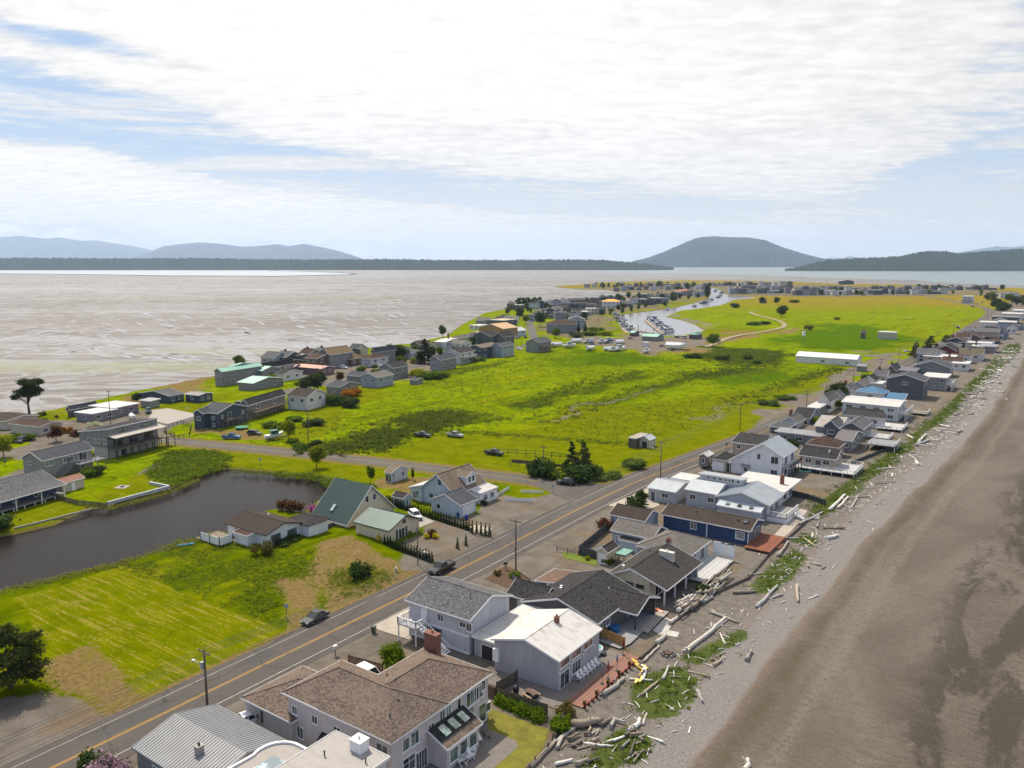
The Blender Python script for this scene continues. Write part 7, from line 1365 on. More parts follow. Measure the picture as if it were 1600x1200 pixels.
for nm, p0, p1, n, jy, hh in [('on the outer spit', (930, 450), (1235, 446.5), 26, 1.5, 9), ('along the meadow front row', (1245, 461), (1500, 458), 26, 2, 8), ('behind the meadow rows', (1250, 455), (1570, 453), 20, 1.2, 10), ('between channel and bay', (960, 470), (1100, 463), 18, 4, 8), ('above the marina', (880, 500), (1040, 474), 22, 6, 7), ('along the bay shore village', (790, 492), (950, 472), 18, 4, 7), ('near the right edge', (1520, 462), (1610, 476), 14, 5, 10)]:
 pts = sorted([(p0[0] + (p1[0] - p0[0]) * t, p0[1] + (p1[1] - p0[1]) * t + vr.uniform(-jy, jy)) for t in [vr.random() for _ in range(n)]])
 for i, p in enumerate(pts): x, y = G(*p); plant(vr.choice(['t_far', 't_far', 't_far2']), x, y, hh * vr.uniform(.6, 1.3), 'distant dark tree %s, %s from the left' % (nm, nth(i + 1)), group='distant trees %s' % nm, wide=vr.uniform(.7, 1.2))
# ---- low growth nobody could count
def inside(px_, py_, poly):
 c = False; n = len(poly)
 for i in range(n):
  a, b_ = poly[i], poly[(i + 1) % n]
  if (a[1] > py_) != (b_[1] > py_) and px_ < (b_[0] - a[0]) * (py_ - a[1]) / (b_[1] - a[1]) + a[0]: c = not c
 return c
def ground_z(x, y):
 xb = x - float(shift(y)); return float(zbeach(xb)) if xb > EDGE else 0.0
def scatter(name, polys, n, r, h, per, size, mat, seed=1, spread=0, up=.6):
 q = np.random.RandomState(seed); pts = []
 A_ = [max(1e-3, abs(sum(p[k][0] * p[(k + 1) % len(p)][1] - p[(k + 1) % len(p)][0] * p[k][1] for k in range(len(p)))) / 2) for p in polys]; tot = sum(A_)
 for p, a in zip(polys, A_):
  xs = [c[0] for c in p]; ys = [c[1] for c in p]; k = int(n * a / tot) + 3; t = 0
  while k > 0 and t < n * 60:
   t += 1; x, y = q.uniform(min(xs), max(xs)), q.uniform(min(ys), max(ys))
   if inside(x, y, p): x += q.normal() * spread; y += q.normal() * spread; pts.append((x, y, ground_z(x, y))); k -= 1
 P = np.array(pts); N = len(P) * per; c = np.repeat(P, per, 0); k = np.repeat(.5 + q.rand(len(P)), per)
 d = q.normal(size=(N, 3)); d /= np.linalg.norm(d, axis=1)[:, None]; d[:, 2] = abs(d[:, 2]); c = c + d * np.array([r, r, h]) * k[:, None] * (.4 + .6 * q.rand(N))[:, None]
 nr = d + q.normal(size=(N, 3)) * .5; nr[:, 2] += up; nr /= np.linalg.norm(nr, axis=1)[:, None]; a = np.cross(nr, q.normal(size=(N, 3))); a /= np.linalg.norm(a, axis=1)[:, None]; b_ = np.cross(nr, a); s = size * (.5 + q.rand(N))[:, None]
 v = np.stack([c - a * s, c - b_ * s * .5, c + a * s, c + b_ * s * .5], 1).reshape(-1, 3); f = np.arange(4 * N).reshape(-1, 4)
 me = bpy.data.meshes.new(name); me.from_pydata(v.tolist(), [], f.tolist()); me.materials.append(mat); me.update(); return tag(link(name, me), kind='stuff')
def PGS(*l): return [GP(p) for p in l]
G_BEACH = leaf((.03, .055, .008), (.13, .155, .02)); G_TALL = leaf((.07, .11, .006), (.19, .23, .012)); G_WEED = leaf((.012, .026, .006), (.12, .14, .018)); G_MEAD = leaf((.05, .085, .006), (.20, .24, .01))
scatter('beach_grass', BGRASS, 2600, .75, .45, 14, .15, G_BEACH, 1, .8)
scatter('shrub_thicket', PGS([(530, 700), (560, 680), (600, 668), (640, 676), (610, 700), (575, 708)], [(600, 662), (650, 646), (700, 642), (748, 655), (700, 666), (660, 684), (640, 668)], [(470, 706), (520, 690), (560, 700), (530, 712)]), 1500, 1.1, 1.25, 20, .28, G_WEED, 2, 2.6)
scatter('pond_edge_growth', PGS([(228, 742), (262, 705), (330, 703), (365, 716), (345, 734), (300, 748), (268, 762)], [(362, 737), (480, 741), (520, 748), (545, 760), (520, 768), (500, 752), (430, 743)]), 1500, .8, .7, 18, .22, leaf((.05, .09, .006), (.17, .22, .012)), 3, .8)
scatter('tall_grass', PGS([(190, 884), (360, 835), (480, 850), (490, 900), (435, 905), (430, 975), (250, 905)], [(515, 895), (560, 882), (605, 888), (612, 903), (580, 925), (520, 935)], [(250, 850), (350, 835), (400, 850), (300, 862)]), 5200, .55, .35, 7, .15, G_TALL, 4, 1.0)
scatter('ditch_growth', PGS([(1130, 628), (1290, 575), (1330, 578), (1220, 606), (1140, 634)], [(800, 640), (870, 606), (1000, 578), (1012, 584), (900, 612), (830, 640)], [(830, 660), (1010, 602), (1180, 570), (1183, 576), (1010, 610), (850, 662)], [(1080, 558), (1120, 545), (1230, 552), (1220, 566), (1130, 570)], [(1040, 585), (1200, 565), (1230, 570), (1100, 592)]), 1700, 1.5, .8, 12, .36, G_WEED, 5, 3.5)
scatter('verge_growth', PGS([(700, 671), (985, 693), (985, 696), (700, 676)], [(560, 665), (720, 640), (800, 655), (700, 668)], [(640, 596), (720, 575), (800, 565), (720, 585)]), 1500, 1.0, .8, 14, .26, G_MEAD, 6, 1.0)
scatter('reed_strip', PGS([(0, 922), (60, 908), (200, 874), (300, 843), (350, 829), (350, 834), (300, 850), (200, 882), (60, 916), (0, 932)], [(165, 795), (262, 770), (310, 748), (312, 752), (262, 774), (168, 799)]), 900, .5, .5, 10, .14, G_REED, 7)
scatter('clipped_hedge', PGS([(772, 1100), (782, 1094), (850, 1122), (845, 1134)]), 160, .6, 1.1, 40, .12, G_MID, 8)
scatter('meadow_tussocks', PGS([(380, 690), (560, 640), (720, 575), (860, 545), (1180, 560), (1300, 575), (1150, 640), (1000, 705), (800, 665), (600, 700)]), 3800, 1.0, .45, 8, .28, G_MEAD, 12, 1)
scatter('meadow_grass', PGS([(480, 690), (600, 620), (720, 580), (860, 550), (1180, 562), (1320, 574), (1160, 640), (1010, 690), (800, 664), (640, 690)]), 9000, .9, .3, 5, .24, leaf((.12, .16, .004), (.30, .32, .01)), 14, 0)
vr = random.Random(77)
for nm, P_, n, hh in [('near the bay houses', [(400, 600), (470, 590), (560, 585), (640, 565), (720, 548), (800, 530)], 22, 4), ('near the shore road houses', [(1180, 720), (1260, 680), (1330, 640), (1400, 600), (1480, 560), (1540, 525)], 20, 3), ('on the left bay lawns', [(30, 655), (120, 650), (200, 640), (300, 610), (400, 585)], 10, 2.2), ('by the near beach houses', [(905, 880), (960, 870), (1000, 820), (1030, 800), (1090, 760), (1140, 725)], 8, 1.6)]:
 L = []
 for i in range(n): t = vr.random() * (len(P_) - 1.001); k = int(t); t -= k; L.append((P_[k][0] + (P_[k + 1][0] - P_[k][0]) * t + vr.uniform(-14, 14), P_[k][1] + (P_[k + 1][1] - P_[k][1]) * t + vr.uniform(-5, 7)))
 for i, (px, py) in enumerate(sorted(L)): x, y = G(px, py); plant(vr.choice(['b_mid', 'b_dk', 'b_br', 'b_mid', 'b_yel']), x, y, hh * vr.uniform(.5, 1.1), 'small garden shrub %s, %s from the left' % (nm, nth(i + 1)), 'bush', 'bush', 'garden shrubs ' + nm, vr.uniform(.8, 1.5))
# ------------------------------------------------------------ vehicles and boats
TYRE = flat((.018, .018, .018), .8, .1, name='tyre'); RIM = flat((.35, .35, .36), .3, .1, metal=.8, name='rim'); HLG = flat((.75, .75, .72), .2, name='lamp_glass'); TLG = flat((.35, .01, .01), .3, name='tail_lamp_glass'); CGL = gloss((.012, .014, .018), .05, name='car_glass')
_veh = {}
def vehicle(kind, paint, label, x, y, rz, cat=None, group=None, z=.04):
 """x axis = forward"""
 k = (kind, paint.name)
 if k not in _veh:
  L, W_, H_ = {'sedan': (4.7, 1.84, 1.42), 'suv': (4.7, 1.9, 1.7), 'pickup': (5.8, 2.0, 1.9), 'van': (5.2, 2.0, 2.1)}[kind]; hb_ = {'sedan': .86, 'suv': 1.0, 'pickup': 1.1, 'van': 1.1}[kind]; l = L / 2; w_ = W_ / 2
  side = {'sedan': [(-l, .35), (-l, hb_ - .08), (-l + .5, hb_), (l - 1.3, hb_ - .02), (l - .12, hb_ - .2), (l, .55), (l, .3)], 'suv': [(-l, .4), (-l, hb_), (l - 1.1, hb_), (l - .1, hb_ - .15), (l, .6), (l, .35)], 'pickup': [(-l, .5), (-l, hb_), (l - 1.2, hb_ + .03), (l - .1, hb_ - .08), (l, .7), (l, .42)], 'van': [(-l, .4), (-l, hb_), (l - .7, hb_), (l - .05, hb_ - .25), (l, .35)]}[kind]
  b_ = MB(); n = len(side); rings = []
  for yy, k_ in ((-w_, .93), (-w_ * .9, 1.0), (w_ * .9, 1.0), (w_, .93)):
   i = len(b_.v); b_.v += [(px * (k_ * .5 + .5), yy, .3 + (pz - .3) * (1 if k_ == 1 else .86)) for px, pz in side]; rings.append(i)
  for a, c in zip(rings[:-1], rings[1:]):
   for j in range(n): b_.f.append((a + j, a + (j + 1) % n, c + (j + 1) % n, c + j))
  b_.f.append(tuple(range(rings[0] + n - 1, rings[0] - 1, -1))); b_.f.append(tuple(range(rings[-1], rings[-1] + n)))
  cb_ = {'sedan': (-l + .55, -l + 1.35, l - 2.3, l - 1.35), 'suv': (-l + .05, -l + .45, l - 2.0, l - 1.15), 'pickup': (-.75, -.55, l - 2.3, l - 1.55), 'van': (-l + .02, -l + .12, l - 1.5, l - .65)}[kind]
  g_ = MB(); bw, tw = w_ * .88, w_ * .72; q0 = [(cb_[0], -bw), (cb_[3], -bw), (cb_[3], bw), (cb_[0], bw)]; q1 = [(cb_[1], -tw), (cb_[2], -tw), (cb_[2], tw), (cb_[1], tw)]
  g_.box(0, 0, 0, 1, 1, 1); g_.v[:] = [(a, c, hb_ - .06) for a, c in q0] + [(a, c, H_ - .05) for a, c in q1]
  r_ = MB(); r_.box(cb_[1] - .05, -tw - .03, H_ - .06, cb_[2] + .05, tw + .03, H_)
  for t in ((.36, .40) if kind != 'van' else (.5,)):
   for s in (-1, 1):
    xa = cb_[0] + (cb_[3] - cb_[0]) * (t + .1); xb_ = cb_[1] + (cb_[2] - cb_[1]) * (t + .1); r_.bar((xa, s * (bw + .01), hb_ - .05), (xb_, s * (tw + .01), H_ - .04), .09, .05)
  for qa, qb in zip(q0, q1): r_.bar((qa[0], qa[1], hb_ - .05), (qb[0], qb[1], H_ - .03), .08, .06)
  if kind == 'pickup':
   bd = MB(); bd.box(-l + .12, -w_ + .22, hb_ - .01, -.85, w_ - .22, hb_ + .02); rl = MB(); rl.box(-l + .05, -w_ + .12, hb_, -.8, -w_ + .24, hb_ + .1).box(-l + .05, w_ - .24, hb_, -.8, w_ - .12, hb_ + .1).box(-l + .02, -w_ + .12, hb_, -l + .12, w_ - .12, hb_ + .1)
  wm_ = []; r0 = .34 if kind in ('sedan',) else .38
  ty = MB(); ty.tube([(0, -.12, 0), (0, .12, 0)], r0, 18); rm_ = MB(); rm_.tube([(0, -.135, 0), (0, .135, 0)], r0 * .62, 10)
  hl = MB(); hl.box(-.05, -.2, -.07, .05, .2, .07)
  _veh[k] = (b_.mesh('body', paint), g_.mesh('window_glass', CGL), r_.mesh('cabin_frame', paint), (bd.mesh('cargo_bed', flat((.02, .02, .02), name='bed_liner')), rl.mesh('bed_rail', paint)) if kind == 'pickup' else None, ty.mesh('tyre', TYRE, True), rm_.mesh('rim', RIM), hl.mesh('headlight', HLG), hl.mesh('tail_light', TLG), (L, W_, hb_, r0))
 B, Gm, Rm, P, ty, rm_, hl, tl, (L, W_, hb_, r0) = _veh[k]
 e = empty({'sedan': 'parked_car', 'suv': 'parked_car', 'pickup': 'pickup_truck', 'van': 'van'}[kind], (x, y, z), rz, label, cat or {'pickup': 'pickup truck', 'van': 'van'}.get(kind, 'car'), group)
 link('body', B, e); c = link('window_glass', Gm, e); link('cabin_frame', Rm, e)
 if P: link('cargo_bed', P[0], e); link('bed_rail', P[1], e)
 for sx in (-1, 1):
  for sy in (-1, 1):
   w2 = empty('wheel', (sx * L * .31, sy * (W_ / 2 - .08), r0)); w2.parent = e; link('tyre', ty, w2); link('rim', rm_, w2)
   link('headlight' if sx > 0 else 'tail_light', hl if sx > 0 else tl, e, (sx * (L / 2 * .985), sy * W_ * .36, hb_ - .3))
 return e
P_BLK = gloss((.006, .007, .008), .3, coat=.25, name='black_paint'); P_GRY = gloss((.022, .025, .03), .25, .3, name='grey_metallic'); P_WHT = gloss((.72, .73, .74), name='white_car_paint'); P_BLU = gloss((.02, .13, .34), name='blue_car_paint'); P_NVY = gloss((.012, .02, .04), name='navy_paint'); P_RED = gloss((.3, .03, .03), name='red_car_paint'); P_SIL = gloss((.35, .36, .38), .25, .5, name='silver_paint'); P_TEAL = gloss((.02, .06, .075), name='teal_car_paint')
for kd, pt, px, py, rz, lab in [('sedan', P_GRY, 492, 970, -86, 'dark grey sedan parked on the verge of the road by the mown lot'), ('pickup', P_BLK, 690, 893, -89, 'black pickup truck driving on the shore road toward the viewer'), ('suv', P_NVY, 884, 757, 196, 'dark navy SUV on the side road at the junction'), ('suv', P_WHT, 649, 810, -28, 'white SUV parked behind the cream green-roofed garage'), ('suv', P_WHT, 578, 1062, -5, 'white car half hidden behind the big tan house roof'), ('sedan', P_WHT, 391, 1130, 75, 'white car nosing out behind the tan garage wing'),
   ('pickup', P_BLU, 362, 686, 28, 'bright blue pickup truck beside the navy corner house'), ('pickup', P_TEAL, 232, 645, -28, 'dark teal pickup truck on the concrete yard'), ('suv', P_NVY, 34, 691, -50, 'dark SUV parked beside the tan brown-roofed house'), ('suv', P_WHT, 436, 595, 10, 'white car parked under the mint green garage roof'), ('suv', P_WHT, 537, 576, 10, 'white car in the court near the dark red tree'), ('pickup', P_SIL, 575, 574, -10, 'silver pickup in front of the hip-roofed brown house'), ('pickup', P_WHT, 590, 573, 20, 'white pickup right of the silver one'), ('suv', P_WHT, 812, 547, -20, 'white SUV at the end of the meadow houses'),
   ('pickup', P_BLK, 772, 711, 6, 'rusty black truck left in the mown field'), ('pickup', P_SIL, 711, 683, 6, 'old silver pickup at the thicket edge'), ('suv', P_GRY, 376, 648 - 14, 5, 'grey car roof seen behind the navy corner house'), ('sedan', P_WHT, 1416, 550, 70, 'white car on the meadow side of the shore road'), ('sedan', P_BLK, 986, 530, 0, 'black car at the marina lot'), ('van', P_WHT, 1069, 529, 80, 'white van beside the green shelter of the marina'), ('suv', P_GRY, 1058, 528, 80, 'grey car left of the white marina van'), ('sedan', P_RED, 1035, 542, 20, 'red car beside the storage field'), ('sedan', P_RED, 1049, 541, 160, 'dark red car right of the other red car in the storage field'), ('van', P_BLU, 1497, 513, 85, 'blue van by the white flat-roofed roadside house'), ('suv', P_BLK, 1489, 526, 80, 'black SUV by the dark brown gabled roadside house'), ('pickup', P_BLK, 660, 683, 10, 'black old truck with a pale cab at the thicket edge'), ('suv', P_GRY, 398, 680, 20, 'grey car beside the green trampoline')]:
 x, y = G(px, py); vehicle(kd, pt, lab, x, y, R(rz))
vr = random.Random(5)
for i, (px, py) in enumerate([(800, 527), (808, 529), (812, 524), (818, 522), (815, 518), (806, 521), (797, 531), (821, 528), (858, 515), (868, 511), (880, 509), (1520, 480), (1528, 476), (1535, 473), (1150, 458), (1170, 457), (1205, 463), (1260, 463), (1310, 463.5), (1350, 463), (1400, 462.5), (1440, 462)]):
 x, y = G(px, py); vehicle(vr.choice(['suv', 'pickup', 'sedan']), [P_WHT, P_SIL, P_BLK, P_NVY][i % 4], 'small distant %s parked vehicle in the village, %s from the left' % (['white', 'silver', 'black', 'navy'][i % 4], nth(i + 1)), x, y, vr.uniform(0, 6), 'vehicle', 'vehicles parked in the distant village')
_bt = {}
def boat(label, x, y, rz, L=6.5, hull='w', top=None, z=0.0, group=None, cover=False, trailer=False):
 k = (hull, top, cover, trailer)
 if k not in _bt:
  hm_ = {'w': gloss((.72, .73, .74), name='white_gelcoat'), 'b': gloss((.03, .12, .3), name='blue_gelcoat'), 'g': gloss((.25, .27, .28), name='grey_gelcoat'), 't': gloss((.08, .35, .30), name='teal_gelcoat')}[hull]; m_ = MB()
  st = [(-.5, .34, .0, .16), (-.2, .37, -.02, .16), (.15, .34, -.01, .18), (.38, .2, .03, .22), (.5, .015, .12, .26)]; rg = []
  for sx, hw, zb, zt in st: i = len(m_.v); m_.v += [(sx, -hw * .44, zt), (sx, -hw * .3, zb + .04), (sx, 0, zb), (sx, hw * .3, zb + .04), (sx, hw * .44, zt)]; rg.append(i)
  for a, c in zip(rg[:-1], rg[1:]):
   for j in range(4): m_.f.append((a + j, a + j + 1, c + j + 1, c + j))
   m_.f.append((a, c, c + 4, a + 4))
  m_.f.append(tuple(rg[0] + j for j in (4, 3, 2, 1, 0)))
  hu = m_.mesh('hull', hm_); c = MB()
  if cover: c.sweep([(-.5, -.15, .165), (-.5, 0, .30), (-.5, .15, .165)], (0, 0, 0), (.75, 0, 0)); c.poly([(.25, -.15, .165), (.5, 0, .25), (.25, 0, .30)]); c.poly([(.25, .15, .165), (.25, 0, .30), (.5, 0, .25)]); cm = flat((.66, .66, .67) if top is None else top, .6, name='canvas')
  else: c.box(-.18, -.1, .15, .18, .1, .34); c.box(-.22, -.12, .34, .15, .12, .36); cm = gloss(top or (.7, .7, .7), name='cabin_paint')
  ca = c.mesh('boat_cover' if cover else 'cabin', cm); wd = MB(); wd.box(.13, -.085, .23, .19, .085, .32).box(-.15, -.104, .24, .12, .104, .31)
  tr = None
  if trailer:
   t_ = MB(); t_.box(-.45, -.1, -.06, .7, -.08, -.03).box(-.45, .08, -.06, .7, .1, -.03); t_.tube([(-.15, -.17, -.07), (-.15, -.13, -.07)], .05, 10).tube([(-.15, .13, -.07), (-.15, .17, -.07)], .05, 10); tr = t_.mesh('trailer', DARKF)
  _bt[k] = (hu, ca, None if cover else wd.mesh('window_glass', CGL), tr)
 hu, ca, wd, tr = _bt[k]; e = empty('boat', (x, y, z + (.12 * L if trailer else 0)), rz, label, 'boat', group); e.scale = (L, L, L)
 link('hull', hu, e); c = link('boat_cover' if cover else 'cabin', ca, e)
 if wd: link('window_glass', wd, c)
 if tr: link('trailer', tr, e)
 return e
for lab, px, py, rz, L, hl_, tp, cv, tr in [('covered white boat on a trailer beside the taupe house', 208, 657, -20, 6, 'w', None, True, True), ('white boat with a teal canopy at the side-road verge', 429, 687, 80, 6.5, 'w', (.06, .22, .18), False, True), ('largest white shrink-wrapped boat in the storage field', 1056, 548, 5, 13, 'w', None, True, True), ('white cabin cruiser in the storage field, bow toward the marina', 968, 549, 70, 9, 'w', None, False, True), ('covered white boat behind the cabin cruiser in the storage field', 968, 539, 80, 9, 'w', None, True, True), ('white motor boat beside the small grey trailer', 1010, 552, 90, 7, 'w', None, False, True)]:
 x, y = G(px, py); boat(lab, x, y, R(rz), L, hl_, tp, 0, None, cv, tr)
for i, (px, py) in enumerate([(870, 543), (890, 544), (894, 537), (901, 537), (918, 537), (925, 538), (923, 548), (941, 537), (951, 536), (952, 549), (958, 550)]): x, y = G(px, py); boat('%s-hulled boat stored on the grass, %s from the left in the storage field' % (['white', 'white', 'blue'][i % 3], nth(i + 1)), x, y, R(60 + vr.uniform(-30, 60)), 7 + vr.uniform(-1, 2), 'wwb'[i % 3], None, 0, 'boats stored on the field by the marina', i % 3 == 0, True)
dkm = planks((.34, .27, .22), .5)
for i, (a, c, w_) in enumerate([((915, 501), (1019, 520.5), 2.5), ((1009, 500.5), (1036, 521.5), 3.5), ((948, 487), (960, 503), 3), ((961, 503), (981, 521), 3)]):
 A_, B_ = G(*a, -.4), G(*c, -.4); e = empty('dock', (A_[0], A_[1], 0), 0, ['left floating dock of the marina', 'right floating dock of the marina crowded with boats', 'upper bank dock left of the channel', 'lower bank dock left of the channel'][i], 'dock'); m_ = MB(); m_.bar((0, 0, -.45), (B_[0] - A_[0], B_[1] - A_[1], -.45), w_, .5); m_.build('deck', dkm, e)
 for j in range(6):
  t = j / 5; m_ = MB(); m_.cyl((B_[0] - A_[0]) * t + w_ * .6, (B_[1] - A_[1]) * t, -2, 4.2, .22, n=6); m_.build('piling', BARK, e)
for i in range(20):
 t = i / 19; s = (1, -1)[i % 2]; px = 1011 + (1040 - 1011) * t + (6 if s > 0 else -2) + 3; py = 498 + (520 - 498) * t; x, y = G(px, py, -.9); boat('%s boat moored at the right marina dock, %s from the far end' % (['white', 'white', 'blue-topped'][i % 3], nth(i + 1)), x, y, R(vr.choice([-20, 160]) + vr.uniform(-8, 8)), 9 + vr.uniform(-2, 2.5), 'w', (.03, .12, .35) if i % 3 == 2 else None, -1.1, 'boats moored in the marina')
for i, (px, py) in enumerate([(960, 491), (961, 494), (963, 499), (974, 507), (978, 512), (973, 503), (1043, 484.5), (1085, 479), (1100, 474), (1106, 471.5), (1112, 469), (1122, 465), (1126, 462), (1128, 458), (1118, 455), (985, 515)]): x, y = G(px, py, -.9); boat('%s boat along the channel bank, %s from the marina' % (['white', 'grey', 'blue'][i % 3], nth(i + 1)), x, y, R(vr.uniform(40, 80)), 9 + vr.uniform(-2, 4), 'wgb'[i % 3], None, -1.1, 'boats moored along the channel')
# ------------------------------------------------------------ utility poles and wires
PW = wood((.17, .135, .11), 'pole_wood', 2); tops = {}
def pole(key, px, py, H_, label, lamp=0, trans=False, arms=1, r=.15, xy=None):
 x, y = xy or G(px, py); e = empty('utility_pole', (x, y, 0), 0, label, 'utility pole'); m_ = MB(); m_.tube([(0, 0, -.5), (0, 0, H_)], [r, r * .68], 9); m_.build('post', PW, e, smooth=True)
 for i in range(arms): m_ = MB(); m_.box(-1.15, -.06, H_ - .5 - i * 1.0, 1.15, .06, H_ - .36 - i * 1.0); a = m_.build('crossarm', PW, e); n_ = MB(); [n_.cyl(t, 0, H_ - .36 - i, H_ - .2 - i, .05, n=6) for t in (-1, -.35, .45, 1)]; n_.build('insulators', flat((.3, .3, .3), name='ceramic'), a)
 if trans: m_ = MB(); m_.cyl(-.38, -.1, H_ - 2.6, H_ - 1.7, .24, n=12); m_.build('transformer', flat((.42, .46, .48), name='transformer_paint'), e)
 if lamp: m_ = MB(); m_.tube([(0, 0, H_ - 3.0), (lamp * 1.4, 0, H_ - 2.2), (lamp * 2.2, 0, H_ - 2.1)], .045, 6); a = m_.build('lamp_arm', RIM, e); m_ = MB(); m_.box(lamp * 2.1 if lamp > 0 else lamp * 2.7, -.14, H_ - 2.2, lamp * 2.7 if lamp > 0 else lamp * 2.1, .14, H_ - 2.05); m_.build('lamp_head', HLG, a)
 tops[key] = (x, y, H_); return e
pole('a', 0, 0, 8.4, 'utility pole with a transformer and lamp arm behind the ribbed metal roof', -1, True, 1, .17, xy=(-83.5, 53.3)); pole('a0', 0, 0, 9.8, 'utility pole of the shore road just outside the bottom left', xy=(-83.2, 10)); pole('b', 806, 891, 9.6, 'brown wooden pole on the beach side of the shore road near the mulched bed'); pole('c', 653, 883, 8.2, 'slim grey pole on the lot side of the road beside the front arborvitae', arms=0, r=.11)
pole('d', 1032, 746, 9.6, 'pole with a lamp arm at the shore road past the junction', -1); pole('e', 1156, 672, 9, 'dark pole at the roadside before the tall white house'); pole('f', 1259, 656, 10.5, 'pole with double arms beside the long low grey house', -1, arms=2); pole('g', 1333, 606, 10, 'pole left of the blue metal roof', arms=1); pole('h', 1375, 589, 9, 'pole at the roadside behind the dark A-shaped house'); pole('i', 1404, 571, 10, 'pole just right of the little pump shed'); pole('j', 1428, 566, 10.5, 'tall dark pole beside the smaller pine'); pole('k', 1489, 530, 11, 'pole at the far shore road by the brown gable'); pole('l', 1543, 497, 13, 'last tall pole at the road bend near the right edge')
pole('m', 173, 664, 12, 'tall pole rising behind the dark modern house'); pole('n', 482, 697, 11.5, 'tall dark pole at the verge of the side road', .8); pole('o', 849, 744, 8.2, 'pole behind the dome-shaped bush'); pole('p', 497, 606, 9, 'pole among the bay houses by the salmon roof'); pole('q', 505, 586, 9, 'second pole among the bay houses by the salmon roof', arms=0)
for i, (px, py) in enumerate([(815, 540), (893, 532), (912, 530), (953, 527), (1009, 535), (1015, 481), (880, 470), (1255, 512 + 22)]): pole('v%d' % i, px, py, 10, 'slim distant pole in the village and marina, %s from the left' % nth(i + 1), arms=0, r=.13)
def wire(a, b_, off, dz, sag=1.0):
 A_, B_ = tops[a], tops[b_]; pts = [(A_[0] + (B_[0] - A_[0]) * t + off, A_[1] + (B_[1] - A_[1]) * t, (A_[2] - dz) + ((B_[2] - A_[2])) * t - sag * 4 * t * (1 - t)) for t in [i / 12 for i in range(13)]]
 return MB().tube(pts, .024, 4)
WM = flat((.10, .10, .10), name='cable')
for a, b_ in (('a0', 'a'), ('a', 'b'), ('b', 'd'), ('d', 'e'), ('e', 'f'), ('f', 'g'), ('g', 'h'), ('h', 'i'), ('i', 'k'), ('k', 'l')):
 e = empty('power_line', (0, 0, 0), 0, None, 'power line'); e['label'] = 'sagging cables strung between shore-road poles, %s span from the bottom of the photo' % nth('a0 a b d e f g h i k'.split().index(a) + 1)
 for off, dz in ((-1, .2), (-.35, .2), (.45, .2), (1, .2), (.1, 1.6), (.12, 2.0)): wire(a, b_, off, dz).build('cable', WM, e)
wire('m', 'n', 0, .3, 1.5)
# ------------------------------------------------------------ beach: driftwood
DW = [wood(c, 'driftwood') for c in ((.58, .53, .46), (.42, .34, .26), (.28, .23, .185), (.80, .76, .70))]
def logm(seed, crook=.04, taper=.6):
 q = random.Random(seed); n = 7; return MB().tube([((i / (n - 1) - .5), q.uniform(-crook, crook), q.uniform(-.01, .01)) for i in range(n)], [(.5 * (1 - (1 - taper) * i / (n - 1))) * q.uniform(.9, 1.1) for i in range(n)], 9)
def unit_log(seed, crook, taper):
 m_ = logm(seed, crook, taper); m_.v = [(x, y if abs(y) < 0 else y, z) for x, y, z in m_.v]; return m_
LOGM = []
for s in range(8):
 q = random.Random(s); n = 8; pts = [((i / (n - 1) - .5) * 10, q.uniform(-.12, .12) * (2.2 if s > 5 else 1), 0) for i in range(n)]
 m_ = MB().tube(pts, [.5 * (1 - .35 * i / (n - 1)) * q.uniform(.93, 1.07) for i in range(n)], 9)
 if s in (2, 5, 6): m_.tube([(1, 0, .2), (1.8, .9, .9)], [.18, .08], 6)
 if s in (3, 6): [m_.tube([(-5, 0, 0), (-5.7, math.cos(a) * .9, math.sin(a) * .9)], [.3, .1], 5) for a in (0, 1.2, 2.4, 3.8, 5)]
 LOGM.append([m_.mesh('log', d_, True) for d_ in DW])
def log(px0, py0, px1, py1, r, mt, label, z=None, group=None, k=None):
 a, b_ = G(px0, py0, 0), G(px1, py1, 0); L = math.hypot(b_[0] - a[0], b_[1] - a[1]); cx, cy = (a[0] + b_[0]) / 2, (a[1] + b_[1]) / 2
 za = ground_z(*a) + r * .8; zb_ = ground_z(*b_) + r * .8
 o = link('driftwood_log', LOGM[(k if k is not None else rnd.randrange(8))][mt], None, (cx, cy, (za + zb_) / 2 + (z or 0))); o.rotation_euler = (rnd.uniform(0, 6), -math.atan2(zb_ - za, L), math.atan2(b_[1] - a[1], b_[0] - a[0])); o.rotation_euler[0] = 0; o.scale = (L / 10, r * 2, r * 2); return tag(o, label, 'driftwood', group)
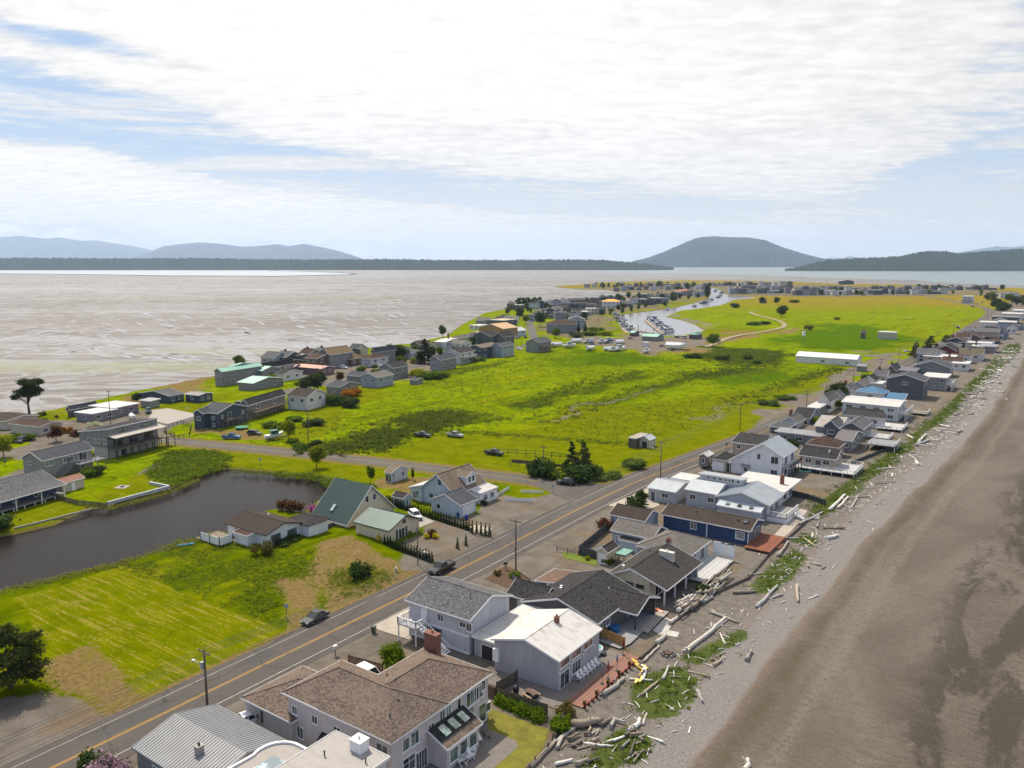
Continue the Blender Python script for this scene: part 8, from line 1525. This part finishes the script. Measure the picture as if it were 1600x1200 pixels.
for i, (a, b_, c, d_, r, mt, lab) in enumerate([(1076, 1017, 1134, 967, .34, 0, 'longest straight pale log on the open shingle below the log pile'), (1098, 1000, 1136, 969, .16, 3, 'thin bleached pole lying against the longest pale log'), (1183, 950, 1214, 917, .32, 3, 'long white log at the edge of the beach grass'), (944, 1088, 976, 1062, .34, 0, 'grey log beside the kayaks and red deck'), (892, 1138, 942, 1130, .55, 1, 'thick brown log at the foot of the red deck'), (1145, 928, 1182, 926, .3, 2, 'dark log lying level above the shingle by the driftwood pile'), (1111, 958, 1154, 974, .25, 0, 'pale log crossing the end of the longest log'), (1245, 913, 1247, 937, .28, 1, 'short tan log standing out alone on the cobbles'), (1167, 1028, 1174, 1013, .3, 0, 'stubby pale log on the lower shingle'), (1116, 1040, 1131, 1026, .22, 1, 'golden-brown log on the open shingle'), (1036, 1063, 1045, 1042, .22, 3, 'bleached log in the grass near the kayaks'), (1002, 1087, 1030, 1064, .2, 1, 'brown branch log in the beach grass patch'), (992, 1140, 1000, 1125, .3, 3, 'forked white driftwood stump in the lower grass'), (1090, 1078, 1098, 1094, .22, 3, 'small upright-lying white log below the grass patch'), (948, 1162, 976, 1152, .2, 3, 'white curved log in the bottom grass patch'), (1000, 1030, 1027, 1005, .25, 2, 'left grey beam of the pair bordering the firepit'), (1005, 1035, 1030, 1010, .22, 0, 'right grey beam of the pair bordering the firepit'), (1025, 1008, 1041, 995, .38, 0, 'squared pale log bench near the firepit'), (1046, 976, 1059, 966, .32, 0, 'short squared log by the flagstone path'), (830, 1200, 868, 1160, .3, 1, 'long grey boundary log of the tan house lawn, nearer half'), (868, 1162, 900, 1136, .26, 0, 'long grey boundary log of the tan house lawn, farther half'), (1250, 820, 1285, 802, .3, 3, 'pale log edging the beach yard of the long metal-roofed house'), (1215, 870, 1232, 848, .35, 0, 'log at the yard edge below the orange deck'), (1190, 850, 1215, 855, .2, 1, 'brown log by the orange deck'), (1292, 842, 1310, 836, .35, 3, 'white root log pointing to the sea beyond the orange deck'), (1256, 842, 1276, 855, .18, 1, 'thin log crossing toward the white root log'), (1296, 798, 1320, 775, .4, 3, 'heap log of bleached timber beyond the pale deck, left'), (1310, 795, 1325, 778, .35, 0, 'heap log of bleached timber beyond the pale deck, right'), (1330, 795, 1341, 775, .25, 3, 'curved pale log nearest the cobbles by the timber heap'), (1430, 697, 1456, 687, .4, 3, 'pair of bright long logs on the upper beach, lower one'), (1434, 693, 1446, 680, .45, 3, 'pair of bright long logs on the upper beach, upper one'), (1540, 600, 1554, 596, .35, 3, 'bright log alone on the far upper beach'), (1495, 675, 1503, 671, .4, 3, 'white log alone on the far cobbles'), (1165, 1195, 1170, 1176, .35, 0, 'tree trunk with roots at the bottom edge near the sand'), (1068, 910, 1085, 900, .3, 2, 'top log of the stacked pile by the porch house')]):
 log(a, b_, c, d_, r, mt, lab, k=6 if 'root' in lab or 'fork' in lab else None)
vr = random.Random(33)
for i in range(46):
 t = vr.random(); px = 1062 + vr.uniform(0, 74); py = 900 + (1136 - px) * .75 + vr.uniform(-4, 22) - 6; L = vr.uniform(8, 24); a = vr.uniform(.45, 1.0); r = vr.uniform(.16, .38)
 log(px - L * math.cos(a) / 2, py + L * math.sin(a) / 2, px + L * math.cos(a) / 2, py - L * math.sin(a) / 2, r, vr.randrange(4), 'bleached log heaped in the big driftwood pile, %s counted from its road end' % nth(i + 1), z=vr.uniform(0, .7), group='logs of the big driftwood pile')
for i in range(34):
 px = 905 + vr.uniform(-30, 110); py = 1125 + vr.uniform(0, 70) - (px - 900) * .12; L = vr.uniform(8, 30); a = vr.uniform(-.3, 1.3)
 log(px - L * math.cos(a) / 2, py + L * math.sin(a) / 2, px + L * math.cos(a) / 2, py - L * math.sin(a) / 2, vr.uniform(.07, .26), vr.randrange(4), 'tangled driftwood below the red deck, %s piece counted seaward' % nth(i + 1), z=vr.uniform(0, .2), group='driftwood tangle below the red deck')
pts = []
while len(pts) < 175:
 Y = 70 + 520 * vr.random() ** .9; X0 = -37.5 + vr.gauss(0, 2.6)
 if Y > 150: X0 -= 2.5
 pts.append((Y, X0))
pts.sort()
for i, (Y, X0) in enumerate(pts):
 x = X0 + float(shift(Y)); L = vr.uniform(.6, 2.6) * (1 + Y / 240); r = L * vr.uniform(.035, .07) + .03; a = vr.gauss(PI / 2, .7); z = ground_z(x, Y) + r * .5
 o = link('driftwood_log', LOGM[vr.randrange(8)][vr.choice([0, 0, 1, 3, 3])], None, (x, Y, z), a); o.scale = (L / 10, r * 2, r * 2); tag(o, 'small stray driftwood stick scattered along the beach, %s from the near end' % nth(i + 1), 'driftwood', 'stray driftwood along the beach')
# ------------------------------------------------------------ yards: slabs, decks, fences, furniture
def slab(name, pts, z, mat, label, cat): o = sheet(name, pts, z, mat, None); return tag(o, label, cat)
def pave(name, pts, z, mat): return sheet(name, pts, z, mat)
CREAM = flat((.46, .40, .33), .9, .15, .5, name='cream_concrete'); PATG = flat((.20, .175, .155), .9, .2, .8, name='patio_concrete'); PATL = flat((.40, .36, .32), .9, .15, .8, name='pale_concrete')
pave('driveway', GP([(584, 978), (640, 950), (650, 985), (640, 1000), (590, 984)]), .055, CREAM); pave('driveway', GP([(950, 790), (1022, 758), (1030, 790), (1004, 800), (975, 795)]), .055, CREAM); pave('driveway', GP([(640, 808), (650, 802), (680, 815), (652, 826)]), .055, PATL); pave('driveway', GP([(238, 641), (262, 638), (312, 648), (262, 663), (232, 655)]), .055, PATL)
pave('patio', GP([(1208, 838), (1229, 815), (1251, 795), (1262, 798), (1235, 832), (1222, 842)]), .055, CREAM); pave('patio', GP([(724, 826), (745, 820), (770, 826), (748, 838)]), .055, CREAM)
pave('patio', [(H3E, H3S - 3), (H3E + 6.4, H3S - 3), (H3E + 6.4, H3N - 3.2), (H3E + 5.6, H3N - 2.4), (H3E, H3N - 2.4)], .06, PATG); pave('lawn', GP([(763, 1106), (858, 1140), (850, 1168), (825, 1200), (740, 1225), (700, 1225), (752, 1115)], .05), .05, flat((.185, .17, .022), .95, .45, .5, name='sunburnt_lawn'))
pave('patio', [(H6E - 9, H6S - 3.6), (H6E + 2.2, H6S - 3.6), (H6E + 2.2, H6N + 3.2), (H6E, H6N + 3.2), (H6E, H6S), (H6E - 9, H6S)], .09, PATG)
def boxthing(name, label, cat, x0, y0, z0, x1, y1, z1, mat): m_ = MB(); m_.box(x0, y0, z0, x1, y1, z1); return tag(m_.build(name, mat), label, cat)
boxthing('deck', 'long red-brown deck along the beach in front of the white-roofed house', 'deck', H6E + 2.2, H6S - 1.6, -.3, H6E + 4.6, H6N + 3.4, .16, DRED)
for i in range(15): y = H6S - 1.4 + i * 1.02; e = empty('flower_pot', (H6E + 4.8, y, .0), 0, 'red clay pot on the beach edge of the red deck, %s from the near end' % nth(i + 1), 'flower pot', 'red pots along the red deck'); MB().lathe(0, 0, [(.14, 0), (.2, .3 + .25 * (i % 3 == 0)), (.24, .42 + .25 * (i % 3 == 0)), (.18, .42 + .25 * (i % 3 == 0))]).build('pot', flat((.25, .05, .035), .5, name='red_glaze'), e, smooth=True); (i % 3 == 0) and link('plant', PROTO['b_br'][1], e, (0, 0, .6)).scale.__setitem__(slice(0, 3), (.22, .22, .3))
def adir(x, y, rz, label, group, mat=WHT):
 if 'ad' not in _bt:
  s = MB(); [s.box(.0, -.3 + i * .12, .36, .5, -.2 + i * .12, .39) for i in range(5)]; s.v = [(a, b_, c + a * .16) for a, b_, c in s.v]
  bk = MB(); [bk.bar((-.02, -.24 + i * .12, .36), (-.42, -.3 + i * .15, 1.02 - abs(i - 2) * .05), .1, .025) for i in range(5)]; ar = MB(); ar.box(-.2, -.42, .56, .6, -.3, .59); lg = MB(); lg.box(.48, -.36, 0, .56, -.3, .56); l2 = MB(); l2.bar((.5, -.33, .38), (-.55, -.33, .03), .05, .1)
  _bt['ad'] = [m_.mesh(n, WHT) for m_, n in ((s, 'seat'), (bk, 'backrest'), (ar, 'armrest'), (lg, 'leg'), (l2, 'leg'))]
 e = empty('adirondack_chair', (x, y, .1), rz, label, 'chair', group); S = _bt['ad']; link('seat', S[0], e); link('backrest', S[1], e)
 for s in (0, .72): link('armrest', S[2], e, (0, s, 0)); link('leg', S[3], e, (0, s * .93, 0)); link('leg', S[4], e, (0, s * .92, 0))
for i in range(6): adir(H6E + .75, H6S + 4.1 + i * .98, 0, 'white slatted chair by the white-roofed house wall, %s from the near end' % nth(i + 1), 'row of white chairs on the shaded patio')
def lounger(px, py, rz, lab, mat, x=None):
 x, y = G(px, py) if x is None else (x, py); e = empty('sun_lounger', (x, y, .08), rz, lab, 'sun lounger'); MB().box(-.2, -.33, .3, 1.25, .33, .36).build('seat', mat, e); MB().bar((-.2, 0, .33), (-.75, 0, .85), .66, .05).build('backrest', mat, e)
 for a in (-.5, 1.1):
  for s in (-.28, .28): MB().box(a - .03, s - .03, 0, a + .03, s + .03, .33).build('leg', WHT, e)
lounger(745, 1152, R(-38), 'white sun lounger on the tan house patio, farther of two', WHT); lounger(737, 1167, R(-38), 'white sun lounger on the tan house patio, nearer of two', WHT); lounger(760, 1146, R(-38), 'grey-brown sun lounger beside the white ones', flat((.14, .12, .11), name='brown_sling'))
for i, (px, py) in enumerate([(735, 1184), (728, 1190), (722, 1196)]): x, y = G(px, py); adir(x, y, R(20 + i * 70), 'white patio chair at the bottom by the sunroom, %s of three from the top' % nth(i + 1), 'white patio chairs by the sunroom')
FW = planks((.15, .115, .085), .14, 'fence_boards'); CED = planks((.50, .30, .12), .15, 'cedar'); FGR = planks((.07, .075, .08), .15, 'dark_boards'); FRED = planks((.13, .05, .03), .14, 'red_boards')
def fence(pts, h, mat, label, step=2.4, post=None, gap=0, z=0, rails=False, cat='fence', th=.04, world=False):
 P = pts if world else [G(*p) for p in pts]; ox, oy = P[0]; e = empty('fence', (ox, oy, 0), 0, label, cat); P = [(a - ox, b_ - oy) for a, b_ in P]
 for a, b_ in zip(P[:-1], P[1:]):
  L = math.hypot(b_[0] - a[0], b_[1] - a[1]); n = max(1, round(L / step)); m_ = MB()
  if rails: [m_.bar((a[0], a[1], z + h * t), (b_[0], b_[1], z + h * t), .05, .1) for t in rails]
  elif gap:
   k = int(L / gap); [m_.bar((a[0] + (b_[0] - a[0]) * (i + .15) / k, a[1] + (b_[1] - a[1]) * (i + .15) / k, z + h / 2), (a[0] + (b_[0] - a[0]) * (i + .8) / k, a[1] + (b_[1] - a[1]) * (i + .8) / k, z + h / 2), .03, h) for i in range(k)]; m_.bar((a[0], a[1], z + h * .8), (b_[0], b_[1], z + h * .8), .05, .09)
  else: m_.bar((a[0], a[1], z + h / 2), (b_[0], b_[1], z + h / 2), th, h)
  m_.build('panel', mat, e)
  for i in range(n + 1): q = (a[0] + (b_[0] - a[0]) * i / n, a[1] + (b_[1] - a[1]) * i / n); MB().box(q[0] - .06, q[1] - .06, 0, q[0] + .06, q[1] + .06, z + h + .08).build('post', post or mat, e)
 return e
fence([(745, 1080), (775, 1092), (855, 1118)], 1.5, FW, 'brown board fence between the tan house lawn and the white-roofed house patio'); fence([(808, 1066), (776, 1085)], 1.7, FW, 'short brown fence beside the barbecue')
fence([(855, 1128), (870, 1142), (856, 1172), (815, 1215)], .8, FW, 'rope and post fence along the seaward edge of the tan house lawn', rails=(.85, .5)); fence([(545, 1035), (598, 1049)], 1.1, FRED, 'red-brown picket fence by the road before the tan house', gap=.2)
fence([(H6E - 3.5, H6N + 5.8), (H6E + 1.6, H6N + 4.8)], 1.7, CED, 'golden cedar fence between the red deck and the dark roofed house', world=True); fence([(905, 866), (948, 830)], 1.7, FGR, 'dark grey board fence beside the small lawn, road side'); fence([(905, 867), (935, 875)], 1.7, FGR, 'dark grey board fence facing the gravel, short side')
fence([(870, 861), (904, 868)], .9, FW, 'low split-rail fence before the small lawn', rails=(.9, .5)); fence([(80, 778), (120, 789), (167, 794)], 1.2, FW, 'dark slatted fence between the two pond lawns', gap=.3)
fence([(780, 711), (836, 714), (915, 722)], 1.8, DARKF, 'wire garden fence in the mown field, far side', rails=(1, .5)); fence([(797, 728), (836, 730)], 1.8, DARKF, 'wire garden fence in the mown field, near side', rails=(1, .5)); fence([(800, 722), (846, 726), (905, 733)], .7, FW, 'low grey raised bed in the fenced garden')
fence([(769, 781), (795, 765)], .9, WHT, 'white picket fence left in the roadside garden', gap=.18); fence([(790, 783), (833, 785)], .9, WHT, 'white picket fence in the middle of the roadside garden', gap=.18); fence([(815, 770), (848, 771)], .8, WHT, 'white picket fence at the back of the roadside garden', gap=.18)
fence([(256, 676), (262, 684), (279, 686), (296, 682), (299, 668), (283, 662), (258, 670)], 1.3, DARKF, 'oval dark wire fence round the corner lawn by the navy house', rails=(.95, .5), step=2.2); fence([(455, 798), (520, 775)], .8, FW, 'weathered post fence on the pond bank', rails=(.9,)); fence([(1128, 924), (1170, 905), (1200, 870), (1232, 842), (1265, 812), (1283, 800)], .5, wood((.20, .16, .13)), 'low timber edging between the yards and the beach grass', step=5)
fence([(168, 789), (265, 763), (234, 757)], .75, flat((.50, .52, .54), name='pale_bulkhead'), 'pale bulkhead wall at the edge of the pond lawn', th=.5, cat='wall'); fence([(23, 827), (60, 818), (143, 797)], .4, flat((.33, .30, .26), name='timber_edge'), 'low timber edging of the left pond lawn', th=.3, cat='wall'); fence([(862, 537), (890, 541)], 1.5, flat((.28, .12, .07), name='red_wood'), 'red-brown fence beside the grey house near the boat yard', gap=.4); fence([(800, 905), (830, 922), (845, 912)], .9, flat((.25, .26, .27), name='grey_boards'), 'grey board fence round the roadside beds', gap=.3)
fence([(1330, 726), (1380, 706), (1402, 700)], .9, FGR, 'dark low fence below the beach decks'); fence([(1228, 772), (1262, 780), (1290, 790)], 1.3, FGR, 'dark wooden fence beside the flat white-roofed house')
MULCH = flat((.10, .055, .03), .95, .4, 3, name='mulch'); pave('mulch_bed', GP([(758, 905), (790, 884), (805, 890), (830, 905), (800, 922)]), .05, MULCH); pave('flagstone_path', GP([(1020, 985), (1040, 965), (1052, 970), (1045, 985), (1062, 988), (1058, 996), (1030, 992)]), .05, membrane((.50, .47, .43), (.12, .10, .08), .9))
pave('deck_floor', GP([(928, 1001), (958, 982), (985, 950), (1035, 962), (985, 1008), (968, 1016)]), .25, DGREY); pave('deck_floor', GP([(1000, 985), (1030, 955), (1045, 958), (1012, 992)]), .27, PATL)
pave('mown_patch', GP([(880, 862), (935, 874), (932, 884), (880, 872)]), .05, G_TALL if 0 else flat((.14, .19, .012), .95, .3, 2, name='lawn_grass'))
def kayak(px, py, rz, L, col, lab, z=.0):
 x, y = G(px, py); m_ = MB(); n = 9; m_.tube([((i / (n - 1) - .5) * L, 0, .22 + .1 * (abs(i / (n - 1) - .5) * 2) ** 3) for i in range(n)], [.03 + .33 * math.sin(PI * i / (n - 1)) ** .7 for i in range(n)], 10); m_.v = [(a, b_, .22 + (c - .22) * .6) for a, b_, c in m_.v]
 e = empty('kayak', (x, y, z + ground_z(x, y)), R(rz), lab, 'kayak'); m_.build('hull', gloss(col, .3, name='plastic'), e, smooth=True); MB().box(-.45, -.2, .38, .45, .2, .43).build('cockpit', DARKF, e)
kayak(1000, 1040, -22, 3.6, (.75, .50, .02), 'yellow kayak nearest the red pots, topmost of the beached group'); kayak(1001, 1045, -25, 2.6, (.65, .42, .06), 'short orange-yellow kayak second in the beached group'); kayak(1006, 1053, -70, 4.4, (.72, .72, .72), 'white kayak in the middle of the beached group'); kayak(1003, 1057, -72, 4.2, (.78, .58, .12), 'pale yellow kayak below the white one'); kayak(998, 1062, -82, 3.2, (.78, .60, .12), 'pale yellow kayak lowest of the beached group'); kayak(1026, 953, -30, 4.2, (.62, .10, .01), 'red-orange kayak beside the cream porch house'); kayak(286, 853, 60, 2.6, (.02, .30, .50), 'left blue boat on the pond bank'); kayak(294, 852, 60, 2.6, (.02, .30, .50), 'right blue boat on the pond bank'); kayak(1258, 738, 10, 4, (.04, .33, .26), 'green kayak under the white railed deck'); kayak(1272, 737, 10, 4, (.02, .10, .3), 'blue kayak under the white railed deck')
def umbrella(px, py, col, lab): x, y = G(px, py); e = empty('umbrella', (x, y, .15), 0, lab, 'umbrella'); MB().cyl(0, 0, 0, 2.5, .03, n=6).build('pole', DARKF, e); MB().lathe(0, 0, [(.04, 1.3), (.16, 1.5), (.1, 2.1), (.02, 2.6)], 8).build('canopy', flat(col, .8, name='cloth'), e, smooth=True); MB().cyl(0, 0, 0, .1, .25).build('base', DARKF, e)
umbrella(950, 1062, (.35, .01, .015), 'closed red umbrella on the red deck'); umbrella(964, 1050, (.22, .23, .28), 'closed grey umbrella, farther one on the red deck'); umbrella(941, 1070, (.22, .23, .28), 'closed grey umbrella, nearer one on the red deck'); umbrella(974, 1025, (.30, .01, .015), 'closed red umbrella by the cedar fence')
x, y = G(931, 1021); e = empty('hot_tub', (x, y, .1), 0, 'white round hot tub beside the white-roofed house', 'hot tub'); MB().cyl(0, 0, 0, .85, 1.0, n=24).build('shell', WHT, e); MB().cyl(0, 0, .86, .9, .82, n=24).build('water', flat((.15, .42, .42), .1, name='tub_water'), e); MB().box(.9, -.4, 0, 1.5, .4, .4).build('step', DARKF, e)
x, y = G(830, 1090); e = empty('picnic_table', (x, y, .1), R(-15), 'dark picnic table with benches on the shaded patio', 'table'); MB().box(-.9, -.4, .7, .9, .4, .76).build('tabletop', wood((.12, .08, .06)), e); [MB().box(-.85, s - .15, .4, .85, s + .15, .45).build('bench', wood((.30, .20, .14)), e) for s in (-.75, .75)]; [MB().box(s - .04, -.8, 0, s + .04, .8, .42).build('frame', DARKF, e) for s in (-.6, .6)]
x, y = G(806, 1086); e = empty('barbecue', (x, y, .1), 0, 'black covered barbecue by the short brown fence', 'barbecue'); MB().lathe(0, 0, [(.3, 0), (.42, .5), (.45, .9), (.3, 1.15), (.02, 1.25)], 12).build('cover', flat((.015, .015, .018), .5, name='black_cover'), e, smooth=True); MB().box(-.5, -.15, .8, -.4, .15, .85).build('handle', RIM, e)
x, y = G(960, 988); e = empty('table', (x, y, .27), 0, 'round bright blue covered table on the grey deck', 'table'); MB().lathe(0, 0, [(.8, 0), (.95, .6), (.9, .75), (.02, .78)], 14).build('cover', flat((.03, .14, .34), .6, .5, 4, name='blue_cover'), e); MB().cyl(0, 0, .7, .9, .1).build('knob', DARKF, e)
x, y = G(978, 978 - 12); adir(x, y, R(-60), 'white chair under the dark roof overhang on the grey deck', None)
x, y = G(1044, 1023); e = empty('fire_pit', (x, y, 0), 0, 'stone-ringed fire pit with charred rocks on the beach yard', 'fire pit'); [MB().tube([(math.cos(a) * .9, math.sin(a) * .9, 0), (math.cos(a) * .9, math.sin(a) * .9, .3)], [.28, .18], 6).build('stone', flat((.12 + .05 * (i % 3), .11 + .05 * (i % 3), .105 + .04 * (i % 3)), name='rock'), e, None) for i, a in enumerate([k * .7 for k in range(9)])]; MB().cyl(0, 0, 0, .35, .5).build('fire_bowl', flat((.10, .04, .02), name='rust'), e)
def bin_(px, py, col, lab): x, y = G(px, py); e = empty('wheeled_bin', (x, y, .03), R(15), lab, 'bin'); MB().tube([(0, 0, 0), (0, 0, 1.0)], [.33, .42], 4).build('body', flat(col, .5, name='bin_plastic'), e, None, PI / 4); MB().box(-.36, -.36, 1.0, .36, .36, 1.1).build('lid', flat(mul(col, .7), .5, name='bin_lid'), e)
bin_(584, 989, (.06, .08, .065), 'dark green wheeled bin at the edge of the shore road'); bin_(716, 809, (.03, .16, .22), 'teal bin beside the pale blue-grey garage'); bin_(729, 812, (.02, .06, .4), 'blue-lidded bin by the garage door'); bin_(677, 795, (.03, .12, .3), 'blue bin behind the arborvitae row'); bin_(1020, 762, (.05, .05, .06), 'dark bin at the corner of the long pale metal-roofed house')
def mailbox(px, py, lab, col=(.04, .045, .055)): x, y = G(px, py); e = empty('mailbox', (x, y, 0), 0, lab, 'mailbox'); MB().box(-.05, -.05, 0, .05, .05, 1.1).build('post', PW, e); MB().box(-.25, -.3, 1.0, .25, .3, 1.5).build('box', flat(col, .5, name='mailbox_paint'), e)
mailbox(790, 890, 'dark mailbox stand at the mulched roadside bed'); mailbox(524, 1024, 'white-topped mailbox above a potted plant by the road', (.7, .7, .7)); mailbox(8, 728, 'dark mailbox beside the road left of the grey-brown house'); mailbox(982, 0 + 794, 'little mailbox on the pale driveway edge'); mailbox(1135, 700, 'mailbox at the roadside near the tan garage')
x, y = G(665, 873); e = empty('utility_cabinet', (x, y, 0), R(20), 'white utility cabinet at the end of the front arborvitae row', 'cabinet'); MB().box(-.45, -.35, 0, .45, .35, 1.2).build('body', WHT, e); MB().box(-.5, -.4, 1.2, .5, .4, 1.28).build('lid', WHT, e)
x, y = G(618, 902); e = empty('yard_sign', (x, y, 0), R(-25), 'white and blue yard sale sign on the dry lot', 'sign'); MB().box(-.04, -.04, 0, .04, .04, 2.0).build('post', WHT, e); MB().box(-.04, -.03, 1.85, .9, .03, 1.95).build('arm', WHT, e); MB().box(.1, -.02, .95, .8, .02, 1.75).build('board', flat((.03, .08, .22), name='sign_blue'), e); MB().box(.13, -.03, 1.4, .77, .03, 1.62).build('panel', WHT, e)
def rsign(px, py, lab, col=(.45, .46, .46)): x, y = G(px, py); e = empty('road_sign', (x, y, 0), R(35), lab, 'sign'); MB().box(-.04, -.04, 0, .04, .04, 2.3).build('post', RIM, e); MB().box(-.32, -.02, 1.7, .32, .02, 2.4).build('plate', flat(col, .5, name='sign_back'), e)
rsign(448, 966, 'back of a small road sign in the long grass'); rsign(864, 772, 'road sign at the junction corner lawn'); rsign(615, 741 + 14, 'small sign at the verge by the cabin'); rsign(407, 729, 'thin white sign at the pond head by the side road', (.6, .6, .6))
# junk, tiny house, white box sign
h = House('tiny house on wheels with white trim and a curved white roof beside the tan garage', 'tiny house', 'tiny_house'); h.blk(3.4, {'SW': (1092, 712), 'SE': (1107, 715), 'NE': (1114, 709)}, rise=.7, ridge='y', roof=WROOF, wall=siding((.20, .17, .16)), over=.2, z0=.6); h.win('S', .5, 1.6, .6, 1.3, 1); h.win('E', .5, 1.6, .9, 1.0, 2); [MB().tube([(a, -1.2, .4), (a, 1.2, .4)], .38, 12).build('wheel', TYRE, h.root) for a in (-.5, .5)]
h = House('little cream garden shed with double doors beside the green awning', 'shed', 'shed'); h.blk(2.3, {'SW': (931, 861), 'SE': (952, 866), 'NE': (965, 854)}, rise=.9, ridge='y', roof=r_dk2, wall=s_cream, over=.15); h.win('S', .5, .15, 1.3, 1.8, 2, gl=WHT)
h = House('pale green awning stretched between the sheds and the blue-grey garage', 'awning', 'awning'); h.blk(2.2, {'SW': (958, 868), 'SE': (980, 868)}, b=3.4, kind='flat', roof=flat((.20, .38, .30), name='green_tarp'), wall=s_char, over=.1, nowall=True, trim=m_green2, name_roof='canopy'); [MB().cyl(a, b_, 0, 2.2, .05, n=6).build('post', DARKF, h.root) for a in (h.b['x0'], h.b['x1']) for b_ in (h.b['y0'], h.b['y1'])]
x, y = G(1255, 541); e = empty('box_sign', (x, y, 0), R(30), 'white box on a tall thin pole standing in the meadow', 'sign'); MB().box(-.1, -.1, 0, .1, .1, 7).build('post', RIM, e); MB().box(-1, -.6, 7, 1, .6, 10).build('box', WHT, e)
small('tiny grey lean-to shed where the bay houses meet the meadow', 2.2, {'SW': (641, 593), 'SE': (652, 595), 'NE': (659, 592)}, yaw=6, rise=.8, ridge='x', roof=r_mid, wall=s_mid, over=.2); small('old dark hay hut in the golden far meadow', 5, {'SW': (1185, 468), 'SE': (1196, 468)}, 'hut', 'hut', b=10, kind='hip', rise=3, ridge='x', roof=r_brown, wall=s_brown, over=.3); small('white box trailer in the storage field', 3, {'SW': (1003, 535), 'SE': (1011, 535.5)}, 'trailer', 'trailer', b=4, kind='flat', roof=WROOF, wall=s_offw, over=.05)
x, y = G(378, 668 + 3); e = empty('trampoline', (x, y, 0), 0, 'round green trampoline behind the blue pickup', 'trampoline'); MB().cyl(0, 0, .8, .9, 2.2, n=20).build('mat', flat((.03, .22, .14), name='green_mat'), e); [MB().cyl(math.cos(a) * 2, math.sin(a) * 2, 0, .8, .06, n=5).build('leg', RIM, e) for a in (0, 1.57, 3.14, 4.71)]
x, y = G(168, 762); e = empty('fire_ring', (x + 3, y + 3, 0), 0, 'round stone fire ring on a pale pad in the pond lawn', 'fire ring'); sx, sy = G(191, 761); e.location = (sx, sy, 0); MB().box(-1.4, -1.4, 0, 1.4, 1.4, .08).build('pad', PATL, e, None, .5); MB().tube([(0, 0, .08), (0, 0, .4)], .55, 14).build('ring', flat((.2, .19, .18), name='rock'), e)
# litter of small bleached sticks, too many to count
m_ = MB(); vr = random.Random(91)
for i in range(900):
 Y = 62 + 560 * vr.random(); X0 = -38.5 + vr.gauss(0, 2.8); x = X0 + float(shift(Y)); L = vr.uniform(.3, 1.3) * (1 + Y / 200); a = vr.gauss(PI / 2, .8); z = ground_z(x, Y) + .06; dx, dy = math.cos(a) * L / 2, math.sin(a) * L / 2
 m_.tube([(x - dx, Y - dy, z), (x + dx * .1, Y + dy * .2, z + .05), (x + dx, Y + dy, z)], [.035 * (1 + L * .5), .04 * (1 + L * .5), .02], 5)
tag(m_.build('driftwood_litter', DW[3]), kind='stuff')
# ------------------------------------------------------------ material values settled against the daylight
KEEP = ('white_trim', 'white_paint', 'haze', 'white_gelcoat', 'white_car_paint', 'sea_water', 'lagoon_water', 'channel_water', 'pond_water', 'window_glass', 'canvas', 'forest_hill', 'black_paint', 'car_glass', 'orange_tarp', 'plastic')
for m in bpy.data.materials:
 base = m.name.split('.')[0]
 if not m.use_nodes or base in KEEP: continue
 b = m.node_tree.nodes.get('Principled BSDF')
 if b is None: continue
 k, s = {'membrane': (.9, 1), 'grass_and_gravel': (.82, 1.10), 'foliage': (1.0, 1.12), 'wet_tide_flat': (.62, .85), 'beach_shingle_and_sand': (.92, .92), 'shingle': (.93, .95), 'siding': (1.08, 1.0)}.get(base, (.78, 1.08))
 if base == 'membrane' or base == 'white_wall': k = .93
 T = NT(m.node_tree); sk = b.inputs['Base Color']; h_ = T.add('ShaderNodeHueSaturation'); h_.inputs['Saturation'].default_value = s; h_.inputs['Value'].default_value = k
 if sk.is_linked: T.l.new(sk.links[0].from_socket, h_.inputs['Color'])
 else: h_.inputs['Color'].default_value = sk.default_value
 T.l.new(h_.outputs[0], sk)
